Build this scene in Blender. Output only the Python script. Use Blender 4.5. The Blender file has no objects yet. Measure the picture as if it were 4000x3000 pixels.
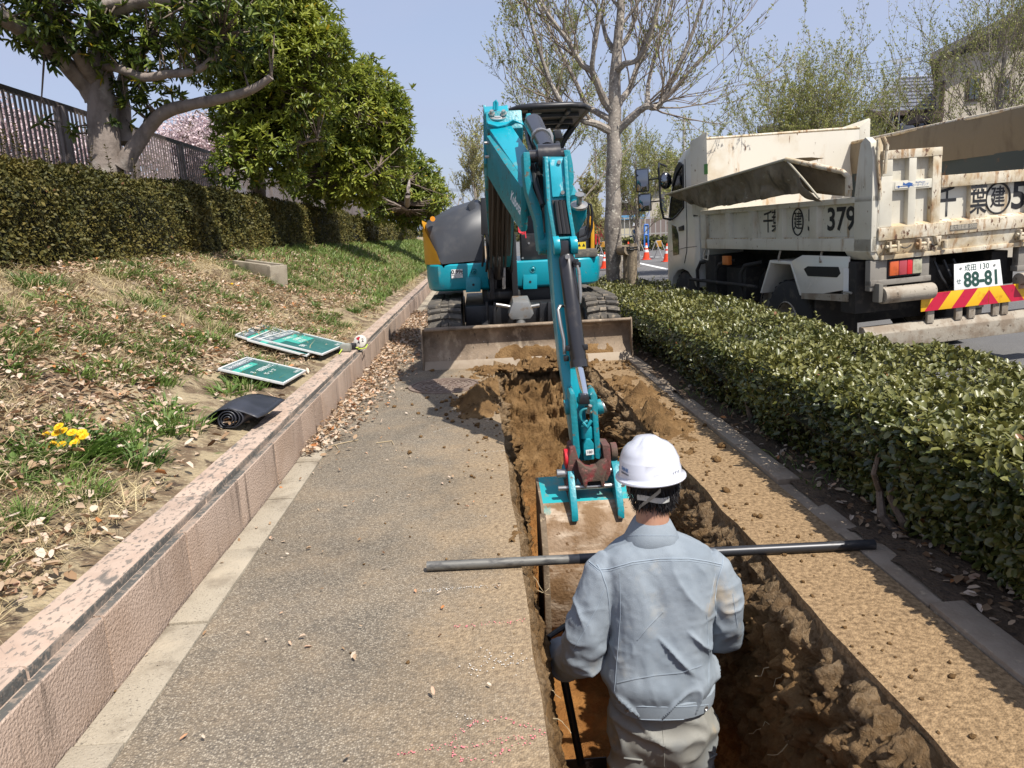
import bpy, bmesh, math, random
import numpy as np
from mathutils import Vector, Matrix
from mathutils.bvhtree import BVHTree
random.seed(7)
RNG = np.random.default_rng(7)
R = math.radians
SC = bpy.context.scene
COL = SC.collection

# ------------------------------------------------------------------ camera, sky, sun, exposure
FPX, H = 2830.0, 1.25                       # focal length in photo pixels (4000 wide), eye height in metres
ROLL, PITCH, YAW = R(2.7), R(11.66), R(2.33)
cf = np.array([math.sin(YAW)*math.cos(PITCH), math.cos(YAW)*math.cos(PITCH), -math.sin(PITCH)])
r0 = np.array([math.cos(YAW), -math.sin(YAW), 0.0])
u0 = np.cross(r0, cf)
cr = math.cos(ROLL)*r0 - math.sin(ROLL)*u0
cu = math.cos(ROLL)*u0 + math.sin(ROLL)*r0
cam_d = bpy.data.cameras.new('camera')
cam_d.sensor_fit = 'HORIZONTAL'; cam_d.sensor_width = 36.0; cam_d.lens = 36.0*FPX/4000.0
cam_d.clip_start = 0.05; cam_d.clip_end = 3000.0
cam = bpy.data.objects.new('camera', cam_d); COL.objects.link(cam)
cam.matrix_world = Matrix(((cr[0], cu[0], -cf[0], 0), (cr[1], cu[1], -cf[1], 0), (cr[2], cu[2], -cf[2], H), (0, 0, 0, 1)))
SC.camera = cam
SUN_AZ, SUN_EL = 139.0, 57.0                # degrees clockwise from +Y (the path's direction), height
world = bpy.data.worlds.new('World'); SC.world = world; world.use_nodes = True
wn = world.node_tree.nodes; wl = world.node_tree.links
sky = wn.new('ShaderNodeTexSky'); sky.sky_type = 'NISHITA'; sky.sun_disc = False
sky.sun_elevation = R(SUN_EL); sky.sun_rotation = R(SUN_AZ)
sky.altitude = 0; sky.air_density = 1.0; sky.dust_density = 2.0; sky.ozone_density = 1.0
bg = wn['Background']; bg.inputs['Strength'].default_value = 0.115
# thin high cirrus over the whole dome
tc = wn.new('ShaderNodeTexCoord'); mp = wn.new('ShaderNodeMapping'); mp.inputs['Scale'].default_value = (1.2, 1.2, 5.0)
cn = wn.new('ShaderNodeTexNoise'); cn.inputs['Scale'].default_value = 2.2; cn.inputs['Detail'].default_value = 7; cn.inputs['Roughness'].default_value = 0.55
crp = wn.new('ShaderNodeValToRGB'); crp.color_ramp.elements[0].position = 0.35; crp.color_ramp.elements[1].position = 0.75
crp.color_ramp.elements[0].color = (0.66, 0.66, 0.66, 1); crp.color_ramp.elements[1].color = (0.92, 0.92, 0.92, 1)
cmx = wn.new('ShaderNodeMix'); cmx.data_type = 'RGBA'
cmx.inputs['B'].default_value = (2.75, 3.10, 4.25, 1)
wl.new(tc.outputs['Generated'], mp.inputs['Vector']); wl.new(mp.outputs['Vector'], cn.inputs['Vector'])
wl.new(cn.outputs['Fac'], crp.inputs['Fac']); wl.new(crp.outputs['Color'], cmx.inputs['Factor'])
wl.new(sky.outputs['Color'], cmx.inputs['A']); wl.new(cmx.outputs['Result'], bg.inputs['Color'])
sun_d = bpy.data.lights.new('sun', 'SUN'); sun_d.energy = 4.2; sun_d.angle = R(0.53); sun_d.color = (1.0, 0.95, 0.87)
sun = bpy.data.objects.new('sun', sun_d); COL.objects.link(sun)
SV = Vector((math.sin(R(SUN_AZ))*math.cos(R(SUN_EL)), math.cos(R(SUN_AZ))*math.cos(R(SUN_EL)), math.sin(R(SUN_EL))))
sun.rotation_euler = SV.to_track_quat('Z', 'Y').to_euler(); sun.location = SV*60
vs = SC.view_settings
vs.view_transform = 'Standard'; vs.look = 'None'; vs.exposure = 0.66; vs.gamma = 1.0; vs.use_curve_mapping = False
SC.cycles.max_bounces = 6; SC.cycles.transparent_max_bounces = 8; SC.cycles.use_denoising = True

# ------------------------------------------------------------------ placing helpers (photo pixel + a real distance)
def ray(x, y): return cf + cr*(x-2000)/FPX - cu*(y-1500)/FPX
def G(x, y, z=0.0):
    d = ray(x, y); return Vector((0, 0, H)) + Vector(d*((z-H)/d[2]))
def AY(x, y, Y):
    d = ray(x, y); return Vector((0, 0, H)) + Vector(d*(Y/d[1]))
def AX(x, y, X):
    d = ray(x, y); return Vector((0, 0, H)) + Vector(d*(X/d[0]))

# ------------------------------------------------------------------ numpy value noise
def _hash(i, j, k, s):
    n = (i*73856093) ^ (j*19349663) ^ (k*83492791) ^ (s*2654435)
    n = (n ^ (n >> 13)) & 0x7fffffff
    n = (n*1274126177) & 0x7fffffff
    n = n ^ (n >> 16)
    return (n & 0xffff)/65535.0
def vnoise(P, scale=1.0, seed=0):
    Q = np.asarray(P, float)*scale; I = np.floor(Q).astype(np.int64); F = Q-I; F = F*F*(3-2*F)
    i, j, k = I[..., 0], I[..., 1], I[..., 2]; a, b, c = F[..., 0], F[..., 1], F[..., 2]
    def h(x, y, z): return _hash(i+x, j+y, k+z, seed)
    x00 = h(0,0,0)*(1-a)+h(1,0,0)*a; x10 = h(0,1,0)*(1-a)+h(1,1,0)*a
    x01 = h(0,0,1)*(1-a)+h(1,0,1)*a; x11 = h(0,1,1)*(1-a)+h(1,1,1)*a
    return ((x00*(1-b)+x10*b)*(1-c)+(x01*(1-b)+x11*b)*c)*2-1
def fbm(P, scale=1.0, octv=4, seed=0, gain=0.5):
    t = 0; a = 1
    for o in range(octv):
        t = t+a*vnoise(P, scale*(2.03**o), seed+o*17); a *= gain
    return t

# ------------------------------------------------------------------ object helpers
TM = {}
def thing(name, label, cat, loc=(0, 0, 0), rot=(0, 0, 0), group=None):
    o = bpy.data.objects.new(name, None); COL.objects.link(o); o.empty_display_size = 0.2
    o.location = loc; o.rotation_euler = rot
    from mathutils import Euler
    TM[o.name] = Matrix.Translation(Vector(loc)) @ Euler(rot).to_matrix().to_4x4()
    tag(o, label, cat, group); return o
def tag(o, label=None, cat=None, group=None, kind=None):
    if label: o['label'] = label
    if cat: o['category'] = cat
    if group: o['group'] = group
    if kind: o['kind'] = kind
    return o
def link(name, me, mat=None, parent=None, world=True, at=None):
    if mat is not None and len(me.materials) == 0: me.materials.append(mat)
    o = bpy.data.objects.new(name, me); COL.objects.link(o)
    if at is not None:
        at = Vector(at); me.transform(Matrix.Translation(-at)); o.location = at
    if parent is not None:
        o.parent = parent
        if world and parent.name in TM: o.matrix_parent_inverse = TM[parent.name].inverted()
    return o
def mesh_np(name, V, F, tint=None, smooth=False):
    V = np.asarray(V, np.float32); F = np.asarray(F, np.int32); k = F.shape[1]
    me = bpy.data.meshes.new(name)
    me.vertices.add(len(V)); me.vertices.foreach_set('co', V.ravel())
    me.loops.add(F.size); me.loops.foreach_set('vertex_index', F.ravel())
    me.polygons.add(len(F)); me.polygons.foreach_set('loop_start', np.arange(0, F.size, k, dtype=np.int32))
    try: me.polygons.foreach_set('loop_total', np.full(len(F), k, np.int32))
    except Exception: pass
    if smooth: me.polygons.foreach_set('use_smooth', np.ones(len(F), bool))
    me.update(calc_edges=True)
    if tint is not None:
        a = me.attributes.new('v', 'FLOAT', 'FACE'); a.data.foreach_set('value', np.asarray(tint, np.float32))
    return me
class MB:
    def __init__(s): s.v = []; s.f = []
    def add(s, V, F):
        n = len(s.v); s.v += [tuple(p) for p in V]; s.f += [tuple(i+n for i in f) for f in F]; return s
    def box(s, c, d, M=None):
        x, y, z = [q/2 for q in d]
        V = [Vector((a*x, b*y, e*z)) for e in (-1, 1) for a, b in ((-1,-1),(1,-1),(1,1),(-1,1))]
        if M is not None: V = [M @ p for p in V]
        c = Vector(c); V = [p+c for p in V]
        return s.add(V, [(3,2,1,0),(4,5,6,7),(0,1,5,4),(1,2,6,5),(2,3,7,6),(3,0,4,7)])
    def bb(s, x0, x1, y0, y1, z0, z1): return s.box(((x0+x1)/2, (y0+y1)/2, (z0+z1)/2), (abs(x1-x0), abs(y1-y0), abs(z1-z0)))
    def prism(s, poly, a, b, axis='x'):
        n = len(poly)
        def mk(p, t): return (t, p[0], p[1]) if axis == 'x' else ((p[0], t, p[1]) if axis == 'y' else (p[0], p[1], t))
        V = [mk(p, a) for p in poly]+[mk(p, b) for p in poly]
        F = [tuple(range(n)), tuple(range(2*n-1, n-1, -1))]+[(i, i+n, (i+1) % n+n, (i+1) % n) for i in range(n)]
        return s.add(V, F)
    def slab(s, pts, off):
        """polygon of 3-D points pushed through a thickness vector"""
        n = len(pts); off = Vector(off); A = [Vector(p) for p in pts]
        return s.add(A+[p+off for p in A], [tuple(range(n)), tuple(range(2*n-1, n-1, -1))]+[(i, i+n, (i+1) % n+n, (i+1) % n) for i in range(n)])
    def tube(s, pts, r, n=8, cap=True):
        pts = [Vector(p) for p in pts]; m = len(pts); rs = list(r) if hasattr(r, '__len__') else [r]*m
        base = len(s.v); ref = None; V = []
        for i, p in enumerate(pts):
            t = (pts[min(i+1, m-1)]-pts[max(i-1, 0)]).normalized()
            if ref is None: ref = t.orthogonal().normalized()
            ref = (ref-t*ref.dot(t)); ref = ref.normalized() if ref.length > 1e-6 else t.orthogonal().normalized()
            b = t.cross(ref)
            for k in range(n):
                a = 2*math.pi*k/n; V.append(p+(ref*math.cos(a)+b*math.sin(a))*rs[i])
        F = [(i*n+k, i*n+(k+1) % n, (i+1)*n+(k+1) % n, (i+1)*n+k) for i in range(m-1) for k in range(n)]
        if cap: F += [tuple(range(n-1, -1, -1)), tuple((m-1)*n+k for k in range(n))]
        return s.add(V, F)
    def cyl(s, a, b, r, n=16): return s.tube([a, b], r, n)
    def lathe(s, prof, n=24, M=None, a0=0, a1=2*math.pi):
        full = abs(a1-a0-2*math.pi) < 1e-6; m = n if full else n+1; V = []
        for (r, z) in prof:
            for k in range(m):
                a = a0+(a1-a0)*k/n; p = Vector((r*math.cos(a), r*math.sin(a), z)); V.append(M @ p if M is not None else p)
        F = [(i*m+k, i*m+(k+1) % m, (i+1)*m+(k+1) % m, (i+1)*m+k) for i in range(len(prof)-1) for k in range(n)]
        return s.add(V, F)
    def loft(s, rings, closed=True, cap=True):
        n = len(rings[0]); V = [p for r in rings for p in r]; m = n if closed else n-1
        F = [(i*n+k, i*n+(k+1) % n, (i+1)*n+(k+1) % n, (i+1)*n+k) for i in range(len(rings)-1) for k in range(m)]
        if cap and closed: F += [tuple(range(n-1, -1, -1)), tuple((len(rings)-1)*n+k for k in range(n))]
        return s.add(V, F)
    def mesh(s, name, bevel=0, smooth=False, seg=2, ang=35):
        me = bpy.data.meshes.new(name); me.from_pydata([tuple(p) for p in s.v], [], s.f); me.update()
        bm = bmesh.new(); bm.from_mesh(me); bmesh.ops.recalc_face_normals(bm, faces=bm.faces)
        if bevel:
            es = [e for e in bm.edges if len(e.link_faces) == 2 and e.calc_face_angle(0) > R(ang)]
            if es: bmesh.ops.bevel(bm, geom=es, offset=bevel, offset_type='OFFSET', segments=seg, profile=0.6, affect='EDGES', clamp_overlap=True)
        bm.to_mesh(me); bm.free()
        if smooth or bevel:
            me.polygons.foreach_set('use_smooth', np.ones(len(me.polygons), bool))
            try: me.set_sharp_from_angle(angle=R(40 if not bevel else 32))
            except Exception: pass
        return me
    def build(s, name, mat, parent=None, bevel=0, smooth=False, world=True, at=None, seg=2):
        return link(name, s.mesh(name, bevel, smooth, seg), mat, parent, world, at)
def text(s, size, name, mat, parent, M, extrude=0.0, world=True, xs=1.0, align='CENTER', bold=0.0):
    c = bpy.data.curves.new('lettering', 'FONT'); c.body = s; c.size = size; c.align_x = align; c.align_y = 'CENTER'; c.extrude = extrude
    c.resolution_u = 3; c.offset = bold
    o = bpy.data.objects.new('tmp', c); COL.objects.link(o); bpy.context.view_layer.update()
    me = bpy.data.meshes.new_from_object(o.evaluated_get(bpy.context.evaluated_depsgraph_get()))
    bpy.data.objects.remove(o); bpy.data.curves.remove(c)
    me.materials.clear(); me.transform(M @ Matrix.Diagonal((xs, 1, 1, 1)))
    return link(name, me, mat, parent, world)
def frame(o, x, y):
    """matrix whose x and y axes lie along the given directions, at o"""
    x = Vector(x).normalized(); y = Vector(y); y = (y-x*y.dot(x)).normalized(); z = x.cross(y)
    return Matrix(((x.x, y.x, z.x, o[0]), (x.y, y.y, z.y, o[1]), (x.z, y.z, z.z, o[2]), (0, 0, 0, 1)))
def dup(root, loc=None, rot=None, label=None, group=None):
    c = root.copy(); COL.objects.link(c)
    if loc is not None: c.location = loc
    if rot is not None: c.rotation_euler = rot
    if label: c['label'] = label
    if group: c['group'] = group
    for ch in root.children:
        d = ch.copy(); COL.objects.link(d); d.parent = c
        for g in ch.children:
            e = g.copy(); COL.objects.link(e); e.parent = d
    return c

# ------------------------------------------------------------------ materials
def mat(name, c, rough=0.6, metal=0.0, layers=(), bump=None, coat=0.0, spec=0.5, trans=0.0, coord='Position', flat=False):
    """layers: (colour, noise scale, lo, hi[, axis stretch[, roughness[, detail]]]); bump: (scale, distance)"""
    m = bpy.data.materials.new(name); m.use_nodes = True; n = m.node_tree.nodes; l = m.node_tree.links
    b = n['Principled BSDF']; b.inputs['Roughness'].default_value = rough; b.inputs['Metallic'].default_value = metal
    b.inputs['Specular IOR Level'].default_value = spec
    if coat: b.inputs['Coat Weight'].default_value = coat; b.inputs['Coat Roughness'].default_value = 0.12
    if coord == 'Object':
        t = n.new('ShaderNodeTexCoord'); pos = t.outputs['Object']
    else:
        t = n.new('ShaderNodeNewGeometry'); pos = t.outputs['Position']
    col = n.new('ShaderNodeRGB'); col.outputs[0].default_value = (*c, 1); cur = col.outputs[0]
    rv = n.new('ShaderNodeValue'); rv.outputs[0].default_value = rough; rcur = rv.outputs[0]
    for i, L in enumerate(layers):
        c2, sc, lo, hi = L[:4]; st = L[4] if len(L) > 4 and L[4] else (1, 1, 1)
        mpn = n.new('ShaderNodeMapping'); mpn.inputs['Scale'].default_value = st; mpn.inputs['Location'].default_value = (3.1*i+1, 1.7*i, 2.3*i)
        l.new(pos, mpn.inputs['Vector'])
        ns = n.new('ShaderNodeTexNoise'); ns.inputs['Scale'].default_value = sc; ns.inputs['Detail'].default_value = L[6] if len(L) > 6 else 6
        ns.inputs['Roughness'].default_value = 0.6
        l.new(mpn.outputs[0], ns.inputs['Vector'])
        mr = n.new('ShaderNodeMapRange'); mr.interpolation_type = 'SMOOTHSTEP'; mr.inputs['From Min'].default_value = lo; mr.inputs['From Max'].default_value = hi
        l.new(ns.outputs['Fac'], mr.inputs['Value'])
        mx = n.new('ShaderNodeMix'); mx.data_type = 'RGBA'; mx.inputs['B'].default_value = (*c2, 1)
        l.new(mr.outputs[0], mx.inputs['Factor']); l.new(cur, mx.inputs['A']); cur = mx.outputs['Result']
        if len(L) > 5 and L[5] is not None:
            rm = n.new('ShaderNodeMix'); rm.inputs['B'].default_value = L[5]
            l.new(mr.outputs[0], rm.inputs['Factor']); l.new(rcur, rm.inputs['A']); rcur = rm.outputs['Result']
    l.new(cur, b.inputs['Base Color']); l.new(rcur, b.inputs['Roughness'])
    if bump:
        ns = n.new('ShaderNodeTexNoise'); ns.inputs['Scale'].default_value = bump[0]; ns.inputs['Detail'].default_value = 5
        l.new(pos, ns.inputs['Vector'])
        bp = n.new('ShaderNodeBump'); bp.inputs['Distance'].default_value = bump[1]; bp.inputs['Strength'].default_value = bump[2] if len(bump) > 2 else 0.8
        l.new(ns.outputs['Fac'], bp.inputs['Height']); l.new(bp.outputs[0], b.inputs['Normal'])
    return m
def leafmat(name, cols, rough=0.45, transl=0.25, spec=0.5):
    """cols: colour ramp over the per-leaf attribute v"""
    m = bpy.data.materials.new(name); m.use_nodes = True; n = m.node_tree.nodes; l = m.node_tree.links
    b = n['Principled BSDF']; b.inputs['Roughness'].default_value = rough; b.inputs['Specular IOR Level'].default_value = spec
    a = n.new('ShaderNodeAttribute'); a.attribute_name = 'v'
    rp = n.new('ShaderNodeValToRGB'); e = rp.color_ramp.elements
    while len(e) < len(cols): e.new(0.5)
    for i, c in enumerate(cols): e[i].position = i/(len(cols)-1) if len(c) < 4 else c[3]; e[i].color = (*c[:3], 1)
    l.new(a.outputs['Fac'], rp.inputs['Fac']); l.new(rp.outputs['Color'], b.inputs['Base Color'])
    if transl:
        t = n.new('ShaderNodeBsdfTranslucent'); l.new(rp.outputs['Color'], t.inputs['Color'])
        mx = n.new('ShaderNodeMixShader'); mx.inputs['Fac'].default_value = transl
        l.new(b.outputs[0], mx.inputs[1]); l.new(t.outputs[0], mx.inputs[2]); l.new(mx.outputs[0], n['Material Output'].inputs['Surface'])
    return m

# ------------------------------------------------------------------ foliage helpers
def unit(a): return a/np.maximum(np.linalg.norm(a, axis=-1, keepdims=True), 1e-9)
def rdirs(n): return unit(RNG.normal(size=(n, 3)))
def leaf_mesh(name, P, D, N, L, W, tint, fold=0.18, curl=0.12, simple=False, wide=0.45):
    """P base, D pointing direction, N upward normal; L, W sizes: one folded leaf each"""
    P = np.asarray(P, float); D = unit(np.asarray(D, float)); S = unit(np.cross(D, N)); U = np.cross(S, D)
    L = np.broadcast_to(np.asarray(L, float), (len(P),))[:, None]; W = np.broadcast_to(np.asarray(W, float), (len(P),))[:, None]
    B = P; T = P+D*L-U*L*curl; Rr = P+D*L*wide+S*W*0.5+U*W*fold; Lf = P+D*L*wide-S*W*0.5+U*W*fold
    k = len(P)
    if simple:
        V = np.stack([B, Rr, T, Lf], 1).reshape(-1, 3); F = np.arange(4*k).reshape(-1, 4)
        return mesh_np(name, V, F, tint)
    R2 = P+D*L*(wide+0.30)+S*W*0.40+U*(W*fold*0.8-L*curl*0.45); L2 = P+D*L*(wide+0.30)-S*W*0.40+U*(W*fold*0.8-L*curl*0.45)
    Rr = P+D*L*(wide-0.17)+S*W*0.42+U*W*fold; Lf = P+D*L*(wide-0.17)-S*W*0.42+U*W*fold
    V = np.stack([B, Rr, R2, T, L2, Lf], 1).reshape(-1, 3); i = np.arange(k)[:, None]*6
    F = np.concatenate([i+np.array([[0, 1, 2, 3]]), i+np.array([[0, 3, 4, 5]])], 1).reshape(-1, 4)
    return mesh_np(name, V, F, np.repeat(tint, 2))
def blade_mesh(name, P, D, L, W, tint, bend=0.3):
    """grass blades: two quads each, bending over"""
    k = len(P); D = unit(np.asarray(D, float)); Z = np.array([0, 0, 1.0]); az = RNG.uniform(0, 6.283, k)
    S = np.stack([np.cos(az), np.sin(az), 0*az], 1); L = np.asarray(L)[:, None]; W = np.asarray(W)[:, None]
    O = unit(D*np.array([1, 1, 0])+1e-4)
    M = P+D*L*0.55; T = P+D*L*0.9+O*L*bend-Z*L*bend*0.4
    V = np.stack([P-S*W/2, P+S*W/2, M+S*W*0.4, M-S*W*0.4, T], 1).reshape(-1, 3); i = np.arange(k)[:, None]*5
    F4 = (i+np.array([[0, 1, 2, 3]])); F3 = (i+np.array([[3, 2, 4, 4]]))
    # tip as a thin quad
    V2 = np.stack([T-S*W*0.08, T+S*W*0.08], 1).reshape(-1, 3); nb = len(V); j = np.arange(k)[:, None]*2+nb
    F3 = np.concatenate([i+3, i+2, j+1, j], 1)
    V = np.concatenate([V, V2]); F = np.concatenate([F4, F3])
    return mesh_np(name, V, F, np.concatenate([tint, tint]))
def twig_arrays(A, B, ra, rb, n=4):
    """many tapered sticks at once"""
    A = np.asarray(A, float); B = np.asarray(B, float); D = unit(B-A); ref = np.where(np.abs(D[:, 2:3]) > 0.9, np.array([[1.0, 0, 0]]), np.array([[0, 0, 1.0]]))
    S = unit(np.cross(D, ref)); U = np.cross(S, D); k = len(A)
    ang = np.arange(n)*2*math.pi/n; c = np.cos(ang)[None, :, None]; s = np.sin(ang)[None, :, None]
    off = S[:, None]*c+U[:, None]*s
    V = np.concatenate([A[:, None]+off*np.asarray(ra)[:, None, None], B[:, None]+off*np.asarray(rb)[:, None, None]], 1).reshape(-1, 3)
    i = np.arange(k)[:, None]*2*n
    F = np.concatenate([i+np.array([[q, (q+1) % n, n+(q+1) % n, n+q]]) for q in range(n)], 0)
    return V, F
# ================================================================== THE SETTING: pavement, trench, bank, road
WX, GX, TL, TR, KX = -1.12, -0.98, 0.11, 1.04, 1.405       # wall face, gutter edge, trench edges, right kerb
def pave_mat(name, dirt0, dirt1, dark=1.0, cov=0.80, d0=(0.175, 0.118, 0.066), d1=(0.43, 0.315, 0.19)):
    m = bpy.data.materials.new(name); m.use_nodes = True; n = m.node_tree.nodes; l = m.node_tree.links; b = n['Principled BSDF']
    g = n.new('ShaderNodeNewGeometry'); sp = n.new('ShaderNodeSeparateXYZ'); l.new(g.outputs['Position'], sp.inputs[0])
    v = n.new('ShaderNodeTexVoronoi'); v.inputs['Scale'].default_value = 165; l.new(g.outputs['Position'], v.inputs['Vector'])
    w = n.new('ShaderNodeSeparateColor'); l.new(v.outputs['Color'], w.inputs[0])
    rp = n.new('ShaderNodeValToRGB'); e = rp.color_ramp.elements
    for p, c in ((0.25, (0.170*dark, 0.148*dark, 0.120*dark)), (0.5, (0.25*dark, 0.213*dark, 0.165*dark)), (0.75, (0.325*dark, 0.275*dark, 0.210*dark))):
        q = e.new(p); q.color = (*c, 1)
    e[0].color = (0.085*dark, 0.076*dark, 0.066*dark, 1); e[-1].color = (0.43*dark, 0.38*dark, 0.30*dark, 1)
    l.new(w.outputs[0], rp.inputs['Fac'])
    # mortar between stones
    dr = n.new('ShaderNodeMapRange'); dr.inputs['From Min'].default_value = 0.25; dr.inputs['From Max'].default_value = 0.62; l.new(v.outputs['Distance'], dr.inputs['Value'])
    m1 = n.new('ShaderNodeMix'); m1.data_type = 'RGBA'; m1.inputs['B'].default_value = (0.13*dark, 0.108*dark, 0.08*dark, 1)
    dm = n.new('ShaderNodeMath'); dm.operation = 'MULTIPLY'; dm.inputs[1].default_value = 0.8; l.new(dr.outputs[0], dm.inputs[0])
    l.new(dm.outputs[0], m1.inputs['Factor']); l.new(rp.outputs['Color'], m1.inputs['A'])
    # large patches of wear
    n1 = n.new('ShaderNodeTexNoise'); n1.inputs['Scale'].default_value = 1.6; n1.inputs['Detail'].default_value = 6; l.new(g.outputs['Position'], n1.inputs['Vector'])
    r1 = n.new('ShaderNodeMapRange'); r1.inputs['From Min'].default_value = 0.35; r1.inputs['From Max'].default_value = 0.7; r1.inputs['To Min'].default_value = 0.84; r1.inputs['To Max'].default_value = 1.14; l.new(n1.outputs['Fac'], r1.inputs['Value'])
    m2 = n.new('ShaderNodeVectorMath'); m2.operation = 'SCALE'; l.new(m1.outputs['Result'], m2.inputs[0]); l.new(r1.outputs[0], m2.inputs['Scale'])
    # trodden soil, thicker towards the trench
    x1 = n.new('ShaderNodeMapRange'); x1.inputs['From Min'].default_value = -0.42; x1.inputs['From Max'].default_value = 0.12; x1.inputs['To Min'].default_value = dirt0; x1.inputs['To Max'].default_value = dirt1; l.new(sp.outputs['X'], x1.inputs['Value'])
    n2 = n.new('ShaderNodeTexNoise'); n2.inputs['Scale'].default_value = 3.2; n2.inputs['Detail'].default_value = 9; n2.inputs['Roughness'].default_value = 0.7; l.new(g.outputs['Position'], n2.inputs['Vector'])
    ad = n.new('ShaderNodeMath'); ad.operation = 'ADD'; l.new(x1.outputs[0], ad.inputs[0]); l.new(n2.outputs['Fac'], ad.inputs[1])
    r2 = n.new('ShaderNodeMapRange'); r2.interpolation_type = 'SMOOTHSTEP'; r2.inputs['From Min'].default_value = 0.52; r2.inputs['From Max'].default_value = 1.18; r2.inputs['To Max'].default_value = cov; l.new(ad.outputs[0], r2.inputs['Value'])
    n3 = n.new('ShaderNodeTexNoise'); n3.inputs['Scale'].default_value = 60; n3.inputs['Detail'].default_value = 4; l.new(g.outputs['Position'], n3.inputs['Vector'])
    rc = n.new('ShaderNodeValToRGB'); rc.color_ramp.elements[0].color = (*d0, 1); rc.color_ramp.elements[1].color = (*d1, 1); rc.color_ramp.elements[0].position = 0.3; rc.color_ramp.elements[1].position = 0.7; l.new(n3.outputs['Fac'], rc.inputs['Fac'])
    m3 = n.new('ShaderNodeMix'); m3.data_type = 'RGBA'; l.new(r2.outputs[0], m3.inputs['Factor']); l.new(m2.outputs[0], m3.inputs['A']); l.new(rc.outputs['Color'], m3.inputs['B'])
    l.new(m3.outputs['Result'], b.inputs['Base Color']); b.inputs['Roughness'].default_value = 0.9; b.inputs['Specular IOR Level'].default_value = 0.25
    bp = n.new('ShaderNodeBump'); bp.invert = True; bp.inputs['Distance'].default_value = 0.004; bp.inputs['Strength'].default_value = 0.8; l.new(v.outputs['Distance'], bp.inputs['Height']); l.new(bp.outputs[0], b.inputs['Normal'])
    return m
PAVE = pave_mat('exposed aggregate paving', 0.16, 0.55)
PAVER = pave_mat('soiled paving', 0.55, 0.72, 1.0, 0.97, (0.135, 0.085, 0.042), (0.37, 0.25, 0.135))
CONC = mat('pale concrete', (0.34, 0.295, 0.225), 0.9, layers=[((0.20, 0.165, 0.12), 6, 0.45, 0.72), ((0.13, 0.11, 0.085), 130, 0.56, 0.68), ((0.42, 0.36, 0.27), 3, 0.5, 0.7), ((0.46, 0.41, 0.33), 210, 0.60, 0.7)], bump=(120, 0.004))
PINKC = mat('weathered pink concrete', (0.43, 0.325, 0.255), 0.9, layers=[((0.35, 0.25, 0.185), 2.5, 0.4, 0.7), ((0.17, 0.125, 0.095), 13, 0.55, 0.70, (1, 1, 0.10)), ((0.50, 0.385, 0.30), 220, 0.5, 0.7)], bump=(110, 0.010))
DLICH = mat('dark lichen crust', (0.085, 0.082, 0.074), 0.95, layers=[((0.30, 0.23, 0.18), 9, 0.46, 0.62, (1, .5, 1)), ((0.24, 0.19, 0.15), 55, 0.5, 0.64), ((0.10, 0.10, 0.09), 60, 0.5, 0.7)], bump=(120, 0.004))
LICHEN = mat('coping with dark lichen', (0.46, 0.35, 0.275), 0.9, layers=[((0.38, 0.275, 0.21), 5, 0.4, 0.7), ((0.20, 0.165, 0.135), 60, 0.53, 0.60, (1, 0.5, 1), None, 14), ((0.15, 0.13, 0.11), 16, 0.55, 0.66, (1, .35, 1), None, 15)], bump=(90, 0.002))
MORTAR = mat('mortar joint', (0.42, 0.29, 0.19), 0.95, layers=[((0.2, 0.14, 0.1), 30, 0.5, 0.7)], bump=(150, 0.004))
ASPH = mat('road asphalt', (0.115, 0.112, 0.11), 0.85, layers=[((0.16, 0.155, 0.15), 0.6, 0.4, 0.7), ((0.075, 0.073, 0.072), 90, 0.5, 0.7), ((0.2, 0.19, 0.18), 140, 0.6, 0.75)], bump=(220, 0.004))
PAINTW = mat('worn white road paint', (0.72, 0.72, 0.70), 0.7, layers=[((0.3, 0.3, 0.29), 12, 0.58, 0.7)])
EARTH = mat('dark bed earth', (0.085, 0.055, 0.033), 0.95, layers=[((0.13, 0.085, 0.05), 8, 0.4, 0.7), ((0.045, 0.03, 0.02), 30, 0.5, 0.7)], bump=(60, 0.02))

def edge_slab(name, xl, xr, y0, y1, z, th, m, parent, jl=0.0, jr=0.0, step=0.05):
    """paving sheet with thickness; its long edges may be slightly broken"""
    ys = list(np.arange(y0, min(y1, 9.0), step))+[9.0+i*3.0 for i in range(int(max(0, (y1-9)//3))+1)]+[y1]
    ys = sorted(set(round(float(q), 4) for q in ys if y0 <= q <= y1))
    A = np.array([[0, q, 0] for q in ys]); dl = fbm(A+5, 5, 4)*jl; dr = fbm(A+19, 5, 4)*jr
    rings = [[(xl+dl[i], q, z-th), (xl+dl[i]*0.8, q, z), (xr+dr[i]*0.8, q, z), (xr+dr[i], q, z-th)] for i, q in enumerate(ys)]
    return MB().loft(rings).build(name, m, parent)
pv = edge_slab('pavement', GX+0.004, TL, -4, 90, 0, 0.06, PAVE, None, 0, 0.006); pv['kind'] = 'structure'
edge_slab('paving_section', TR, KX-0.004, -4, 90, 0.002, 0.06, PAVER, pv, 0.010, 0)
edge_slab('paving_section', TL+0.003, TR-0.003, 6.82, 90, 0.001, 0.06, PAVE, pv, 0, 0)
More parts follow.
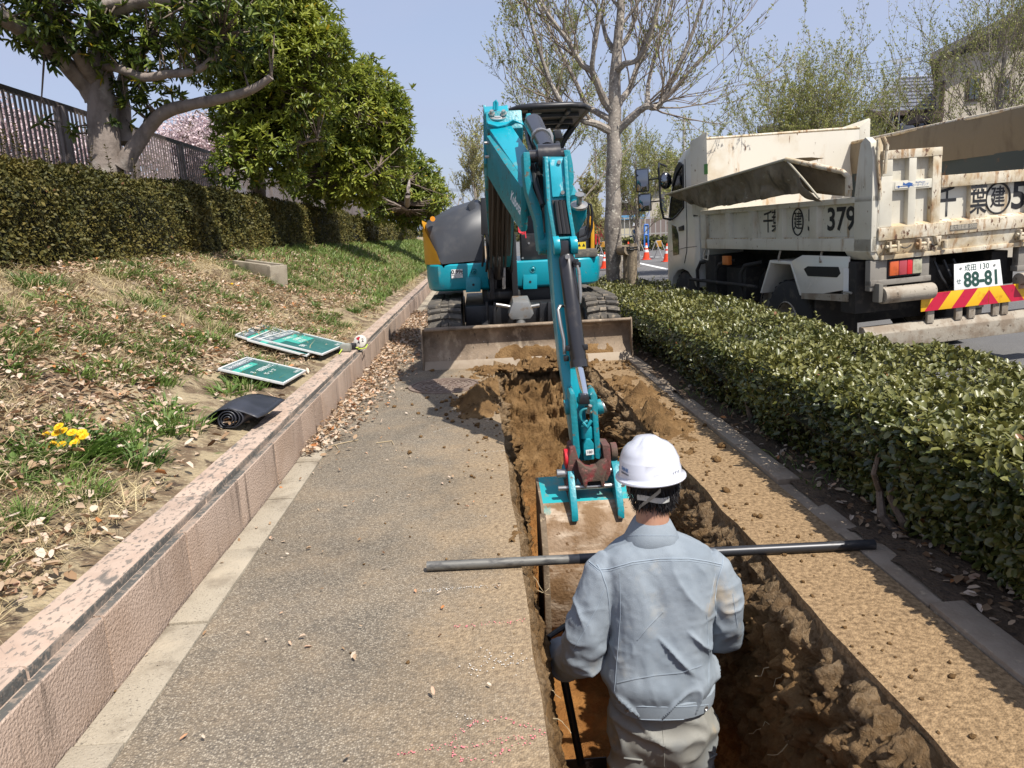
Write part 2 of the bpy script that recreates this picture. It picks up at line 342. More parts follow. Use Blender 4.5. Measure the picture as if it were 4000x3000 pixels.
# manhole lid set in the pavement
LIDM = mat('worn iron manhole lid', (0.20, 0.145, 0.115), 0.7, 0.3, layers=[((0.30, 0.24, 0.19), 20, 0.45, 0.7)])
mc = Vector((-0.33, 6.12, 0))
lid = MB().lathe([(0.0, 0.006), (0.235, 0.006), (0.235, 0.012), (0.262, 0.012), (0.262, 0.004), (0.285, 0.004), (0.285, 0.011), (0.31, 0.011), (0.312, 0.002)], 40, Matrix.Translation(mc))
mh = lid.build('manhole_cover', LIDM, None, at=(-0.33, 6.12, 0)); tag(mh, 'round cast iron manhole cover in the paving before the dozer blade', 'manhole cover')
for ri, k in ((0.05, 6), (0.105, 12), (0.16, 18), (0.205, 24)):
    for i in range(k):
        a = 2*math.pi*i/k+ri*9
        o = MB().box((0, 0, 0), (0.034, 0.014, 0.006)).mesh('raised_bar') if (ri, i) == (0.05, 0) else BAR
        BAR = o; q = link('raised_bar', o, LIDM, mh); q.location = (math.cos(a)*ri, math.sin(a)*ri, 0.010); q.rotation_euler = (0, 0, a+math.pi/2)
# gutter slabs and the low block wall
gut = MB().bb(WX, GX, -4, 90, -0.12, -0.022).build('gutter', MORTAR); gut['kind'] = 'structure'
gm = MB().bb(WX+0.006, GX, 0, 0.592, -0.10, 0.006).mesh('gutter_slab', 0.004)
for i in range(60):
    o = link('gutter_slab', gm, CONC, gut); o.location = (0, -0.24-1.2+0.6*i+0.15, 0.004*math.sin(i*2.3)); o.rotation_euler = (R(0.25)*math.sin(i*1.7), 0, 0)
wall = thing('retaining_wall', 'low pinkish concrete block wall with dark lichened coping beside the path', 'wall', (WX, 3, 0))
bp_ = [(-1.30, -0.1), (WX, -0.1), (WX, 0.228), (WX-0.006, 0.234), (-1.150, 0.234)]
cp_ = [(-1.152, 0.10), (-1.152, 0.262), (-1.160, 0.270), (-1.283, 0.270), (-1.29, 0.262), (-1.29, 0.10)]
bmesh_ = MB().prism([(x, z) for x, z in bp_]+[(-1.30, 0.234)], 0, 0.592, 'y').mesh('concrete_block', 0.003)
cmesh_ = MB().prism(cp_, 0, 1.194, 'y').mesh('coping_block', 0.004)
def two_mat(me, m1, m2, ax):
    me.materials.append(m1); me.materials.append(m2)
    for p in me.polygons:
        if p.normal[ax] > 0.8 and p.center[0] > -1.16: p.material_index = 1
two_mat(bmesh_, PINKC, DLICH, 2); two_mat(cmesh_, LICHEN, DLICH, 0)
for i in range(70):
    o = link('concrete_block', bmesh_, PINKC, wall); o.matrix_parent_inverse = TM[wall.name].inverted()
    o.location = (0.003*math.sin(i*3.1), 1.96-3.6+0.6*i, 0.002*math.sin(i*1.3))
    if i % 2 == 0:
        o = link('coping_block', cmesh_, LICHEN, wall); o.location = (0.002*math.sin(i), 1.96-3.6+0.6*i-0.3, 0.0015*math.sin(i*2.1)); o.rotation_euler = (R(0.12)*math.sin(i*1.9), 0, 0)
MB().bb(-1.28, WX-0.006, -1.7, 40.4, -0.1, 0.226).build('mortar_core', MORTAR, wall)
# right kerb between paving and planting bed
ker = MB().bb(KX, KX+0.12, -4, 90, -0.2, -0.02).build('kerb', MORTAR); ker['kind'] = 'structure'
km = MB().bb(KX+0.003, KX+0.117, 0, 0.594, -0.15, 0.012).mesh('kerb_stone', 0.008)
KERBM = mat('soiled kerb stone', (0.30, 0.24, 0.18), 0.9, layers=[((0.22, 0.165, 0.115), 6, 0.4, 0.7), ((0.38, 0.30, 0.21), 25, 0.58, 0.7)], bump=(90, 0.004))
for i in range(45):
    o = link('kerb_stone', km, KERBM, ker); o.location = (0, -0.9+0.6*i, 0.003*math.sin(i*2.9)); o.rotation_euler = (0, R(0.6)*math.sin(i*1.4), 0)
# planting bed
bx = np.linspace(KX+0.06, 2.78, 27); by = np.concatenate([np.arange(-4, 9, 0.06), np.arange(9, 32, 0.5)])
X, Y = np.meshgrid(bx, by); Pg = np.stack([X, Y, 0*X], -1)
Z = 0.005+0.02*fbm(Pg, 6, 4)
V = np.stack([X, Y, Z], -1).reshape(-1, 3); nx = len(bx)
def gridF(nr, nc):
    i = np.arange(nr-1)[:, None]*nc+np.arange(nc-1)[None, :]; i = i.ravel()
    return np.stack([i, i+1, i+nc+1, i+nc], 1)
bed = link('planting_bed', mesh_np('planting_bed', V, gridF(len(by), nx), smooth=True), EARTH); bed['kind'] = 'structure'
rk = MB().bb(2.76, 2.90, -4, 32, -0.5, 0.03).build('road_kerb', CONC); rk['kind'] = 'structure'
# road: cross-fall up to the right, then level to the horizon
def road_z(x): return -0.272+0.035*(min(x, 9.0)-2.88)
rd = MB()
xs = [2.90, 5, 7, 9, 30, 900]; ys_ = [-25, 0, 10, 20, 32, 60, 120, 900]
rv = [(x, y, road_z(x)) for y in ys_ for x in xs]; nx = len(xs)
rd.add(rv, [(j*nx+i, j*nx+i+1, (j+1)*nx+i+1, (j+1)*nx+i) for j in range(len(ys_)-1) for i in range(nx-1)])
rd.add([(-1.12, 90, -0.03), (2.90, 90, -0.03), (2.90, 900, -0.03), (-1.12, 900, -0.03)], [(0, 1, 2, 3)])
rd.add([(1.53, 32, -0.03), (2.90, 32, -0.27), (2.90, 90, -0.27), (1.53, 90, -0.03)], [(0, 1, 2, 3)])
road = rd.build('road', ASPH); road['kind'] = 'structure'

# ---- trench
def zf(y):
    return np.interp(y, [-3, 3.3, 3.9, 4.5, 5.2, 6.0, 6.45, 6.75, 6.95], [-1.28, -1.26, -1.22, -1.12, -0.94, -0.70, -0.48, -0.10, 0.0])
ysT = np.concatenate([np.arange(-2.0, 1.2, 0.06), np.arange(1.2, 4.4, 0.011), np.arange(4.4, 6.96, 0.018)])
nt = 200
rows = []
for y in ysT:
    f = float(zf(y)); dep = -f
    nw = 75
    zs = np.linspace(-0.02, f, nw)
    k = np.clip(-zs/1.25, 0, 1)
    lx = TL-0.012+0.02*np.clip(-zs/0.06, 0, 1)*(zs < -0.05)+0.02*np.sin(k*3)+0.13*k
    rk_ = np.clip(-zs, 0, 1.3)
    ledge = 0.075*np.exp(-((rk_-0.20)/0.15)**2)+0.05*np.exp(-((rk_-0.55)/0.25)**2)
    rx = TR+0.012-0.02*(zs < -0.05)-ledge*np.clip(rk_/0.05, 0, 1)-0.05*k
    fx = np.linspace(lx[-1], rx[-1], nt-2*nw+2)[1:-1]
    xs_ = np.concatenate([lx, fx, rx[::-1]]); z_ = np.concatenate([zs, np.full(len(fx), f)+0.05*((fx-0.55)/0.4)**2, zs[::-1]])
    rows.append(np.stack([xs_, np.full(len(xs_), y), z_], 1))
T = np.array(rows)
N = np.cross(np.gradient(T, axis=0), np.gradient(T, axis=1)); N = unit(-N)
side = (T[..., 0] > 0.6).astype(float)
amp = np.clip((-T[..., 2]-0.01)/0.05, 0, 1)
cl = fbm(T*np.array([1, 1, 1.0]), 7, 5, 3, 0.55); fine = fbm(T, 38, 3, 9, 0.6); blk = np.abs(vnoise(T, 13, 41))
rough = (0.35+0.65*side)*(np.exp(-((-T[..., 2]-0.25)/0.35)**2)*0.8+0.35)
slope = np.clip((T[:, :, 1]-4.0)/0.6, 0, 1)
vfine = fbm(T, 75, 2, 13, 0.7); mid_ = fbm(T, 19, 3, 61, 0.6)
d = amp*(cl*(0.022+0.018*rough*side+0.030*slope)+mid_*(0.007+0.026*rough*side+0.026*slope)+fine*(0.007+0.018*rough+0.018*slope)+vfine*(0.004+0.010*rough*side+0.008*slope)+blk*0.012*rough*side)
T2 = T+N*d[..., None]
T2[..., 0] = np.clip(T2[..., 0], TL-0.02, TR+0.03)
SOIL = bpy.data.materials.new('dug loam in layers'); SOIL.use_nodes = True
def soil_nodes(m, strata):
    n = m.node_tree.nodes; l = m.node_tree.links; b = n['Principled BSDF']; b.inputs['Roughness'].default_value = 0.95; b.inputs['Specular IOR Level'].default_value = 0.2
    g = n.new('ShaderNodeNewGeometry')
    n1 = n.new('ShaderNodeTexNoise'); n1.inputs['Scale'].default_value = 5; n1.inputs['Detail'].default_value = 8; n1.inputs['Roughness'].default_value = 0.65; l.new(g.outputs['Position'], n1.inputs['Vector'])
    rp = n.new('ShaderNodeValToRGB'); e = rp.color_ramp.elements; e[0].position = 0.3; e[0].color = (0.105, 0.058, 0.024, 1); e[1].position = 0.72; e[1].color = (0.33, 0.205, 0.095, 1)
    q = e.new(0.5); q.color = (0.215, 0.125, 0.052, 1); l.new(n1.outputs['Fac'], rp.inputs['Fac']); cur = rp.outputs['Color']
    if strata:
        sp = n.new('ShaderNodeSeparateXYZ'); l.new(g.outputs['Position'], sp.inputs[0])
        n2 = n.new('ShaderNodeTexNoise'); n2.inputs['Scale'].default_value = 2.5; n2.inputs['Detail'].default_value = 5; l.new(g.outputs['Position'], n2.inputs['Vector'])
        ma = n.new('ShaderNodeMath'); ma.operation = 'MULTIPLY_ADD'; ma.inputs[1].default_value = 0.5; l.new(n2.outputs['Fac'], ma.inputs[0]); l.new(sp.outputs['Z'], ma.inputs[2])
        mr = n.new('ShaderNodeMapRange'); mr.interpolation_type = 'SMOOTHSTEP'; mr.inputs['From Min'].default_value = -0.35; mr.inputs['From Max'].default_value = -0.85; l.new(ma.outputs[0], mr.inputs['Value'])
        r2 = n.new('ShaderNodeValToRGB'); r2.color_ramp.elements[0].color = (0.25, 0.105, 0.028, 1); r2.color_ramp.elements[1].color = (0.42, 0.20, 0.06, 1); r2.color_ramp.elements[0].position = 0.35; r2.color_ramp.elements[1].position = 0.7; l.new(n1.outputs['Fac'], r2.inputs['Fac'])
        mx = n.new('ShaderNodeMix'); mx.data_type = 'RGBA'; l.new(mr.outputs[0], mx.inputs['Factor']); l.new(cur, mx.inputs['A']); l.new(r2.outputs['Color'], mx.inputs['B']); cur = mx.outputs['Result']
        # gravel sub-base just under the paving
        mg = n.new('ShaderNodeMapRange'); mg.interpolation_type = 'SMOOTHSTEP'; mg.inputs['From Min'].default_value = -0.17; mg.inputs['From Max'].default_value = -0.05; l.new(sp.outputs['Z'], mg.inputs['Value'])
        v = n.new('ShaderNodeTexVoronoi'); v.inputs['Scale'].default_value = 70; l.new(g.outputs['Position'], v.inputs['Vector'])
        ws = n.new('ShaderNodeSeparateColor'); l.new(v.outputs['Color'], ws.inputs[0])
        rg = n.new('ShaderNodeValToRGB'); rg.color_ramp.elements[0].color = (0.14, 0.095, 0.055, 1); rg.color_ramp.elements[1].color = (0.36, 0.27, 0.17, 1); l.new(ws.outputs[0], rg.inputs['Fac'])
        ns = n.new('ShaderNodeMath'); ns.operation = 'MULTIPLY'; l.new(mg.outputs[0], ns.inputs[0]); l.new(n2.outputs['Fac'], ns.inputs[1])
        mx2 = n.new('ShaderNodeMix'); mx2.data_type = 'RGBA'; l.new(ns.outputs[0], mx2.inputs['Factor']); l.new(cur, mx2.inputs['A']); l.new(rg.outputs['Color'], mx2.inputs['B']); cur = mx2.outputs['Result']
    l.new(cur, b.inputs['Base Color'])
    n3 = n.new('ShaderNodeTexNoise'); n3.inputs['Scale'].default_value = 55; n3.inputs['Detail'].default_value = 6; n3.inputs['Roughness'].default_value = 0.7; l.new(g.outputs['Position'], n3.inputs['Vector'])
    bp = n.new('ShaderNodeBump'); bp.inputs['Distance'].default_value = 0.03; bp.inputs['Strength'].default_value = 1.0; l.new(n3.outputs['Fac'], bp.inputs['Height']); l.new(bp.outputs[0], b.inputs['Normal'])
soil_nodes(SOIL, True)
LOOSE = bpy.data.materials.new('loose brown soil'); LOOSE.use_nodes = True; soil_nodes(LOOSE, False)
tr = link('trench', mesh_np('trench', T2.reshape(-1, 3), gridF(*T2.shape[:2])), SOIL); tr['kind'] = 'structure'
MB().add([(TL-0.1, -2, 0.0), (TR+0.1, -2, 0), (TR+0.1, -2, -1.4), (TL-0.1, -2, -1.4)], [(0, 1, 2, 3)]).build('trench_end', SOIL, tr)

# loose spoil lying on the paving around the trench
sx = np.arange(-0.75, 1.50, 0.016); sy = np.arange(0.9, 6.98, 0.018)
X, Y = np.meshgrid(sx, sy); Pg = np.stack([X, Y, 0*X], -1)
def gs(cx, cy, ax, ay, h): return h*np.exp(-((X-cx)/ax)**2-((Y-cy)/ay)**2)
hh = gs(-0.05, 5.35, 0.13, 0.36, 0.085)+gs(0.03, 6.05, 0.13, 0.36, 0.075)+gs(0.45, 6.74, 0.50, 0.12, 0.07)+gs(1.16, 5.3, 0.13, 0.75, 0.085)+gs(1.12, 4.3, 0.10, 0.4, 0.05)
hh += gs(0.09, 3.0, 0.03, 0.5, 0.012)+gs(0.62, 6.80, 0.5, 0.10, 0.05)
base = fbm(Pg, 7, 5, 21, 0.6); fin = fbm(Pg, 40, 3, 5)
hh = hh*(1.0+0.75*base)+0.016*fin*(hh > 0.006)-0.024+0.010*base
inside = (X > TL+0.005) & (X < TR-0.005) & (Y < 6.66)
keep = (hh > 0) & ~inside
F = gridF(len(sy), len(sx)); kf = keep.ravel()[F].sum(1) >= 2
V = np.stack([X, Y, np.maximum(hh, -0.006)+0.002], -1).reshape(-1, 3); F = F[kf]
us = np.unique(F); remap = np.zeros(len(V), int); remap[us] = np.arange(len(us))
sp_ = link('loose_soil', mesh_np('loose_soil', V[us], remap[F]), LOOSE); tag(sp_, 'loose brown spoil heaped on the paving round the head of the trench', 'soil', kind='stuff')
# crumbs and clods
ico = bmesh.new(); bmesh.ops.create_icosphere(ico, subdivisions=1, radius=1.0); iv = np.array([v.co[:] for v in ico.verts]); ifc = np.array([[v.index for v in f.verts] for f in ico.faces]); ico.free()
def clods(name, P, S, m, label, cat):
    k = len(P); V = iv[None]*np.asarray(S)[:, None, None]*(0.6+0.8*RNG.random((k, len(iv), 1)))*np.array([1, 1, 0.75])+P[:, None]
    F = (ifc[None]+np.arange(k)[:, None, None]*len(iv)).reshape(-1, 3)
    o = link(name, mesh_np(name, V.reshape(-1, 3), F), m); tag(o, label, cat, kind='stuff'); return o
cp, cs = [], []
for (cx, cy, ax, ay, k, s0) in ((-0.08, 5.3, 0.20, 0.45, 150, 0.018), (0.0, 4.6, 0.10, 0.7, 40, 0.011), (1.15, 4.9, 0.16, 0.9, 170, 0.022), (1.12, 3.2, 0.08, 0.9, 90, 0.010), (1.10, 1.9, 0.10, 0.6, 60, 0.009), (0.6, 6.65, 0.5, 0.2, 160, 0.025), (-0.15, 3.6, 0.3, 0.9, 40, 0.007), (-0.35, 2.3, 0.35, 0.6, 26, 0.006)):
    for _ in range(k):
        x, y = random.gauss(cx, ax), random.gauss(cy, ay)
        if TL-0.01 < x < TR+0.01 and y < 6.5: continue
        if x > KX: continue
        s = s0*random.uniform(0.3, 1.1)**1.5; cp.append((x, y, s*0.4+0.002)); cs.append(s)
cp = np.array(cp); j = np.clip(((cp[:, 1]-0.9)/0.018).astype(int), 0, len(sy)-1); i = np.clip(((cp[:, 0]+0.75)/0.016).astype(int), 0, len(sx)-1)
cp[:, 2] += np.maximum(hh[j, i], 0)
clods('soil_crumbs', cp, np.array(cs), LOOSE, 'crumbs and clods of brown soil scattered over the paving', 'soil')
# clods hanging in the broken right-hand lip of the trench
cp, cs = [], []
for _ in range(1100):
    y = random.uniform(1.2, 5.6); z = -random.uniform(0.05, 0.42)**1.0; s = 0.017*random.uniform(0.2, 1.0)**1.6
    jj = int(np.argmin(abs(ysT-y))); col = T2[jj]; sel = [p for p in col if p[0] > 0.6]; p = min(sel, key=lambda q: abs(q[2]-z)); cp.append((p[0]-s*0.3, y, p[2])); cs.append(s)
clods('lip_clods', np.array(cp), np.array(cs), SOIL, 'crumbling clods of soil and stones along the broken right lip of the trench', 'soil')
# fine roots sticking out of the trench wall
ROOT = mat('pale root', (0.42, 0.33, 0.2), 0.8)
rt_ = MB()
for k in range(16):
    y = random.uniform(1.5, 3.2); z = -random.uniform(0.15, 0.6); jj = int(np.argmin(abs(ysT-y))); sel = [p for p in T2[jj] if p[0] > 0.6] if k % 3 else [p for p in T2[jj] if p[0] < 0.5]
    p = Vector(min(sel, key=lambda q: abs(q[2]-z))); sg = -1 if k % 3 else 1; pts = [p]
    for q in range(5): pts.append(pts[-1]+Vector((sg*random.uniform(0.004, 0.02), random.uniform(-0.02, 0.02), random.uniform(-0.022, 0.006))))
    rt_.tube(pts, [0.0016]*3+[0.001]*3, 4)
tag(rt_.build('fine_roots', ROOT), 'fine pale roots dangling out of the trench wall', 'roots', kind='stuff')

# ---- the bank on the left
def bank_z(x, y=0.0):
    return np.interp(-np.asarray(x, float), [1.27, 1.45, 1.85, 2.5, 3.1, 3.6, 4.6, 6.0, 9.0, 400], [0.245, 0.285, 0.40, 0.74, 1.02, 1.15, 1.28, 1.40, 1.45, 1.45])
bx = -np.concatenate([np.arange(1.27, 4.2, 0.05), np.arange(4.2, 9, 0.6), [14, 30, 80, 300, 900]])[::-1]; by = np.concatenate([np.arange(-2, 12, 0.07), np.arange(12, 34, 0.4), [40, 60, 120, 300, 900]])
X, Y = np.meshgrid(bx, by); Pg = np.stack([X, Y, 0*X], -1)
Zb = bank_z(X)+0.035*fbm(Pg, 1.6, 5, 8)*np.clip((-X-1.3)/0.4, 0, 1)+0.012*fbm(Pg, 12, 3, 2)*np.clip((-X-1.3)/0.1, 0, 1)
def bank_at(x, y):
    x = np.asarray(x, float); y = np.asarray(y, float); P = np.stack([x, y, 0*x], -1)
    return bank_z(x)+0.035*fbm(P, 1.6, 5, 8)*np.clip((-x-1.3)/0.4, 0, 1)+0.012*fbm(P, 12, 3, 2)*np.clip((-x-1.3)/0.1, 0, 1)
BANKM = mat('bank earth and thatch', (0.14, 0.095, 0.055), 0.95, layers=[((0.34, 0.27, 0.165), 4, 0.42, 0.58), ((0.06, 0.038, 0.023), 9, 0.55, 0.68), ((0.38, 0.31, 0.20), 45, 0.55, 0.68), ((0.10, 0.13, 0.035), 7, 0.60, 0.72)], bump=(50, 0.03))
bank = link('grass_bank', mesh_np('grass_bank', np.stack([X, Y, Zb], -1).reshape(-1, 3), gridF(len(by), len(bx)), smooth=True), BANKM); bank['kind'] = 'structure'
# ================================================================== HEDGES, FENCE, BANK COVER
def hedge(name, label, x0, x1, y0, y1, zb, zt, count, L, W, m, core_m, fs, near=1.0, simple=False, amp=0.05, tilt=0.5, group=None, stems=None, wts=(1, 1, 0.35, 0.5), lit_top=0.0, under=0.0, ins=0.06, gaps=False):
    """trimmed hedge: rough shell of single leaves round a dark twiggy core. fs = +1 when the seen face looks to +X"""
    th = thing(name, label, 'hedge', ((x0+x1)/2, (y0+y1)/2, zb), group=group)
    lx, ly, lz = x1-x0, y1-y0, zt-zb
    aF, aT, aB, aE = ly*lz*wts[0], ly*lx*wts[1], ly*lz*wts[2], lx*lz*wts[3]
    w = np.array([aF, aT, aB, aE, aE]); face = RNG.choice(5, count, p=w/w.sum())
    u = RNG.random(count); t = RNG.random(count); s = RNG.random(count)
    yy = y0+ly*(u if near == 1 else ((1+u*((y1/y0)**(1-near)-1))**(1/(1-near))*y0-y0)/(y1-y0)) if near != 1 else y0+ly*u
    P = np.zeros((count, 3)); N = np.zeros((count, 3))
    fx = x1 if fs > 0 else x0; bxx = x0 if fs > 0 else x1
    for k, (nx, ny, nz) in enumerate(((fs, 0, 0), (0, 0, 1), (-fs, 0, 0), (0, -1, 0), (0, 1, 0))):
        q = face == k; N[q] = (nx, ny, nz)
        P[q, 0] = fx if k == 0 else (bxx if k == 2 else x0+lx*t[q])
        P[q, 1] = y0 if k == 3 else (y1 if k == 4 else yy[q])
        P[q, 2] = zt if k == 1 else zb+lz*(1-s[q]**1.15)
    # round the top edges
    c = np.array([(x0+x1)/2, 0, 0]); e = np.clip(np.abs(P[:, 0]-c[0])/(lx/2), 0, 1)
    rnd = np.clip((e-0.72)/0.28, 0, 1)*np.clip((P[:, 2]-(zt-0.3*lz))/(0.3*lz), 0, 1)
    N = unit(N+0.8*rnd[:, None]*np.stack([np.sign(P[:, 0]-c[0]), 0*e, 1+0*e], 1))
    P[:, 2] -= rnd*0.10*lz*0.6; P[:, 0] -= np.sign(P[:, 0]-c[0])*rnd*0.05
    fz = np.clip((P[:, 2]-zb)/lz, 0, 1); P[:, 0] += np.where(face == 0, -fs*under*(1-fz)**1.3, 0)
    P += N*(amp*fbm(P, 2.3, 3, 5)+amp*0.5*fbm(P, 8, 2, 6))[:, None]
    P -= N*(RNG.exponential(0.028, count))[:, None]
    D = unit(N*tilt+rdirs(count)*0.9+np.array([0, 0, 0.25])); NN = unit(N+rdirs(count)*0.6+np.array([0, 0, 0.5]))
    sz = RNG.uniform(0.45, 1.25, count)
    tint = np.clip(0.5-lit_top*0.6+lit_top*1.6*(face == 1)+0.24*fbm(P, 3, 2, 77)+RNG.normal(0, 0.19, count), 0, 0.93); tint[RNG.random(count) < 0.0025] = 1.0  # top leaves tinted lighter, side leaves darker: the lit top put into colour
    kp = fbm(P, 5.5, 3, 19)+0.5*vnoise(P, 17, 3) > (-0.62 if gaps else -9)
    if gaps:                                   # young shoots standing out of the clipped top
        ns = int(26*ly); sx0 = RNG.uniform(x0+.05, x1-.05, ns); sy0 = y0*(y1/y0)**RNG.random(ns); hh_ = RNG.uniform(.02, .10, ns); m_ = 7
        tt = np.tile(np.linspace(.2, 1, m_), ns); bx_ = np.repeat(sx0, m_)+RNG.normal(0, .006, ns*m_); by_ = np.repeat(sy0, m_)+RNG.normal(0, .006, ns*m_)
        P2 = np.stack([bx_, by_, zt-.02+np.repeat(hh_, m_)*tt], 1); az_ = RNG.uniform(0, 6.28, ns*m_); D2 = np.stack([np.cos(az_), np.sin(az_), RNG.uniform(.3, 1.1, ns*m_)], 1)
        P = np.concatenate([P[kp], P2]); D = np.concatenate([D[kp], D2]); NN = np.concatenate([NN[kp], np.tile([0, 0, 1.0], (ns*m_, 1))]); sz = np.concatenate([sz[kp], RNG.uniform(.6, 1.1, ns*m_)]); tint = np.concatenate([tint[kp], np.clip(np.repeat(RNG.uniform(.5, .93, ns), m_)+RNG.normal(0, .05, ns*m_), 0, .93)])
    me = leaf_mesh('foliage', P, D, NN, L*sz, W*sz, tint, simple=simple)
    o = link('foliage', me, m, th); o['kind'] = 'stuff'
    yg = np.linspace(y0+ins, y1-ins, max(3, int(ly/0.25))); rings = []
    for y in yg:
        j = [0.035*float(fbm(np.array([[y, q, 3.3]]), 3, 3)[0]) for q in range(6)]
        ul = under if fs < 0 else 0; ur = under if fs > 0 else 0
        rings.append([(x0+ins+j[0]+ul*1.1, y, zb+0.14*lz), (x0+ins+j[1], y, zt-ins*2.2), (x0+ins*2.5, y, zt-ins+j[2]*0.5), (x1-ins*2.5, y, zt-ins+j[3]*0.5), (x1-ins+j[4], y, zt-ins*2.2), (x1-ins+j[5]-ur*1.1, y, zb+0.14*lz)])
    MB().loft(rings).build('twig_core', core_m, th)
    if stems:
        b = MB()
        for k in range(stems):
            x = random.uniform(x0+0.15, x1-0.15); y = y0+ly*random.random()**1.6; p = Vector((x, y, zb-0.03)); pts = [p]
            for q in range(4): pts.append(pts[-1]+Vector((random.uniform(-0.06, 0.06)-fs*-0.02, random.uniform(-0.05, 0.05), 0.09)))
            b.tube(pts, [0.022, 0.018, 0.014, 0.011, 0.008], 6)
        b.build('stems', BARK, th)['kind'] = 'stuff'
    return th
BARK = mat('grey brown bark', (0.17, 0.13, 0.10), 0.9, layers=[((0.09, 0.07, 0.055), 18, 0.45, 0.7), ((0.28, 0.25, 0.2), 9, 0.6, 0.72)], bump=(50, 0.01))
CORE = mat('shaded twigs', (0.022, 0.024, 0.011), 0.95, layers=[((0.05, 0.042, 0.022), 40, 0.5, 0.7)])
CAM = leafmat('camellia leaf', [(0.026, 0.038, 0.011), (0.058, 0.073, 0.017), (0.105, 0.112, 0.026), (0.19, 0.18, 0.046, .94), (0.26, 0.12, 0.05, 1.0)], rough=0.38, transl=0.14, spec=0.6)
BOX = leafmat('small dark hedge leaf', [(0.028, 0.030, 0.009), (0.056, 0.058, 0.015), (0.10, 0.092, 0.022), (0.17, 0.135, 0.034, .94), (0.17, 0.085, 0.035, 1.0)], rough=0.6, transl=0.15, spec=0.3)
# right-hand hedge: glossy, in front of the truck
hedge('clipped_hedge', 'low glossy green hedge beside the right edge of the trench path', 1.50, 2.68, 0.75, 12.2, 0.0, 0.495, 100000, 0.038, 0.0235, CAM, CORE, -1, near=1.45, amp=0.04, under=0.20, ins=0.11, gaps=True, stems=60, wts=(1, 1.3, 0.25, 0.4), lit_top=0.22)
# left-hand hedges on the bank
hedge('bank_hedge', 'dark clipped hedge on the bank below the big leaning tree', -4.55, -3.58, 4.2, 9.85, 1.10, 2.06, 62000, 0.040, 0.024, BOX, CORE, 1, near=1.2, simple=True, amp=0.06, ins=0.14, group='hedges along the bank')
hedge('bank_hedge', 'long clipped hedge on the bank between the concrete block and the far trees', -4.75, -3.66, 10.05, 22.5, 1.10, 2.10, 62000, 0.048, 0.030, BOX, CORE, 1, near=1.3, simple=True, amp=0.07, ins=0.16, group='hedges along the bank')
hedge('bank_hedge', 'farthest clipped hedge on the bank, just left of the excavator', -4.9, -3.55, 22.8, 46, 1.0, 2.0, 18000, 0.085, 0.055, BOX, CORE, 1, near=1.3, simple=True, amp=0.08, ins=0.18, group='hedges along the bank')
# stray shoots rising out of the near bank hedge
sh_p, sh_d, sh_n, st = [], [], [], MB()
for _ in range(46):
    x = random.uniform(-4.3, -3.62); y = random.uniform(5.2, 9.6); z = 2.0; h = random.uniform(0.10, 0.42)**1.2; dx, dy = random.uniform(-0.1, 0.1), random.uniform(-0.1, 0.1)
    st.tube([(x, y, z), (x+dx*h, y+dy*h, z+h)], [0.004, 0.002], 4)
    for q in range(int(h*70)):
        f = random.uniform(0.15, 1); sh_p.append((x+dx*h*f, y+dy*h*f, z+h*f)); a = random.uniform(0, 6.28); sh_d.append((math.cos(a), math.sin(a), 0.7)); sh_n.append((0, 0, 1))
k = len(sh_p); o = link('hedge_shoots', leaf_mesh('hedge_shoots', sh_p, sh_d, sh_n, 0.035, 0.02, RNG.uniform(0.3, 0.8, k)), BOX); tag(o, 'loose leafy shoots sticking up from the near bank hedge', 'shoots', kind='stuff')
tag(st.build('shoot_stems', BARK), 'thin stems of the stray hedge shoots', 'shoots', kind='stuff')

# ---- slatted fence on top of the bank
FENCE = mat('brown grey powder coated fence', (0.185, 0.155, 0.145), 0.5, layers=[((0.13, 0.105, 0.095), 3, 0.4, 0.7)])
FRAIL = mat('dark brown rail', (0.06, 0.046, 0.04), 0.5)
FXX, FT, FB = -5.4, 3.20, 1.42
fn = thing('slat_fence', 'tall brown fence of thin upright slats along the top of the bank', 'fence', (FXX, 20, FB))
sl = MB().bb(-0.008, 0.008, -0.019, 0.019, FB+0.08, FT-0.03).mesh('slat')
po = MB().bb(-0.05, 0.05, -0.055, 0.055, FB-0.3, FT-0.01).mesh('post', 0.006)
y = 6.4; cnt = 0
while y < 38.4 and cnt < 300:
    if abs(((y-10.42+1.0) % 2.0)-1.0) > 0.06:
        o = link('slat', sl, FENCE, fn); o.location = (FXX+0.02, y, 0); cnt += 1
    y += 0.104
for i in range(20):
    o = link('post', po, FENCE, fn); o.location = (FXX, 6.42+2*i, 0)
for z, n_, m_ in ((FT, 'top_rail', FRAIL), (FB+0.10, 'bottom_rail', FENCE)):
    MB().bb(FXX-0.025, FXX+0.012, 5.5, 46, z-0.035, z+0.035).build(n_, m_, fn)
fs_ = MB()
while y < 46: fs_.bb(FXX+0.008, FXX+0.032, y-0.024, y+0.024, FB+0.08, FT-0.03); y += 0.104
fs_.build('far_slats', FENCE, fn)['kind'] = 'stuff'
for i in range(3):
    MB().tube([(FXX-0.03, 5.5, 2.0+0.45*i), (FXX-0.03, 46, 2.0+0.45*i)], 0.004, 5).build('wire', FRAIL, fn)

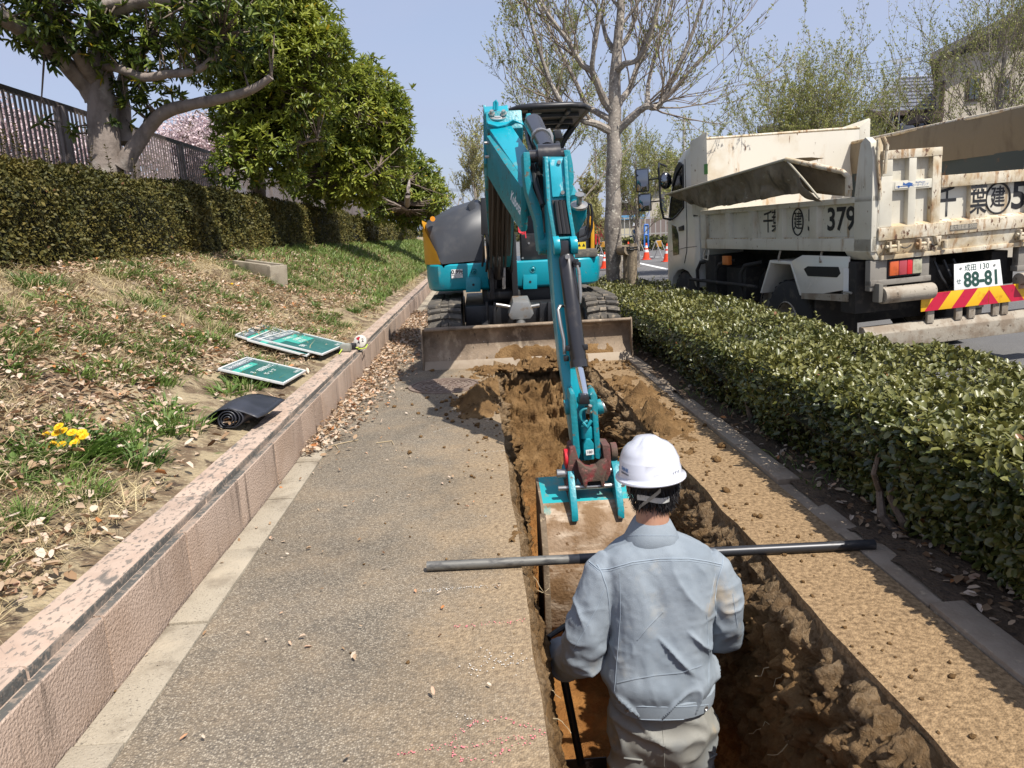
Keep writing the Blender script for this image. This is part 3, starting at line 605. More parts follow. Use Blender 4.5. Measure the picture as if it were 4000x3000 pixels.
# ---- litter, straw and weeds on the bank
def bank_pts(n, x0, x1, y0, y1, p=1.4):
    u = RNG.random(n); yy = y0*(y1/y0)**(u**(1/ p if p else 1)); xx = RNG.uniform(x0, x1, n)
    return np.stack([xx, yy, bank_at(xx, yy)], 1)
LIT = leafmat('dry fallen leaf', [(0.12, 0.065, 0.035), (0.27, 0.17, 0.095), (0.43, 0.31, 0.205), (0.58, 0.48, 0.385), (0.45, 0.19, 0.07)], rough=0.8, transl=0.1, spec=0.2)
STRAW = leafmat('dry straw', [(0.16, 0.11, 0.06), (0.34, 0.26, 0.14), (0.50, 0.41, 0.23), (0.60, 0.50, 0.31)], rough=0.8, transl=0.15, spec=0.2)
GREEN = leafmat('young weed', [(0.05, 0.095, 0.02), (0.095, 0.165, 0.03), (0.16, 0.235, 0.05), (0.25, 0.29, 0.085)], rough=0.55, transl=0.3)
def litter(name, P, L, label, flat=0.5, lift=0.008):
    k = len(P); az = RNG.uniform(0, 6.283, k); D = np.stack([np.cos(az), np.sin(az), RNG.normal(0, 0.3, k)], 1); N = unit(np.array([0, 0, 1.0])+rdirs(k)*flat)
    sz = RNG.uniform(0.5, 1.25, k)*L
    me = leaf_mesh(name, P+np.array([0, 0, lift])*RNG.random((k, 1)), D, N, sz, sz*RNG.uniform(0.35, 0.65, k), np.clip(RNG.normal(0.5, 0.24, k), 0, 1), fold=RNG.uniform(-0.1, 0.5, (k, 1)), curl=RNG.uniform(-0.25, 0.3, (k, 1)))
    o = link(name, me, LIT); tag(o, label, 'leaves', kind='stuff'); return o
P = bank_pts(36000, -3.65, -1.33, 1.5, 22)
dens = fbm(P*np.array([1, 1, 0]), 1.3, 3, 31); near_wall = P[:, 0] > -1.75
P = P[(dens > -0.5) & ~(near_wall & (RNG.random(len(P)) < 0.75) & (P[:, 1] > 2.2))]
litter('leaf_litter', P, 0.047, 'pale dry fallen leaves strewn over the grass bank', lift=0.055)
P = bank_pts(60000, -3.65, -1.36, 1.6, 26)
dens = fbm(P*np.array([1, 1, 0]), 1.1, 3, 57)+np.clip((-P[:, 0]-1.75)*0.8, -0.6, 0.45); P = P[dens > -0.15]; k = len(P)
D = unit(rdirs(k)*np.array([1, 1, 0.3])+np.array([0, 0, 0.42])); o = link('dry_grass', blade_mesh('dry_grass', P, D, RNG.uniform(0.05, 0.19, k), RNG.uniform(0.002, 0.0045, k)*(1+P[:, 1]*0.07), np.clip(RNG.normal(0.55, 0.2, k), 0, 1), 0.35), STRAW); tag(o, 'matted straw coloured dead grass on the bank', 'grass', kind='stuff')
# green weeds in tufts
tf = [(-1.95, 1.95), (-2.25, 2.6), (-2.7, 3.0), (-2.9, 3.6), (-2.35, 3.3), (-1.85, 2.9), (-1.75, 3.4), (-2.5, 4.2), (-3.1, 4.4), (-2.0, 4.5), (-3.2, 5.6), (-2.6, 6.0), (-2.05, 4.9), (-3.3, 7.2)]
for _ in range(240): tf.append((random.uniform(-3.5, -1.5), 1.9*(13/1.9)**random.random()))
for _ in range(60): tf.append((random.uniform(-3.6, -2.0), random.uniform(9, 17)))
TP, TD, TLn, TW, TT = [], [], [], [], []; LP, LD, LL = [], [], []
for (x, y) in tf:
    k = random.randint(40, 110); s = random.uniform(0.05, 0.17); tone = random.uniform(0.2, 0.75)
    for _ in range(k):
        a = random.uniform(0, 6.28); r = s*math.sqrt(random.random()); px, py = x+math.cos(a)*r, y+math.sin(a)*r
        if px > -1.34: continue
        TP.append((px, py)); TD.append((math.cos(a)*0.6*r/s, math.sin(a)*0.6*r/s, random.uniform(0.5, 1.2))); TLn.append(random.uniform(0.04, 0.13)); TW.append(random.uniform(0.004, 0.009)*(1+y*0.04)); TT.append(tone+random.gauss(0, 0.13))
    if random.random() < 0.75:
        for _ in range(random.randint(8, 30)):
            a = random.uniform(0, 6.28); r = s*0.8*random.random(); px, py = x+math.cos(a)*r, y+math.sin(a)*r
            if px > -1.36: continue
            LP.append((px, py)); LD.append((math.cos(a), math.sin(a), random.uniform(0.15, 0.9))); LL.append(random.uniform(0.03, 0.10))
# greener sward further along
for _ in range(15000):
    y = 10.5*(45/10.5)**random.random(); x = random.uniform(-3.6, -1.5)
    if vn if False else False: pass
    if y < 15 and random.random() > (y-9.5)/6: continue
    TP.append((x, y)); a = random.uniform(0, 6.28); TD.append((math.cos(a)*0.4, math.sin(a)*0.4, 1)); TLn.append(random.uniform(0.08, 0.2)); TW.append(0.010+0.0008*y); TT.append(random.gauss(0.6, 0.2))
TP = np.array(TP); TP = np.column_stack([TP, bank_at(TP[:, 0], TP[:, 1])-0.005]); k = len(TP)
o = link('green_weeds', blade_mesh('green_weeds', TP, np.array(TD), np.array(TLn), np.array(TW), np.clip(TT, 0, 1), 0.25), GREEN); tag(o, 'fresh green weeds and grass tufts growing on the bank', 'weeds', kind='stuff')
LP = np.array(LP); LP = np.column_stack([LP, bank_at(LP[:, 0], LP[:, 1])]); k = len(LP)
o = link('broad_weeds', leaf_mesh('broad_weeds', LP, np.array(LD), np.tile([0, 0, 1.0], (k, 1)), np.array(LL), np.array(LL)*0.36, np.clip(RNG.normal(0.45, 0.2, k), 0, 1)), GREEN); tag(o, 'broad leaved weeds among the dead grass of the bank', 'weeds', kind='stuff')
# dry leaves blown along the foot of the wall, petals and bits on the paving
P = np.stack([WX+0.02+np.abs(RNG.normal(0, 0.15, 5200)), RNG.uniform(4.2, 12.5, 5200), 0*np.zeros(5200)], 1); P = P[RNG.random(len(P)) < np.interp(P[:, 1], [4.2, 5, 6.5], [.3, .6, 1])]
w_ = np.interp(P[:, 1], [3.9, 4.6, 5.5, 8, 12], [0.25, 0.55, 0.8, 1.3, 1.3]); P[:, 0] = WX+0.02+(P[:, 0]-WX-0.02)*w_*1.25
P[:, 2] = 0.012+0.05*np.exp(-((P[:, 0]-WX)/0.22)**2)*RNG.random(len(P)); P = P[P[:, 0] < -0.3]
litter('blown_leaves', P, 0.042, 'drift of dry brown leaves on the paving against the foot of the wall', 0.9)
P = np.stack([RNG.uniform(-1.1, 0.05, 150), RNG.uniform(1.4, 6, 150), np.full(150, 0.008)], 1)
litter('scattered_leaf_bits', P, 0.022, 'scattered leaf bits and petals on the paving', 0.3)
P = np.stack([RNG.uniform(1.53, 2.3, 2200), 1.0*(9/1.0)**RNG.random(2200), np.full(2200, 0.015)], 1)
litter('bed_litter', P, 0.045, 'fallen leaves on the dark earth under the right hedge', 0.6)
k = 1700; P = np.stack([RNG.uniform(1.52, 1.85, k), 1.1*(8/1.1)**RNG.random(k), np.full(k, 0.0)], 1); P = P[fbm(P, 3, 2, 91) > 0.05]; k = len(P)
o = link('bed_weeds', blade_mesh('bed_weeds', P, unit(rdirs(k)+np.array([0, 0, 1.0])), RNG.uniform(0.03, 0.11, k), RNG.uniform(0.003, 0.008, k), RNG.uniform(0.1, 0.8, k), 0.3), GREEN); tag(o, 'small weeds along the edge of the planting bed', 'weeds', kind='stuff')
# ================================================================== TREES
def limb(mb, pts, r, n=9, jitter=0.02):
    """smooth a few control points into a limb"""
    pts = [Vector(p) for p in pts]; out, rr = [], []
    m = len(pts)
    for i in range(m-1):
        p0, p1, p2, p3 = pts[max(i-1, 0)], pts[i], pts[i+1], pts[min(i+2, m-1)]
        for k in range(4):
            t = k/4; out.append(0.5*((2*p1)+(p2-p0)*t+(2*p0-5*p1+4*p2-p3)*t*t+(3*p1-p0-3*p2+p3)*t**3)); rr.append(r[i]*(1-t)+r[i+1]*t)
    out.append(pts[-1]); rr.append(r[-1])
    out = [p+Vector((random.gauss(0, 1), random.gauss(0, 1), random.gauss(0, 1)))*jitter*q for p, q in zip(out, rr)]
    rr = [q*random.uniform(0.94, 1.07) for q in rr]
    mb.tube(out, rr, n); return out
def rosettes(name, C, D, m, parent, L=0.12, W=0.034, per=9, tintc=None):
    k = len(C); n = k*per; Cc = np.repeat(C, per, 0); Dd = np.repeat(unit(D), per, 0)
    S = unit(np.cross(Dd, rdirs(n))); ang = RNG.uniform(0.25, 0.98, n)[:, None]
    d = unit(Dd*(1-ang)+S*ang); L_ = L*RNG.uniform(0.6, 1.15, n)
    base = np.clip(0.45+0.2*fbm(C, 1.2, 2, 12)+RNG.normal(0, 0.1, k), 0, 1) if tintc is None else tintc
    tint = np.clip(np.repeat(base, per)+RNG.normal(0, 0.13, n), 0, 0.92); tint[RNG.random(n) < 0.012] = 1
    o = link(name, leaf_mesh(name, Cc-d*0.01, d, Dd*0.6+np.array([0, 0, 0.7]), L_, W*RNG.uniform(0.8, 1.2, n), tint, fold=0.12, curl=0.18), m, parent); o['kind'] = 'stuff'; return o
EVER = leafmat('evergreen leaf', [(0.028, 0.050, 0.013), (0.070, 0.110, 0.022), (0.16, 0.21, 0.033), (0.31, 0.34, 0.05, .93), (0.5, 0.36, 0.03, 1.0)], rough=0.42, transl=0.34)
SMOOTHB = mat('smooth grey bark', (0.26, 0.215, 0.185), 0.85, layers=[((0.16, 0.13, 0.11), 7, 0.42, 0.7, (1, 1, 0.5)), ((0.35, 0.31, 0.27), 4, 0.55, 0.75), ((0.06, 0.05, 0.042), 16, 0.66, 0.72, (1, 1, 0.15))], bump=(22, 0.012))
def blob_points(blobs, dens):
    C, D = [], []
    for (c, r, sq) in blobs:
        k = int(dens*r*r)
        d = rdirs(k); rad = r*(0.45+0.55*RNG.random(k)**0.45)*(1+0.28*fbm(d*2.0+np.array(c), 1.6, 3, 4))
        p = np.array(c)+d*rad[:, None]*np.array([1, 1, sq]); C.append(p); D.append(unit(d+np.array([0, 0, 0.55])+rdirs(k)*0.35))
    return np.concatenate(C), np.concatenate(D)
def twigs_to(C, anchors, name, m, parent, frac=0.35):
    A = np.array([a[:] for a in anchors]); sel = RNG.random(len(C)) < frac; Cs = C[sel]
    dist = ((Cs[:, None]-A[None])**2).sum(2); near = A[np.argmin(dist, 1)]
    mid = Cs*0.72+near*0.28
    V, F = twig_arrays(mid, Cs, np.full(len(Cs), 0.009), np.full(len(Cs), 0.004)); V2, F2 = twig_arrays(near, mid, np.full(len(Cs), 0.016), np.full(len(Cs), 0.009))
    o = link(name, mesh_np(name, np.concatenate([V, V2]), np.concatenate([F, F2+len(V)])), m, parent); o['kind'] = 'stuff'
# --- the big leaning evergreen at the left
YB = 9.9
def a(x, y, Y=YB): return AY(x, y, Y)
t1 = thing('evergreen_tree', 'big grey trunked evergreen tree at the left with spreading bare limbs', 'tree', a(410, 720))
mb = MB(); anch = []
anch += limb(mb, [a(418, 760), a(415, 640), a(402, 480), a(392, 350), a(385, 220), a(380, 90), a(372, -80, 9.8), a(365, -300, 9.6)], [0.215, 0.19, 0.165, 0.16, 0.125, 0.11, 0.09, 0.07], 14)
mb.build('trunk', SMOOTHB, t1, smooth=True)
def LB(pts, r, n=10):
    q = MB(); r_ = limb(q, pts, r, n); q.build('limb', SMOOTHB, t1, smooth=True); anch.extend(r_[3:]); return r_
LB([a(372, 390), a(325, 320, 9.8), a(240, 235, 9.5), a(150, 165, 9.1), a(20, 75, 8.6), a(-120, 0, 8.2)], [0.125, 0.115, 0.10, 0.09, 0.08, 0.07])
LB([a(375, 330), a(330, 250, 9.6), a(285, 190, 9.4), a(225, 120, 9.2), a(200, 20, 9.0)], [0.10, 0.085, 0.075, 0.06, 0.05])
LB([a(478, 650), a(530, 570), a(580, 500), a(640, 440, 9.8), a(730, 412, 9.7), a(850, 388, 9.5), a(975, 355, 9.3), a(1060, 300, 9.2)], [0.12, 0.10, 0.085, 0.08, 0.07, 0.06, 0.05, 0.04])
LB([a(385, 260), a(450, 262, 9.7), a(560, 302, 9.5), a(650, 290, 9.4), a(760, 278, 9.3), a(830, 225, 9.2), a(865, 140, 9.1)], [0.075, 0.06, 0.05, 0.05, 0.04, 0.033, 0.025])
LB([a(488, 560, 10.1), a(482, 420, 10.2), a(478, 320, 10.2), a(520, 200, 10.2)], [0.10, 0.085, 0.07, 0.05])
LB([a(395, 170), a(420, 90, 9.7), a(470, 35, 9.6), a(600, 0, 9.4), a(720, 8, 9.2), a(790, 30, 9.1)], [0.10, 0.085, 0.08, 0.07, 0.055, 0.04])
LB([a(365, 150), a(370, 40, 9.6), a(480, 8, 9.5)], [0.07, 0.06, 0.055])
LB([a(560, 200, 9.9), a(590, 130, 9.8), a(588, 90, 9.8)], [0.05, 0.045, 0.04])
spots = [(90, 60, 9.0, .45), (170, 95, 9.1, .42), (260, 60, 9.3, .48), (330, 110, 9.4, .34), (230, 25, 9.2, .5), (60, 10, 8.8, .5), (300, 175, 9.3, .25), (520, 90, 9.8, .36), (560, 130, 9.8, .38), (610, 105, 9.7, .3), (640, 150, 9.7, .28), (500, 200, 9.9, .34), (560, 215, 9.8, .36), (610, 255, 9.6, .30), (690, 225, 9.5, .26), (480, 255, 9.8, .3), (430, 210, 9.8, .28), (560, 345, 9.8, .22), (600, 390, 9.8, .24), (540, 420, 9.9, .22), (660, 360, 9.7, .2), (500, 330, 10, .25), (700, 30, 9.3, .35), (770, 90, 9.2, .38), (820, 60, 9.1, .45), (880, 130, 9.1, .42), (840, 200, 9.2, .36), (760, 170, 9.3, .3), (920, 40, 9.0, .5), (480, 450, 10.0, .22), (150, 170, 9.0, .2), (200, 200, 9.2, .18), (310, 500, 9.9, .14), (335, 520, 9.9, .12), (150, 480, 9.0, .10)]
Cc, Dd = blob_points([(a(x, y, Y)[:], r, 0.85) for x, y, Y, r in spots]+[((-5.2+random.uniform(-2, 2.6), 8.4+random.uniform(-2.6, 1.5), 5.4+random.uniform(-0.3, 1.4)), 0.8, 0.8) for _ in range(9)], 230)
rosettes('crown', Cc, Dd, EVER, t1, 0.135, 0.036, 8, np.clip(RNG.normal(0.33, 0.20, len(Cc)), 0, 1)); twigs_to(Cc, anch, 'twigs', BARK, t1, 0.5)
# --- the denser evergreens behind it
def evergreen(label, trunk, blobs, limbs, L, dens, W=None, tm=0.45):
    t = thing('evergreen_tree', label, 'tree', trunk[0], group='evergreen trees behind the bank hedge'); q = MB(); an = list(limb(q, trunk, [0.17-0.15*i/(len(trunk)-1) for i in range(len(trunk))], 10)); q.build('trunk', SMOOTHB, t, smooth=True)
    for p, r in limbs:
        q = MB(); an += limb(q, p, [r*(1-0.88*i/(len(p)-1)) for i in range(len(p))], 7); q.build('limb', SMOOTHB, t, smooth=True)
    C_, D_ = blob_points(blobs, dens); rosettes('crown', C_, D_, EVER, t, L, W or L*0.28, 8, np.clip(tm+0.25*fbm(C_, 1.1, 2, 5)+RNG.normal(0, 0.12, len(C_)), 0, 1)); twigs_to(C_, an, 'twigs', BARK, t, 0.25)
Y2 = 14.0
b2 = [(950, 60, 1.0), (1060, 40, .8), (1130, 90, .8), (1190, 110, .75), (1240, 150, .55), (1090, 190, .9), (1000, 230, .8), (1210, 230, .6), (1280, 200, .45), (1120, 310, .75), (1020, 330, .7), (930, 320, .55), (880, 420, .5), (960, 420, .6), (1060, 430, .7), (1000, 500, .6), (920, 520, .5), (1080, 560, .55), (960, 600, .45), (1180, 380, .6), (820, 60, .7), (800, 250, .4), (860, 150, .6), (980, -60, 1.0), (1130, -30, .7)]
evergreen('dense glossy evergreen tree, tallest behind the bank hedge', [AX(1010, 760, -4.7), AY(1000, 600, Y2+.3), AY(1010, 420, Y2+.2), AY(1060, 260, Y2), AY(1090, 120, Y2), AY(1100, -60, Y2)], [(AY(x, y, Y2+random.uniform(-.7, .9))[:], r*random.uniform(.8, 1.1), 0.9) for x, y, r in b2+[(random.uniform(860, 1240), random.uniform(300, 680), .42) for _ in range(16)]],
          [([AY(1005, 560, Y2), AY(1080, 600, Y2-.3), AY(1180, 560, Y2-.5), AY(1240, 540, Y2-.6)], .055), ([AY(1010, 450, Y2), AY(1150, 400, Y2-.3), AY(1200, 330, Y2-.4)], .08), ([AY(1060, 300, Y2), AY(950, 220, Y2), AY(900, 120, Y2)], .07)], 0.15, 430, tm=0.66)
Y3 = 17.5
b3 = [(1310, 360, .75), (1380, 330, .7), (1430, 310, .5), (1460, 380, .7), (1500, 440, .6), (1540, 430, .45), (1380, 430, .8), (1300, 470, .8), (1450, 500, .8), (1530, 520, .5), (1560, 500, .35), (1380, 560, .8), (1280, 580, .7), (1490, 600, .7), (1540, 590, .4), (1420, 660, .8), (1330, 690, .7), (1250, 680, .6), (1500, 680, .55), (1560, 650, .3), (1230, 450, .6), (1200, 560, .6), (1180, 650, .5), (1150, 720, .4), (1400, 740, .5), (1300, 760, .4)]
evergreen('rounded bright evergreen tree in the middle of the hedge row', [AX(1290, 800, -4.8), AY(1290, 700, Y3), AY(1300, 600, Y3), AY(1350, 480, Y3), AY(1400, 380, Y3)], [(AY(x, y, Y3+random.uniform(-.9, .9))[:], r*random.uniform(.8, 1.1), 0.9) for x, y, r in b3+[(random.uniform(1200, 1520), random.uniform(420, 740), .45) for _ in range(18)]],
          [([AY(1300, 620, Y3), AY(1350, 560, Y3-.4), AY(1370, 500, Y3-.7), AY(1400, 470, Y3-.8)], .05), ([AY(1295, 720, Y3), AY(1370, 705, Y3-.8), AY(1430, 690, Y3-1.0), AY(1480, 650, Y3-1.1)], .06), ([AY(1290, 560, Y3-.6), AY(1270, 450, Y3-.7), AY(1290, 400, Y3-.8)], .07)], 0.17, 390, tm=0.66)
Y4 = 24.0
b4 = [(1560, 640, .7), (1600, 670, .8), (1640, 690, .7), (1670, 720, .6), (1580, 730, .9), (1640, 760, .8), (1690, 770, .5), (1550, 790, .8), (1620, 810, .8), (1680, 810, .5), (1720, 770, .35), (1500, 760, .7), (1470, 800, .6), (1660, 840, .6), (1590, 840, .6), (1720, 800, .4)]
evergreen('farthest small evergreen tree just left of the excavator', [AX(1590, 880, -4.9), AY(1590, 800, Y4), AY(1600, 700, Y4)], [(AY(x, y, Y4+random.uniform(-.6, 1.5))[:], r, 0.9) for x, y, r in b4], [([AY(1590, 820, Y4), AY(1530, 790, Y4-.8), AY(1480, 770, Y4-1)], .05)], 0.20, 260, tm=0.55)

# --- cherry blossom beyond the fence
BLOS = leafmat('cherry blossom', [(0.55, 0.43, 0.46), (0.70, 0.56, 0.58), (0.78, 0.68, 0.69), (0.5, 0.40, 0.40)], rough=0.8, transl=0.3, spec=0.2)
def cherry(label, base, blobs):
    t = thing('cherry_tree', label, 'tree', base, group='cherry trees beyond the fence'); an = []
    q = MB(); an += limb(q, [base, base+Vector((0.2, 0, 1.6)), base+Vector((0, 0.3, 3.0))], [0.3, 0.24, 0.15], 8)
    for c, r, s in blobs: an += limb(q, [base+Vector((0.1, 0.1, 1.5)), (Vector(c)+base)/2+Vector((0, 0, 0.8)), Vector(c), Vector(c)+Vector((random.uniform(-1, 1), random.uniform(-1, 1), r*0.8))], [0.13, 0.09, 0.05, 0.02], 5)
    q.build('trunk', BARK, t, smooth=True)
    C_, D_ = blob_points(blobs, 1250); k = len(C_)
    o = link('crown', leaf_mesh('crown', C_, rdirs(k), rdirs(k), RNG.uniform(0.06, 0.13, k), RNG.uniform(0.06, 0.12, k), np.clip(RNG.normal(0.5, 0.22, k), 0, 1), simple=True), BLOS, t); o['kind'] = 'stuff'; twigs_to(C_, an, 'twigs', BARK, t, 0.06)
cherry('pale pink cherry tree in bloom seen past the right of the big trunk', Vector((-11.5, 31, 1.4)), [(AY(x, y, 31)[:], r, 0.7) for x, y, r in ((720, 560, 1.4), (800, 540, 1.5), (870, 555, 1.5), (940, 590, 1.3), (680, 600, 1.2), (820, 620, 1.5), (760, 640, 1.5), (900, 650, 1.4))])
cherry('pale pink cherry tree in bloom behind the slats at the far left', Vector((-14.5, 22, 1.4)), [(AY(x, y, 22)[:], r, 0.7) for x, y, r in ((-60, 480, 1.1), (40, 520, 1.0), (140, 560, 1.0), (240, 600, .9), (330, 600, .9), (60, 600, 1.0), (420, 620, .8), (560, 640, .9))])

# --- street trees with bare spring branches and first leaves
MAG = mat('pale grey street tree bark', (0.30, 0.26, 0.22), 0.85, layers=[((0.17, 0.145, 0.125), 6, 0.42, 0.66), ((0.52, 0.48, 0.40), 28, 0.60, 0.64, (1, 1, 1), None, 2), ((0.12, 0.10, 0.085), 18, 0.62, 0.72, (1, 1, 0.3))], bump=(30, 0.012))
TWG = mat('brown twig', (0.26, 0.21, 0.16), 0.8, layers=[((0.14, 0.10, 0.08), 6, 0.4, 0.7)])
SPR = leafmat('spring leaf', [(0.13, 0.15, 0.04), (0.22, 0.245, 0.06), (0.32, 0.34, 0.09), (0.46, 0.42, 0.20)], rough=0.5, transl=0.35)
def bare_tree(label, base, height, trunk_r, seed, main=None, xl=None, limb_k=1.0, last=0.97, ll=None, twig_n=3, leafL=0.05, leafN=4, spread=0.6, forks=9, lean=(0, 0), first=0.3, depth=3, tm=0.45, tw=1.0, flowers=0):
    rs = random.Random(seed); t = thing('street_tree', label, 'tree', base, group='young leaved street trees')
    q = MB(); base = Vector(base); top = base+Vector((lean[0], lean[1], height))
    if main is None: main = [base-Vector((0, 0, 0.2)), base+Vector((0.02, 0, height*0.3)), base.lerp(top, 0.6), top]
    n = len(main); tr_pts = limb(q, main, [trunk_r*(1-0.8*(i/(n-1))**1.3) for i in range(n)], 11, 0.05); q.build('trunk', MAG, t, smooth=True)
    A, B, RA, RB, LPp, LDd = [], [], [], [], [], []
    limbs_mb = MB()
    def grow(p, d, length, r, lv):
        seg = 5 if lv < 2 else 4; pts = [p]; dd = d.copy()
        for s in range(seg):
            dd = (dd+Vector((rs.gauss(0, 0.13), rs.gauss(0, 0.13), rs.gauss(0.05, 0.08)))).normalized(); pts.append(pts[-1]+dd*length/seg)
        rr = [r*(1-0.7*i/seg) for i in range(seg+1)]
        if lv == 0: limbs_mb.tube(pts, rr, 7)
        else:
            for i in range(seg): A.append(pts[i]); B.append(pts[i+1]); RA.append(max(rr[i], 0.003*tw)); RB.append(max(rr[i+1], 0.0022*tw))
        if lv >= depth-1:
            for i in range(1, seg+1):
                for _ in range(leafN):
                    LPp.append(pts[i]+Vector((rs.gauss(0, 0.02), rs.gauss(0, 0.02), rs.gauss(0, 0.02)))); LDd.append((dd+Vector((rs.gauss(0, 0.6), rs.gauss(0, 0.6), rs.gauss(0.2, 0.4))))[:])
        if lv < depth:
            kids = twig_n+(2 if lv == 0 else (1 if lv == 1 else 0))
            for k in range(kids):
                f = rs.uniform(0.25, 0.98); i = min(int(f*seg), seg-1); pp = pts[i].lerp(pts[i+1], f*seg-i)
                o_ = Vector((rs.gauss(0, 1), rs.gauss(0, 1), rs.gauss(0, 0.4))); o_ = (o_-dd*o_.dot(dd)).normalized()
                nd = (dd*rs.uniform(0.75, 1.0)+o_*rs.uniform(0.4, 0.8)+Vector((0, 0, 0.32))).normalized()
                grow(pp, nd, length*rs.uniform(0.42, 0.68), max(r*0.45, 0.004), lv+1)
    for k in range(forks):
        f = first+(last-first)*(k+0.5*rs.random())/forks; idx = min(int(f*(len(tr_pts)-1)), len(tr_pts)-2); p = tr_pts[idx]
        az = k*2.4+rs.uniform(-0.5, 0.5); up = 0.55+0.9*f
        d = Vector((math.cos(az)*spread, math.sin(az)*spread, up)).normalized()
        grow(p, d, height*((0.50-0.26*f) if ll is None else ll*(1-0.25*f))*rs.uniform(0.8, 1.15), trunk_r*(0.52-0.32*f)*limb_k, 0)
    for pts_, r_ in (xl or ()):
        pl = limb(limbs_mb, pts_, [r_*(1-0.72*i/(len(pts_)-1)) for i in range(len(pts_))], 8, 0.05); m_ = len(pl)
        for k in range(int(m_*0.50)):
            f = rs.uniform(0.22, 1.0); i = min(int(f*(m_-1)), m_-2); dd = (pl[i+1]-pl[i]).normalized(); o_ = Vector((rs.gauss(0, 1), rs.gauss(0, 1), rs.gauss(0, 0.4))); o_ = (o_-dd*o_.dot(dd)).normalized()
            grow(pl[i], (dd*0.85+o_*rs.uniform(0.35, 0.8)+Vector((0, 0, 0.35))).normalized(), rs.uniform(0.5, 1.25), max(r_*0.28*(1-0.5*f), 0.007), 1)
        grow(pl[-1], (pl[-1]-pl[-2]).normalized(), 1.1, r_*0.28, 1)
    limbs_mb.build('limbs', MAG, t, smooth=True)
    V_, F_ = twig_arrays([p[:] for p in A], [p[:] for p in B], RA, RB); o = link('twigs', mesh_np('twigs', V_, F_), TWG, t); o['kind'] = 'stuff'
    k = len(LPp); sz = RNG.uniform(0.5, 1.2, k)*leafL
    o = link('crown', leaf_mesh('crown', np.array([p[:] for p in LPp]), np.array(LDd), rdirs(k)+np.array([0, 0, 1.0]), sz, sz*0.5, np.clip(RNG.normal(tm, 0.22, k), 0, 1), simple=True), SPR, t); o['kind'] = 'stuff'
    return t
yt = 10.9
def A_(*pts): return [AY(p[0], p[1], yt+(p[2] if len(p) > 2 else 0)) for p in pts]
xl = [(A_((2385, 515), (2345, 492, -.1), (2316, 480, -.2), (2271, 468, -.3), (2205, 420, -.5), (2150, 320, -.6), (2105, 190, -.7), (2060, 40, -.8)), .062), (A_((2385, 470), (2325, 434, .1), (2289, 405, .2), (2240, 300, .3), (2165, 150, .4), (2090, 0, .5)), .05),
      (A_((2396, 440), (2362, 395), (2344, 357, -.1), (2312, 280, -.2), (2271, 250, -.2), (2217, 158, -.3), (2136, 50, -.4), (2080, -60, -.4)), .066), (A_((2312, 280, -.2), (2316, 226, -.3), (2335, 90, -.4), (2357, 0, -.4), (2365, -90, -.4)), .04),
      (A_((2408, 515), (2450, 475, -.1), (2497, 434, -.2), (2529, 414, -.3), (2565, 420, -.3), (2592, 384, -.3), (2646, 271, -.4), (2705, 127, -.5), (2750, -10, -.6)), .066), (A_((2408, 420), (2430, 385, .1), (2461, 344, .2), (2493, 253, .3), (2543, 149, .4), (2579, 0, .5)), .06),
      (A_((2529, 412, -.3), (2531, 370, -.2), (2533, 325, -.1), (2565, 200, 0), (2610, 60, .1), (2640, -40, .2)), .04), (A_((2405, 280), (2440, 250, -.2), (2497, 226, -.3), (2552, 90, -.5), (2580, -30, -.6)), .05), (A_((2408, 190), (2450, 150, .2), (2480, 60, .3), (2500, -40, .4)), .045), (A_((2590, 390, -.3), (2640, 340, -.4), (2720, 250, -.5), (2820, 160, -.6), (2860, 120, -.6)), .028), (A_((2405, 210), (2370, 150, .2), (2345, 60, .3), (2300, -40, .4)), .045), (A_((2565, 420, -.3), (2590, 400, -.5), (2630, 385, -.7), (2660, 380, -.8)), .02)]
bare_tree('pale barked street tree with bare spring branches beside the excavator', (2.12, yt, 0), 6.2, 0.132, 5, xl=xl,
          main=[AY(2405, 1130, yt), AY(2397, 980, yt), AY(2395, 800, yt), AY(2398, 600, yt), AY(2400, 470, yt), AY(2402, 330, yt), AY(2412, 180, yt), AY(2425, 40, yt), AY(2430, -200, yt), AY(2440, -500, yt)], forks=5, spread=0.8, first=0.72, twig_n=2, leafL=0.052, leafN=1, depth=3, limb_k=0.6)
bare_tree('second street tree half hidden behind the excavator boom and canopy', (1.9, 18, 0), 5.4, 0.12, 11, forks=14, leafL=0.06, leafN=3, spread=0.95, first=0.25, tw=1.2, limb_k=0.55, twig_n=3)
bare_tree('slim upright street tree between the lichened trunk and the truck mirrors', (5.95, 27, -0.1), 3.9, 0.11, 21, forks=22, leafL=0.065, leafN=3, spread=0.40, first=0.18, tw=0.8, limb_k=0.35, twig_n=3, last=0.75, ll=0.55, tm=0.6)
bare_tree('leafing tree rising above the truck cab', (6.95, 22, -0.1), 3.15, 0.11, 31, forks=24, leafL=0.06, leafN=5, spread=0.40, first=0.12, tw=0.7, limb_k=0.3, twig_n=3, tm=0.6, last=0.6, ll=0.60)
bare_tree('bushy leafing tree above the middle of the truck bed', (8.1, 17.5, -0.1), 4.0, 0.11, 41, forks=34, leafL=0.052, leafN=5, spread=0.40, first=0.12, tw=0.6, limb_k=0.3, twig_n=3, tm=0.6, last=0.6, ll=0.66)
bare_tree('tall leafing tree at the right edge before the beige house', (10.2, 14.2, -0.1), 5.0, 0.11, 51, forks=24, leafL=0.046, leafN=3, spread=0.55, first=0.25, tw=0.7, tm=0.5, limb_k=0.4, twig_n=3, last=0.8, ll=0.52)
bare_tree('far brownish budding tree right of the excavator canopy', (5.4, 34, -0.1), 2.9, 0.11, 61, forks=18, leafL=0.08, leafN=4, spread=0.6, first=0.15, tw=2.0, tm=0.95, limb_k=0.5)
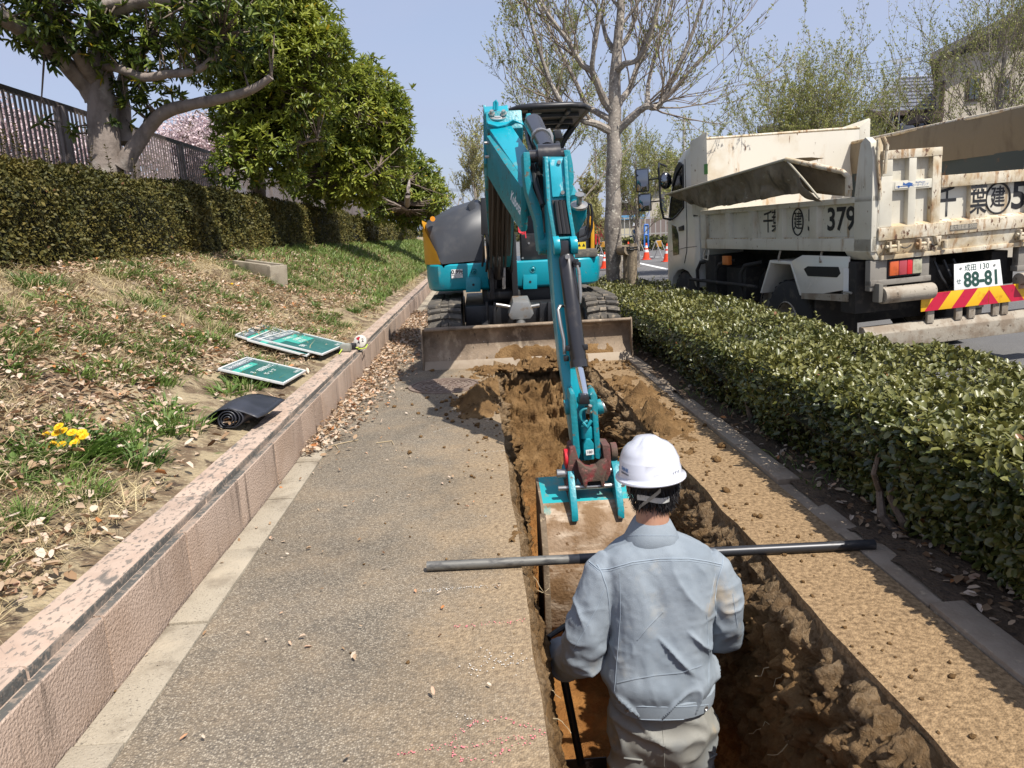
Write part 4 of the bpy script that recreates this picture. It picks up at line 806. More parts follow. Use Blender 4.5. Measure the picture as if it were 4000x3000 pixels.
bare_tree('distant pale tree left of the boom', (0.15, 40, 0), 5.2, 0.12, 71, forks=16, leafL=0.09, leafN=3, spread=0.4, first=0.2, tw=2.2, tm=0.85, limb_k=0.5)
# ================================================================== EXCAVATOR
TURQ = mat('turquoise machine paint', (0.004, 0.30, 0.385), 0.30, layers=[((0.015, 0.25, 0.31), 3, 0.5, 0.8, None, 0.42), ((0.10, 0.30, 0.33), 9, 0.60, 0.72, (1, 1, .4), 0.6), ((0.19, 0.155, 0.11), 26, 0.64, 0.74, None, 0.85), ((0.03, 0.05, 0.05), 60, 0.69, 0.73, (1, 1, .3), 0.5)], coat=0.2)
TURQD = mat('scuffed turquoise paint', (0.006, 0.24, 0.295), 0.42, layers=[((0.02, 0.19, 0.22), 5, 0.4, 0.7), ((0.15, 0.105, 0.065), 20, 0.60, 0.68, None, 0.85), ((0.30, 0.28, 0.25), 45, 0.66, 0.71, None, 0.5), ((0.03, 0.03, 0.03), 11, 0.66, 0.73, (1, 1, .5), 0.5)], bump=(60, 0.003))
BLACKP = mat('satin black paint', (0.016, 0.016, 0.018), 0.42, layers=[((0.05, 0.045, 0.04), 6, 0.55, 0.75, None, 0.7)])
CHAR = mat('charcoal plastic cover', (0.045, 0.048, 0.055), 0.45, layers=[((0.075, 0.075, 0.078), 4, 0.5, 0.75, None, 0.6)])
CYLM = mat('dark hydraulic cylinder', (0.030, 0.029, 0.032), 0.28, 0.3, layers=[((0.06, 0.05, 0.045), 8, 0.55, 0.75, None, 0.5)], coat=0.3)
CHROME = mat('chromed rod', (0.75, 0.76, 0.78), 0.08, 1.0)
STEEL = mat('worn bright steel', (0.42, 0.41, 0.39), 0.38, 0.85, layers=[((0.2, 0.16, 0.12), 20, 0.55, 0.7, None, 0.7)])
RUBBER = mat('dusty track rubber', (0.10, 0.088, 0.072), 0.85, layers=[((0.055, 0.05, 0.045), 5, 0.4, 0.65), ((0.27, 0.22, 0.16), 18, 0.52, 0.72)], bump=(70, 0.006))
MUDDY = mat('mud worn steel plate', (0.26, 0.195, 0.135), 0.75, 0.15, layers=[((0.13, 0.095, 0.065), 4, 0.42, 0.68), ((0.40, 0.32, 0.23), 9, 0.55, 0.72, (1, 1, 0.4)), ((0.075, 0.06, 0.045), 30, 0.62, 0.7, (1, 1, 0.2)), ((0.46, 0.42, 0.38), 50, 0.66, 0.72, None, 0.4)], bump=(50, 0.005))
BUCKM = mat('soil smeared bucket steel', (0.33, 0.235, 0.155), 0.75, 0.15, layers=[((0.19, 0.11, 0.05), 5, 0.40, 0.58), ((0.50, 0.40, 0.30), 12, 0.5, 0.7, (0.35, 1, 1.2)), ((0.14, 0.075, 0.03), 22, 0.58, 0.66), ((0.05, 0.26, 0.25), 3, 0.68, 0.74)], bump=(60, 0.006))
REDP = mat('worn red hitch paint', (0.27, 0.045, 0.045), 0.6, layers=[((0.10, 0.045, 0.038), 7, 0.36, 0.58, None, 0.75), ((0.10, 0.07, 0.05), 15, 0.48, 0.62, None, 0.9), ((0.30, 0.13, 0.11), 30, 0.6, 0.7)], bump=(60, 0.004))
YELP = mat('yellow orange panel', (0.72, 0.36, 0.02), 0.35, layers=[((0.6, 0.28, 0.015), 4, 0.4, 0.7)], coat=0.2)
HOSE = mat('black hose', (0.014, 0.014, 0.015), 0.5)
STICK = mat('white sticker', (0.78, 0.78, 0.76), 0.5)
INK = mat('black print', (0.012, 0.012, 0.014), 0.6)
INKW = mat('white print', (0.72, 0.74, 0.76), 0.5)
ex = thing('mini_excavator', 'turquoise mini excavator with canopy standing at the head of the trench', 'excavator', (0.45, 8.8, 0))
def xp(name, mb, m, bevel=0.0, smooth=False, parent=None, seg=2): return mb.build(name, m, parent or ex, bevel, smooth, seg=seg)
def px(pts, Y): return [AY(p[0], p[1], p[2] if len(p) > 2 else Y) for p in pts]
# --- dozer blade
bl = [(6.935, 0.005), (6.985, 0.06), (7.04, 0.15), (7.058, 0.24), (7.035, 0.335), (6.992, 0.390), (7.018, 0.402), (7.085, 0.33), (7.10, 0.2), (7.07, 0.06), (6.99, 0.004)]
b = MB(); b.prism(bl, -0.565, 1.475, 'x'); blade = xp('dozer_blade', b, MUDDY, 0.004)
b = MB(); b.prism([(6.915, 0.0), (6.965, 0.075), (6.985, 0.07), (6.945, 0.0)], -0.555, 1.465, 'x'); xp('cutting_edge', b, mat('scraped cutting edge', (0.30, 0.24, 0.175), 0.7, 0.1, layers=[((0.25, 0.19, 0.13), 8, 0.45, 0.65)]), 0.002, parent=blade)
for x in (-0.572, 1.470):
    b = MB(); b.prism([(6.925, 0.0), (6.97, 0.395), (7.0, 0.41), (7.12, 0.36), (7.13, 0.05), (7.0, 0.0)], x, x+0.012, 'x'); xp('end_plate', b, MUDDY, 0.002, parent=blade)
MB().tube([AY(1650+8, 1292, 6.99), AY(2462, 1246, 6.99)], 0.017, 10).build('lip_tube', MUDDY, blade, smooth=True)
for x in (0.02, 0.88): b = MB(); b.prism([(7.08, 0.12), (7.08, 0.30), (8.3, 0.42), (8.3, 0.26)], x, x+0.07, 'x'); xp('blade_arm', b, BLACKP, 0.006)
b = MB(); b.tube([AY(2035, 1290, 7.15), AY(2035, 1200, 8.0)], 0.05, 14); xp('blade_cylinder', b, STEEL, smooth=True)
b = MB(); b.slab(px([(2004, 1180), (2066, 1178), (2086, 1226), (2072, 1246), (1996, 1250), (1986, 1232)], 7.35), (0.0, 0.18, 0.05)); xp('cylinder_guard', b, mat('galvanised guard', (0.30, 0.30, 0.29), 0.45, 0.6, layers=[((0.20, 0.14, 0.09), 9, 0.5, 0.65, None, 0.8)]), 0.012)
for p in ([(1938, 1190), (1965, 1194), (1992, 1199)], [(2072, 1198), (2085, 1196), (2107, 1192)]): xp('step_bar', MB().tube(px(p, 7.45), 0.020, 10), STEEL, smooth=True)
for x in (1896, 1928, 2108, 2140): b = MB(); b.slab(px([(x, 1180), (x+9, 1180), (x+9, 1265), (x, 1265)], 7.7), (0, .05, 0)); xp('frame_bar', b, BLACKP, 0.003)
b = MB(); b.bb(-0.15, 1.05, 7.75, 9.6, 0.30, 0.52); b.bb(0.05, 0.85, 8.2, 9.2, 0.5, 0.66); xp('undercarriage', b, BLACKP, 0.02)
# --- tracks
def stadium(y0, y1, zc, r, n=10):
    p = [(y0+r*math.cos(t), zc+r*math.sin(t)) for t in [math.pi/2+math.pi*i/n for i in range(n+1)]]
    return p+[(y1+r*math.cos(t), zc+r*math.sin(t)) for t in [-math.pi/2+math.pi*i/n for i in range(n+1)]]
for (xa, xb) in ((-0.535, -0.185), (1.115, 1.465)):
    tk = MB(); tk.prism(stadium(7.72, 9.85, 0.285, 0.268), xa+0.012, xb-0.012, 'x'); track = xp('track', tk, RUBBER, 0.02, seg=3)
    lug = MB(); w = xb-xa
    for sx in (-1, 1):
        lug.add([(sx*0.04, -0.028, 0), (sx*w*0.5, -0.048, 0), (sx*w*0.5, 0.012, 0), (sx*0.04, 0.030, 0), (sx*0.045, -0.018, 0.028), (sx*w*0.49, -0.038, 0.024), (sx*w*0.49, 0.002, 0.024), (sx*0.045, 0.020, 0.028)], [(0,1,2,3),(4,5,6,7),(0,1,5,4),(1,2,6,5),(2,3,7,6),(3,0,4,7)])
    lug.bb(-0.035, 0.035, -0.02, 0.02, -0.004, 0.016)
    lm = lug.mesh('track_lug', 0.004); cx = (xa+xb)/2
    for k in range(-6, 22):                      # over the top, round the front idler, under
        if k >= 0 and k < 14: y = 7.72+0.085*k+0.04; pos = (cx, y, 0.553); rx = 0.0
        elif k < 0:
            t = math.pi/2+(-k)*0.085/0.268; pos = (cx, 7.72+0.268*math.cos(t), 0.285+0.268*math.sin(t)); rx = t-math.pi/2
        else: continue
        o = link('track_lug', lm, RUBBER, track, world=False); o.location = pos; o.rotation_euler = (rx, 0, 0)
    for zc, y, r in ((0.285, 7.72, 0.17), (0.285, 9.85, 0.18)): xp('idler', MB().cyl((xa-0.004, y, zc), (xb+0.004, y, zc), r, 24), BLACKP, 0.01)
# --- house: lower turquoise skirts either side of the boom foot
def skirt(name, plan):
    b = MB(); rings = []
    for z, s in ((0.668, 0.93), (0.69, 0.972), (0.80, 1.0), (0.945, 1.0), (0.962, 0.985)):
        rings.append([(0.42+(x-0.42)*(1-(1-s)*0.5), 8.8+(y-8.8)*s, z) for x, y in plan])
    b.loft(rings); return xp(name, b, TURQ, 0.006)
lp = [(0.12, 7.99), (-0.28, 8.0), (-0.42, 8.03), (-0.51, 8.12), (-0.56, 8.28), (-0.575, 8.6), (-0.55, 9.3), (-0.3, 9.75), (0.12, 9.8)]
rp_ = [(0.43, 9.8), (1.2, 9.7), (1.40, 9.2), (1.42, 8.6), (1.40, 8.3), (1.34, 8.12), (1.24, 8.03), (1.1, 8.0), (0.43, 7.99)]
skl = skirt('front_skirt', lp); skr = skirt('front_skirt', rp_[::-1])
# bolts and hatch outlines in the skirts
def on_skirt(xpx, ypx): return AY(xpx, ypx, 7.992)
for (cx, cy, par) in ((1852, 1062, skl), (2082, 1052, skr)):
    p = on_skirt(cx, cy); q = MB(); q.lathe([(0.004, 0.0), (0.011, 0.004), (0.011, 0.014), (0.026, 0.002), (0.034, 0.006), (0.036, 0.0)], 16, frame(p, (1, 0, 0), (0, 0, 1))@Matrix.Rotation(math.pi, 4, 'X') if False else frame(p, (1, 0, 0), (0, 0, 1))); q.build('tie_down_bolt', TURQD, par, smooth=True)
for (x0, x1, y0, y1, par) in ((1820, 1878, 1082, 1142, skl), (2044, 2098, 1072, 1130, skr)):
    q = MB(); c = [on_skirt(x0, y0+2), on_skirt(x1, y0), on_skirt(x1, y1-2), on_skirt(x0, y1)]
    c = [p-Vector((0, 0.004, 0)) for p in c]; q.slab(c, (0, 0.006, 0)); o = q.build('hatch', TURQ, par, 0.003)
    p = (c[0]+c[2])/2; q = MB(); q.cyl(p-Vector((0, 0.002, 0)), p+Vector((0, 0.004, 0)), 0.014, 14); q.build('hatch_hole_shade', INK, par)  # black disc on the hatch, painted as the dark inside a hole
# load sticker
q = MB(); c = [on_skirt(1763, 1053), on_skirt(1806, 1051), on_skirt(1808, 1084), on_skirt(1764, 1087)]; c = [p-Vector((0, 0.006, 0)) for p in c]; q.slab(c, (0, 0.004, 0)); stk = q.build('load_sticker', STICK, skl)
ctr = (c[0]+c[2])/2
text('0.99t', 0.060, 'lettering', INK, skl, frame(ctr+Vector((0, -0.002, 0.016)), (1, 0, 0.0), (0, 0, 1)), world=False, bold=0.001)
text('4.8m 0.47t', 0.016, 'lettering', INK, skl, frame(ctr+Vector((0, -0.002, -0.036)), (1, 0, 0), (0, 0, 1)), world=False)
MB().box(ctr+Vector((0, -0.0015, -0.016)), (0.115, 0.001, 0.003)).build('rule_line', INK, skl, world=False)
# upper left cover
b = MB(); rings = []
for y, zl, zr, xl, xr in ((8.015, 0.97, 1.02, -0.36, 0.10), (8.04, 1.08, 1.32, -0.40, 0.10), (8.12, 1.24, 1.52, -0.47, 0.095), (8.26, 1.40, 1.60, -0.53, 0.09), (8.50, 1.455, 1.66, -0.56, 0.085), (8.9, 1.45, 1.67, -0.56, 0.08), (9.4, 1.35, 1.5, -0.53, 0.08), (9.65, 1.1, 1.2, -0.45, 0.08)):
    rings.append([(xl-0.01, y, 0.963), (xl-0.012, y, (0.963+zl)/2), (xl, y, zl-0.04), (xl+0.05, y, zl), (xl*0.5+xr*0.5, y, (zl+zr)/2+0.03), (xr-0.03, y, zr), (xr, y, zr-0.03), (xr, y, 0.963)])
b.loft(rings); cov = xp('side_cover', b, CHAR, 0.0, True)
b = MB(); b.slab(px([(1826, 800), (1850, 776), (1868, 870), (1886, 980), (1890, 1036), (1878, 1036), (1862, 900)], 8.2), (0.0, 0.35, 0)); xp('cover_lip', b, CHAR, 0.006)
b = MB(); A_ = [(-0.585, 8.40, 0.965), (-0.57, 8.22, 0.965), (-0.50, 8.075, 0.965), (-0.385, 8.008, 0.965)]; B_ = [(-0.585, 8.40, 1.45), (-0.575, 8.24, 1.42), (-0.535, 8.10, 1.32), (-0.425, 8.002, 1.10)]
b.add(A_+B_+[(-0.5, 8.5, 0.965), (-0.5, 8.5, 1.40)], [(0, 1, 5, 4), (1, 2, 6, 5), (2, 3, 7, 6), (0, 4, 9, 8)]); yp = xp('yellow_corner_panel', b, YELP, 0, True)
b = MB(); b.cyl(AY(1690, 855, 8.10), AY(1690, 855, 8.2), 0.028, 16); b.build('marker_lamp', mat('amber lamp', (0.8, 0.3, 0.02), 0.25), cov)
# boom foot: dark uprights, hoses and brackets in the gap
b = MB(); b.bb(0.13, 0.17, 7.55, 8.6, 0.60, 1.35); b.bb(0.36, 0.42, 7.6, 8.6, 0.60, 1.25); b.bb(0.10, 0.45, 7.75, 8.5, 0.585, 0.66); b.bb(0.14, 0.42, 8.35, 8.7, 0.66, 1.75); xp('boom_bracket', b, BLACKP, 0.008)
b = MB(); b.slab(px([(1878, 772), (1912, 772), (1914, 915), (1880, 918)], 7.5), (0, 0.2, 0)); xp('work_light', b, BLACKP, 0.012)
for i, (p, r) in enumerate((([(1885, 920, 7.5), (1890, 980, 7.5), (1884, 1040, 7.6)], .012), ([(1900, 915, 7.5), (1906, 1000, 7.5), (1900, 1060, 7.6)], .014), ([(1915, 900, 7.4), (1922, 1000, 7.4), (1912, 1090, 7.5)], .012), ([(1985, 760, 6.6), (1990, 900, 7.2), (1985, 1050, 7.6)], .016), ([(2000, 780, 6.6), (2004, 930, 7.2), (1998, 1060, 7.6)], .014))): xp('hose', MB().tube(px(p, 7.5), r, 7), HOSE, smooth=True)
for x in (1928, 1962): b = MB(); b.slab(px([(x, 990), (x+13, 990), (x+13, 1128), (x, 1130)], 7.62), (0, .05, 0)); xp('bracket_plate', b, STEEL if x == 1962 else BLACKP, 0.004)
# --- canopy
b = MB(); rings = []
pl = [(0.42, 7.98), (0.52, 7.80), (0.66, 7.74), (1.05, 7.74), (1.18, 7.81), (1.26, 7.98), (1.26, 9.1), (1.18, 9.25), (0.52, 9.25), (0.42, 9.1)]
for z, s in ((2.49, 0.93), (2.493, 1.0), (2.52, 1.02), (2.545, 0.98), (2.555, 0.85)): rings.append([(0.84+(x-0.84)*s, 8.5+(y-8.5)*s, z) for x, y in pl])
b.loft(rings); cano = xp('canopy_roof', b, BLACKP, 0.008)
ring = [Vector((0.84+(x-0.84)*1.01, 8.5+(y-8.5)*1.01, 2.505)) for x, y in pl]
for y0 in (8.1, 8.6, 9.0): MB().bb(0.50, 1.18, y0, y0+.05, 2.455, 2.488).build('roof_rib', CHAR, cano, world=False)
for x0 in (0.62, 1.02): MB().bb(x0, x0+.04, 7.85, 9.15, 2.462, 2.487).build('roof_rib', CHAR, cano, world=False)
xp('roof_tube', MB().tube(ring+[ring[0]], 0.030, 10), BLACKP, smooth=True, parent=cano)
q = MB(); q.slab(px([(2060, 432), (2130, 424), (2124, 440), (2062, 452)], 8.05), (0, .25, .005)); q.build('roof_label', STICK, cano)
for p in ([(2256, 470, 9.15), (2200, 550, 9.2), (2150, 680, 9.2), (2140, 900, 9.2)], [(2120, 480, 9.2), (2090, 600, 9.2), (2085, 900, 9.2)]): xp('canopy_post', MB().tube(px(p, 9.1), 0.04, 10), BLACKP, smooth=True)
# --- operator station
b = MB(); b.bb(0.50, 0.90, 8.06, 8.35, 0.963, 1.25); xp('front_box', b, BLACKP, 0.012)
for (x, y) in ((2066, 950), (2042, 1008)): p = AY(x, y, 8.055); b = MB(); b.cyl(p, p+Vector((0, .02, 0)), 0.012, 10); xp('bolt', b, STEEL)
b = MB(); b.bb(0.55, 1.05, 8.75, 9.15, 0.963, 1.22); b.box((0.80, 9.12, 1.50), (0.46, 0.12, 0.60), Matrix.Rotation(R(-10), 3, 'X')); xp('seat', b, BLACKP, 0.03)
for x in (0.58, 1.0): xp('control_lever', MB().tube([(x, 8.55, 0.97), (x, 8.5, 1.32), (x+0.02, 8.48, 1.45)], [0.012, 0.010, 0.02], 8), BLACKP, smooth=True)
b = MB(); b.bb(0.90, 1.34, 8.04, 8.5, 0.965, 1.055); xp('step_box', b, mat('dusty dark step', (0.10, 0.09, 0.08), 0.8, layers=[((0.2, 0.17, 0.13), 20, 0.5, 0.7)], bump=(60, 0.004)), 0.02)
b = MB(); b.slab(px([(2303, 842), (2316, 850), (2322, 880), (2322, 985), (2308, 985), (2309, 890), (2300, 860)], 8.3), (0, .3, 0)); xp('yellow_pillar', b, YELP, 0.006)
b = MB(); b.slab(px([(2262, 900), (2300, 880), (2303, 985), (2258, 990)], 8.35), (0, .3, 0)); xp('side_panel', b, CHAR, 0.01)
q = MB(); q.slab(px([(2254, 947), (2288, 944), (2289, 976), (2256, 979)], 8.1), (0, .004, 0)); xp('warning_label', q, mat('yellow label', (0.75, 0.55, 0.03), 0.5))
q = MB()
for x in (2263, 2280): q.slab([p-Vector((0, .003, 0)) for p in px([(x-6, 962), (x, 950), (x+6, 962)], 8.1)], (0, .001, 0))
xp('warning_triangle', q, INK)
xp('grab_rail', MB().tube(px([(2262, 925), (2285, 918), (2296, 880), (2300, 840), (2297, 802), (2290, 792), (2308, 800), (2314, 830), (2312, 890), (2300, 928), (2270, 945)], 8.15), 0.014, 9), BLACKP, smooth=True)
# --- main boom, rising from the house towards the camera
def beam(sections):
    b = MB(); b.loft([[Vector(p) for p in s] for s in sections]); return b
def sec(c, w, h, up): c = Vector(c); u = Vector(up).normalized(); x = Vector((w/2, 0, 0)); v = u*h/2; return [c-x-v, c+x-v, c+x+v, c-x+v]
f0, f1, f2 = AY(1955, 1010, 7.6), AY(1950, 720, 6.5), AY(1968, 512, 5.62)
bm1 = xp('main_boom', beam([sec(f0, 0.20, 0.20, (0, .5, 1)), sec(f0.lerp(f1, .4), 0.22, 0.30, (0, .6, 1)), sec(f1, 0.25, 0.34, (0, .6, 1)), sec(f2, 0.27, 0.30, (0, .45, 1)), sec(f2+Vector((0, -.14, .06)), 0.26, 0.14, (0, .4, 1))]), TURQD, 0.010)
xp('boom_cylinder', MB().tube([AY(1945, 1075, 7.62), AY(1948, 900, 7.0)], 0.058, 16), CYLM, smooth=True)
xp('boom_rod', MB().tube([AY(1948, 905, 7.0), AY(1953, 720, 6.35)], 0.032, 14), CYLM, smooth=True)
xp('boom_hose_guard', MB().slab(px([(1907, 640, 5.80), (1985, 625, 5.80), (1998, 760, 6.1), (1995, 1000, 6.9), (1912, 1005, 6.9), (1908, 800, 6.2)], 6.35), (0, .04, 0)), mat('oily black guard', (0.020, 0.017, 0.015), 0.45, layers=[((0.06, 0.045, 0.035), 5, 0.5, 0.7, (1, 1, .3))]), 0.01)
for x in (1925, 1945, 1966, 1980): xp('hose', MB().tube(px([(x, 650, 5.75), (x+3, 780, 6.05), (x-2, 900, 6.5), (x-6, 1040, 7.0)], 6), 0.013, 7), HOSE, smooth=True)
# swing head on top: hooked plate with a bolted pin cap
b = MB(); b.slab(px([(1889, 416, 5.72), (1982, 411, 5.72), (1986, 432, 5.66), (2042, 473, 5.50), (2047, 488, 5.46), (2018, 474, 5.46), (2004, 470, 5.44), (1978, 487, 5.42), (1945, 494, 5.42), (1905, 482, 5.44), (1893, 445, 5.58)], 5.5), (0, .09, -.06)); head = xp('swing_head', b, TURQ, 0.006)
b = MB(); b.slab(px([(1888, 410, 5.74), (1897, 410, 5.74), (1902, 640, 5.60), (1890, 640, 5.60)], 5.6), (0, .16, -.02)); b.slab(px([(1974, 408, 5.74), (1984, 410, 5.74), (1988, 440, 5.7), (1978, 440, 5.7)], 5.6), (0, .12, 0)); xp('head_cheek', b, TURQD, 0.003)
p = AY(1945, 458, 5.50); nrm = frame(p, (1, 0, -0.03), (0, .62, .55))
q = MB(); q.lathe([(0.0, 0.012), (0.030, 0.012), (0.034, 0.006), (0.062, 0.008), (0.064, 0.0)], 24, nrm@Matrix.Diagonal((1, 0.62, 1, 1))); q.build('pin_cap', mat('zinc plate', (0.55, 0.55, 0.54), 0.35, 0.7), head, smooth=True)
for dx in (-24, 22): pp = AY(1945+dx, 447, 5.50); q = MB(); q.lathe([(0.0, 0.032), (0.014, 0.032), (0.016, 0.012), (0.024, 0.012), (0.024, 0.0)], 8, frame(pp, (1, 0, 0), (0, .62, .55))); q.build('cap_bolt', STEEL, head)
q = MB(); q.tube(px([(1930, 430), (1931, 400), (1937, 394), (1942, 402), (1940, 428)], 5.62), 0.011, 8); q.build('lifting_eye', TURQ, head, smooth=True)
# offset boom: box section sweeping down to the right, towards the camera
b = MB(); b.slab(px([(1912, 505, 5.44), (1998, 490, 5.44), (2068, 596, 5.0), (2140, 700, 4.62), (2056, 715, 4.62), (1990, 620, 5.0)], 5), (0.0, 0.12, -0.20)); off = xp('offset_boom', b, TURQ, 0.006)
b = MB(); b.slab(px([(1901, 530, 5.42), (1919, 527, 5.42), (1990, 622, 5.0), (2062, 720, 4.58), (2054, 728, 4.56), (2036, 729, 4.56), (1968, 635, 5.0)], 5), (-0.004, 0.13, -0.27)); gd = xp('side_guard', b, TURQD, 0.004)
for x, y in ((1903, 558), (1905, 612)): p = AY(x, y, 5.40); q = MB(); q.cyl(p-Vector((.02, 0, 0)), p+Vector((.01, 0, 0)), 0.010, 8); q.build('guard_bolt', STEEL, gd)
sd = (AY(2045, 728, 4.56)-AY(1910, 530, 5.42)).normalized()
text('Kubota', 0.085, 'lettering', INKW, gd, frame(AY(2022, 792, 4.63)+Vector((-0.012, 0, 0)), sd, (0.0, 0.35, 1)), world=False, bold=0.002)
# fork that carries the arm
b = MB(); b.slab(px([(2043, 594), (2070, 592), (2073, 640), (2070, 690), (2084, 740), (2106, 790), (2117, 830), (2122, 880), (2130, 955), (2122, 985), (2106, 985), (2100, 930), (2092, 862), (2074, 806), (2056, 748), (2048, 690)], 4.30), (0.0, 0.22, 0.0)); fork = xp('arm_fork', b, TURQD, 0.010)
b = MB(); b.slab(px([(2201, 586), (2227, 584), (2238, 640), (2243, 690), (2238, 742), (2224, 784), (2208, 778), (2222, 726), (2218, 660)], 4.30), (0, 0.22, 0)); xp('arm_fork', b, TURQD, 0.008)
b = MB(); b.slab(px([(2100, 720), (2205, 715), (2222, 930), (2118, 935)], 4.62), (0, .10, 0)); xp('fork_back', b, TURQD, 0.01)
for x in (2092, 2108, 2118): xp('hose', MB().tube(px([(x-10, 640, 4.5), (x, 740, 4.44), (x+10, 840, 4.42), (x+16, 930, 4.45)], 4.4), 0.014, 7), HOSE, smooth=True)
b = MB(); b.cyl(AY(2100, 955, 4.36), AY(2150, 950, 4.36), 0.065, 20); xp('pivot_boss', b, TURQD, 0.006)
# arm cylinder with its trunnion
tr0, tr1 = AY(2066, 612, 4.34), AY(2210, 604, 4.34); hub = AY(2143, 608, 4.34)
b = MB(); b.tube([tr0, tr1], 0.036, 16); b.tube([hub-Vector((.065, 0, 0)), hub+Vector((.065, 0, 0))], 0.066, 18); b.tube([hub+Vector((-.01, 0, 0)), hub+Vector((-.02, .05, -.09))], [0.062, 0.03], 16); xp('trunnion', b, CYLM, smooth=True)
c0, c1 = AY(2137, 590, 4.42), AY(2084, 482, 5.05)
ac = xp('arm_cylinder', MB().tube([c0, c0.lerp(c1, .5), c1], [0.052, 0.056, 0.062], 20), CYLM, smooth=True)
dd = (c1-c0).normalized(); mid = c0.lerp(c1, .42); MB().tube([mid-dd*.02, mid+dd*.02], 0.062, 20).build('clamp_band', STEEL, ac, smooth=True)
b = MB(); b.slab(px([(2054, 442), (2074, 440), (2080, 470), (2060, 474)], 5.1), (0, .1, -.02)); xp('hose_clamp', b, TURQ, 0.01)
b = MB(); b.slab(px([(2162, 508), (2190, 504), (2202, 540), (2168, 542)], 4.9), (0, .14, -.02)); xp('valve_cover', b, BLACKP, 0.006)
b = MB(); b.slab(px([(2118, 512), (2148, 500), (2162, 530), (2162, 580), (2155, 584), (2150, 530), (2120, 524)], 4.75), (0, .02, 0)); xp('hose_bracket', b, STEEL, 0.002)
for p in ([(2055, 480, 5.2), (2062, 540, 4.9), (2075, 590, 4.6), (2080, 650, 4.38), (2095, 720, 4.26), (2120, 800, 4.2)], [(2178, 560, 4.7), (2182, 600, 4.5), (2195, 640, 4.45)], [(2068, 520, 5.0), (2078, 560, 4.8), (2072, 590, 4.6)], [(2180, 790, 4.10), (2196, 840, 4.14), (2190, 900, 4.2)], [(2200, 790, 4.12), (2212, 850, 4.16), (2205, 910, 4.2)]): xp('hose', MB().tube(px(p, 4.5), 0.016, 8), HOSE, smooth=True)
# right-hand pin of the offset linkage
b = MB(); b.slab(px([(2225, 800, 4.75), (2238, 776, 4.75), (2282, 786, 4.7), (2294, 805, 4.7), (2292, 850, 4.7), (2262, 905, 4.75), (2238, 925, 4.8), (2232, 860, 4.8)], 4.7), (0, .2, 0)); xp('link_bracket', b, TURQ, 0.012)
p = AY(2262, 806, 4.70); b = MB(); b.lathe([(0.0, 0.085), (0.030, 0.085), (0.030, 0.075), (0.018, 0.07), (0.018, 0.02), (0.055, 0.014), (0.056, 0.0)], 20, frame(p, (1, 0, 0), (0, .8, .5))); xp('link_pin', b, STEEL, smooth=True)
xp('link_rod', MB().tube([AY(2240, 790, 4.78), AY(2215, 740, 5.0)], 0.05, 14), TURQD, smooth=True)
# --- arm (dipper)
def quad(xl, xr, y, Yf, dep): a_, b_ = AY(xl, y, Yf), AY(xr, y, Yf); return [a_, b_, b_+Vector((0, dep, 0.02)), a_+Vector((0, dep, 0.02))]
arm = xp('arm', beam([quad(2128, 2213, 616, 4.14, .14), quad(2138, 2222, 790, 4.10, .20), quad(2150, 2250, 940, 4.06, .26), quad(2158, 2244, 1060, 4.03, .25), quad(2172, 2254, 1250, 3.98, .22), quad(2192, 2266, 1450, 3.92, .19), quad(2212, 2282, 1560, 3.89, .17), quad(2235, 2300, 1740, 3.84, .15), quad(2245, 2305, 1800, 3.83, .13)]), TURQ, 0.008)
b = MB(); b.slab(px([(2146, 624, 4.122), (2204, 621, 4.122), (2212, 766, 4.083), (2158, 770, 4.083)], 4.1), (0, .02, 0)); cv = b.build('cover_plate', mat('scratched turquoise plate', (0.02, 0.36, 0.46), 0.35, layers=[((0.30, 0.52, 0.56), 14, 0.56, 0.62, (1, 1, 0.35)), ((0.0, 0.27, 0.34), 5, 0.5, 0.7)]), arm, 0.005, world=False)
for x, y in ((2183, 634), (2197, 752)): p = AY(x, y, 4.12 if y < 700 else 4.083); MB().cyl(p-Vector((0, .012, 0)), p+Vector((0, .01, 0)), 0.011, 8).build('plate_bolt', STEEL, arm, world=False)
for xa, xb in ((2126, 2140), (2202, 2216)): MB().slab(px([(xa, 612, 4.10), (xb, 611, 4.10), (xb+12, 800, 4.055), (xb+34, 930, 4.01), (xa+34, 935, 4.01), (xa+12, 800, 4.055)], 4.095), (0, .05, 0)).build('flange', TURQD, arm, 0.004, world=False)
MB().slab(px([(2156, 782, 4.088), (2208, 780, 4.088), (2232, 918, 4.045), (2176, 922, 4.045)], 4.085), (0, .012, 0)).build('hose_opening_shade', INK, arm, world=False)  # black slab on the solid arm, painted as the shade inside an opening
for x in (2176, 2192, 2206): MB().tube(px([(x-4, 786, 4.078), (x+4, 850, 4.055), (x+14, 915, 4.03)], 4), .012, 7).build('arm_hose', HOSE, arm, smooth=True, world=False)
xp('cross_pin', MB().cyl(AY(2166, 934, 4.03), AY(2232, 930, 4.03), 0.010, 10), TURQD)
for x0, x1 in ((2160, 2186), (2226, 2254)): b = MB(); b.cyl(AY(x0, 960, 3.99), AY(x1, 957, 3.99), 0.050, 18); xp('pin_boss', b, TURQ, 0.006)
b = MB(); b.slab(px([(2187, 940), (2222, 938), (2228, 1000), (2190, 1004)], 3.96), (0, .06, 0)); xp('cylinder_eye', b, CYLM, 0.012)
bc0, bc1, bc2 = AY(2212, 1000, 3.98), AY(2262, 1432, 3.79), AY(2287, 1552, 3.75)
bcy = xp('bucket_cylinder', MB().tube([bc0, bc0.lerp(bc1, .03), bc0.lerp(bc1, .97), bc1], [0.038, 0.044, 0.044, 0.040], 24), CYLM, smooth=True)
d_ = (bc1-bc0).normalized(); MB().tube([bc1-d_*.035, bc1+d_*.006], 0.048, 20).build('gland_nut', CYLM, bcy, smooth=True)
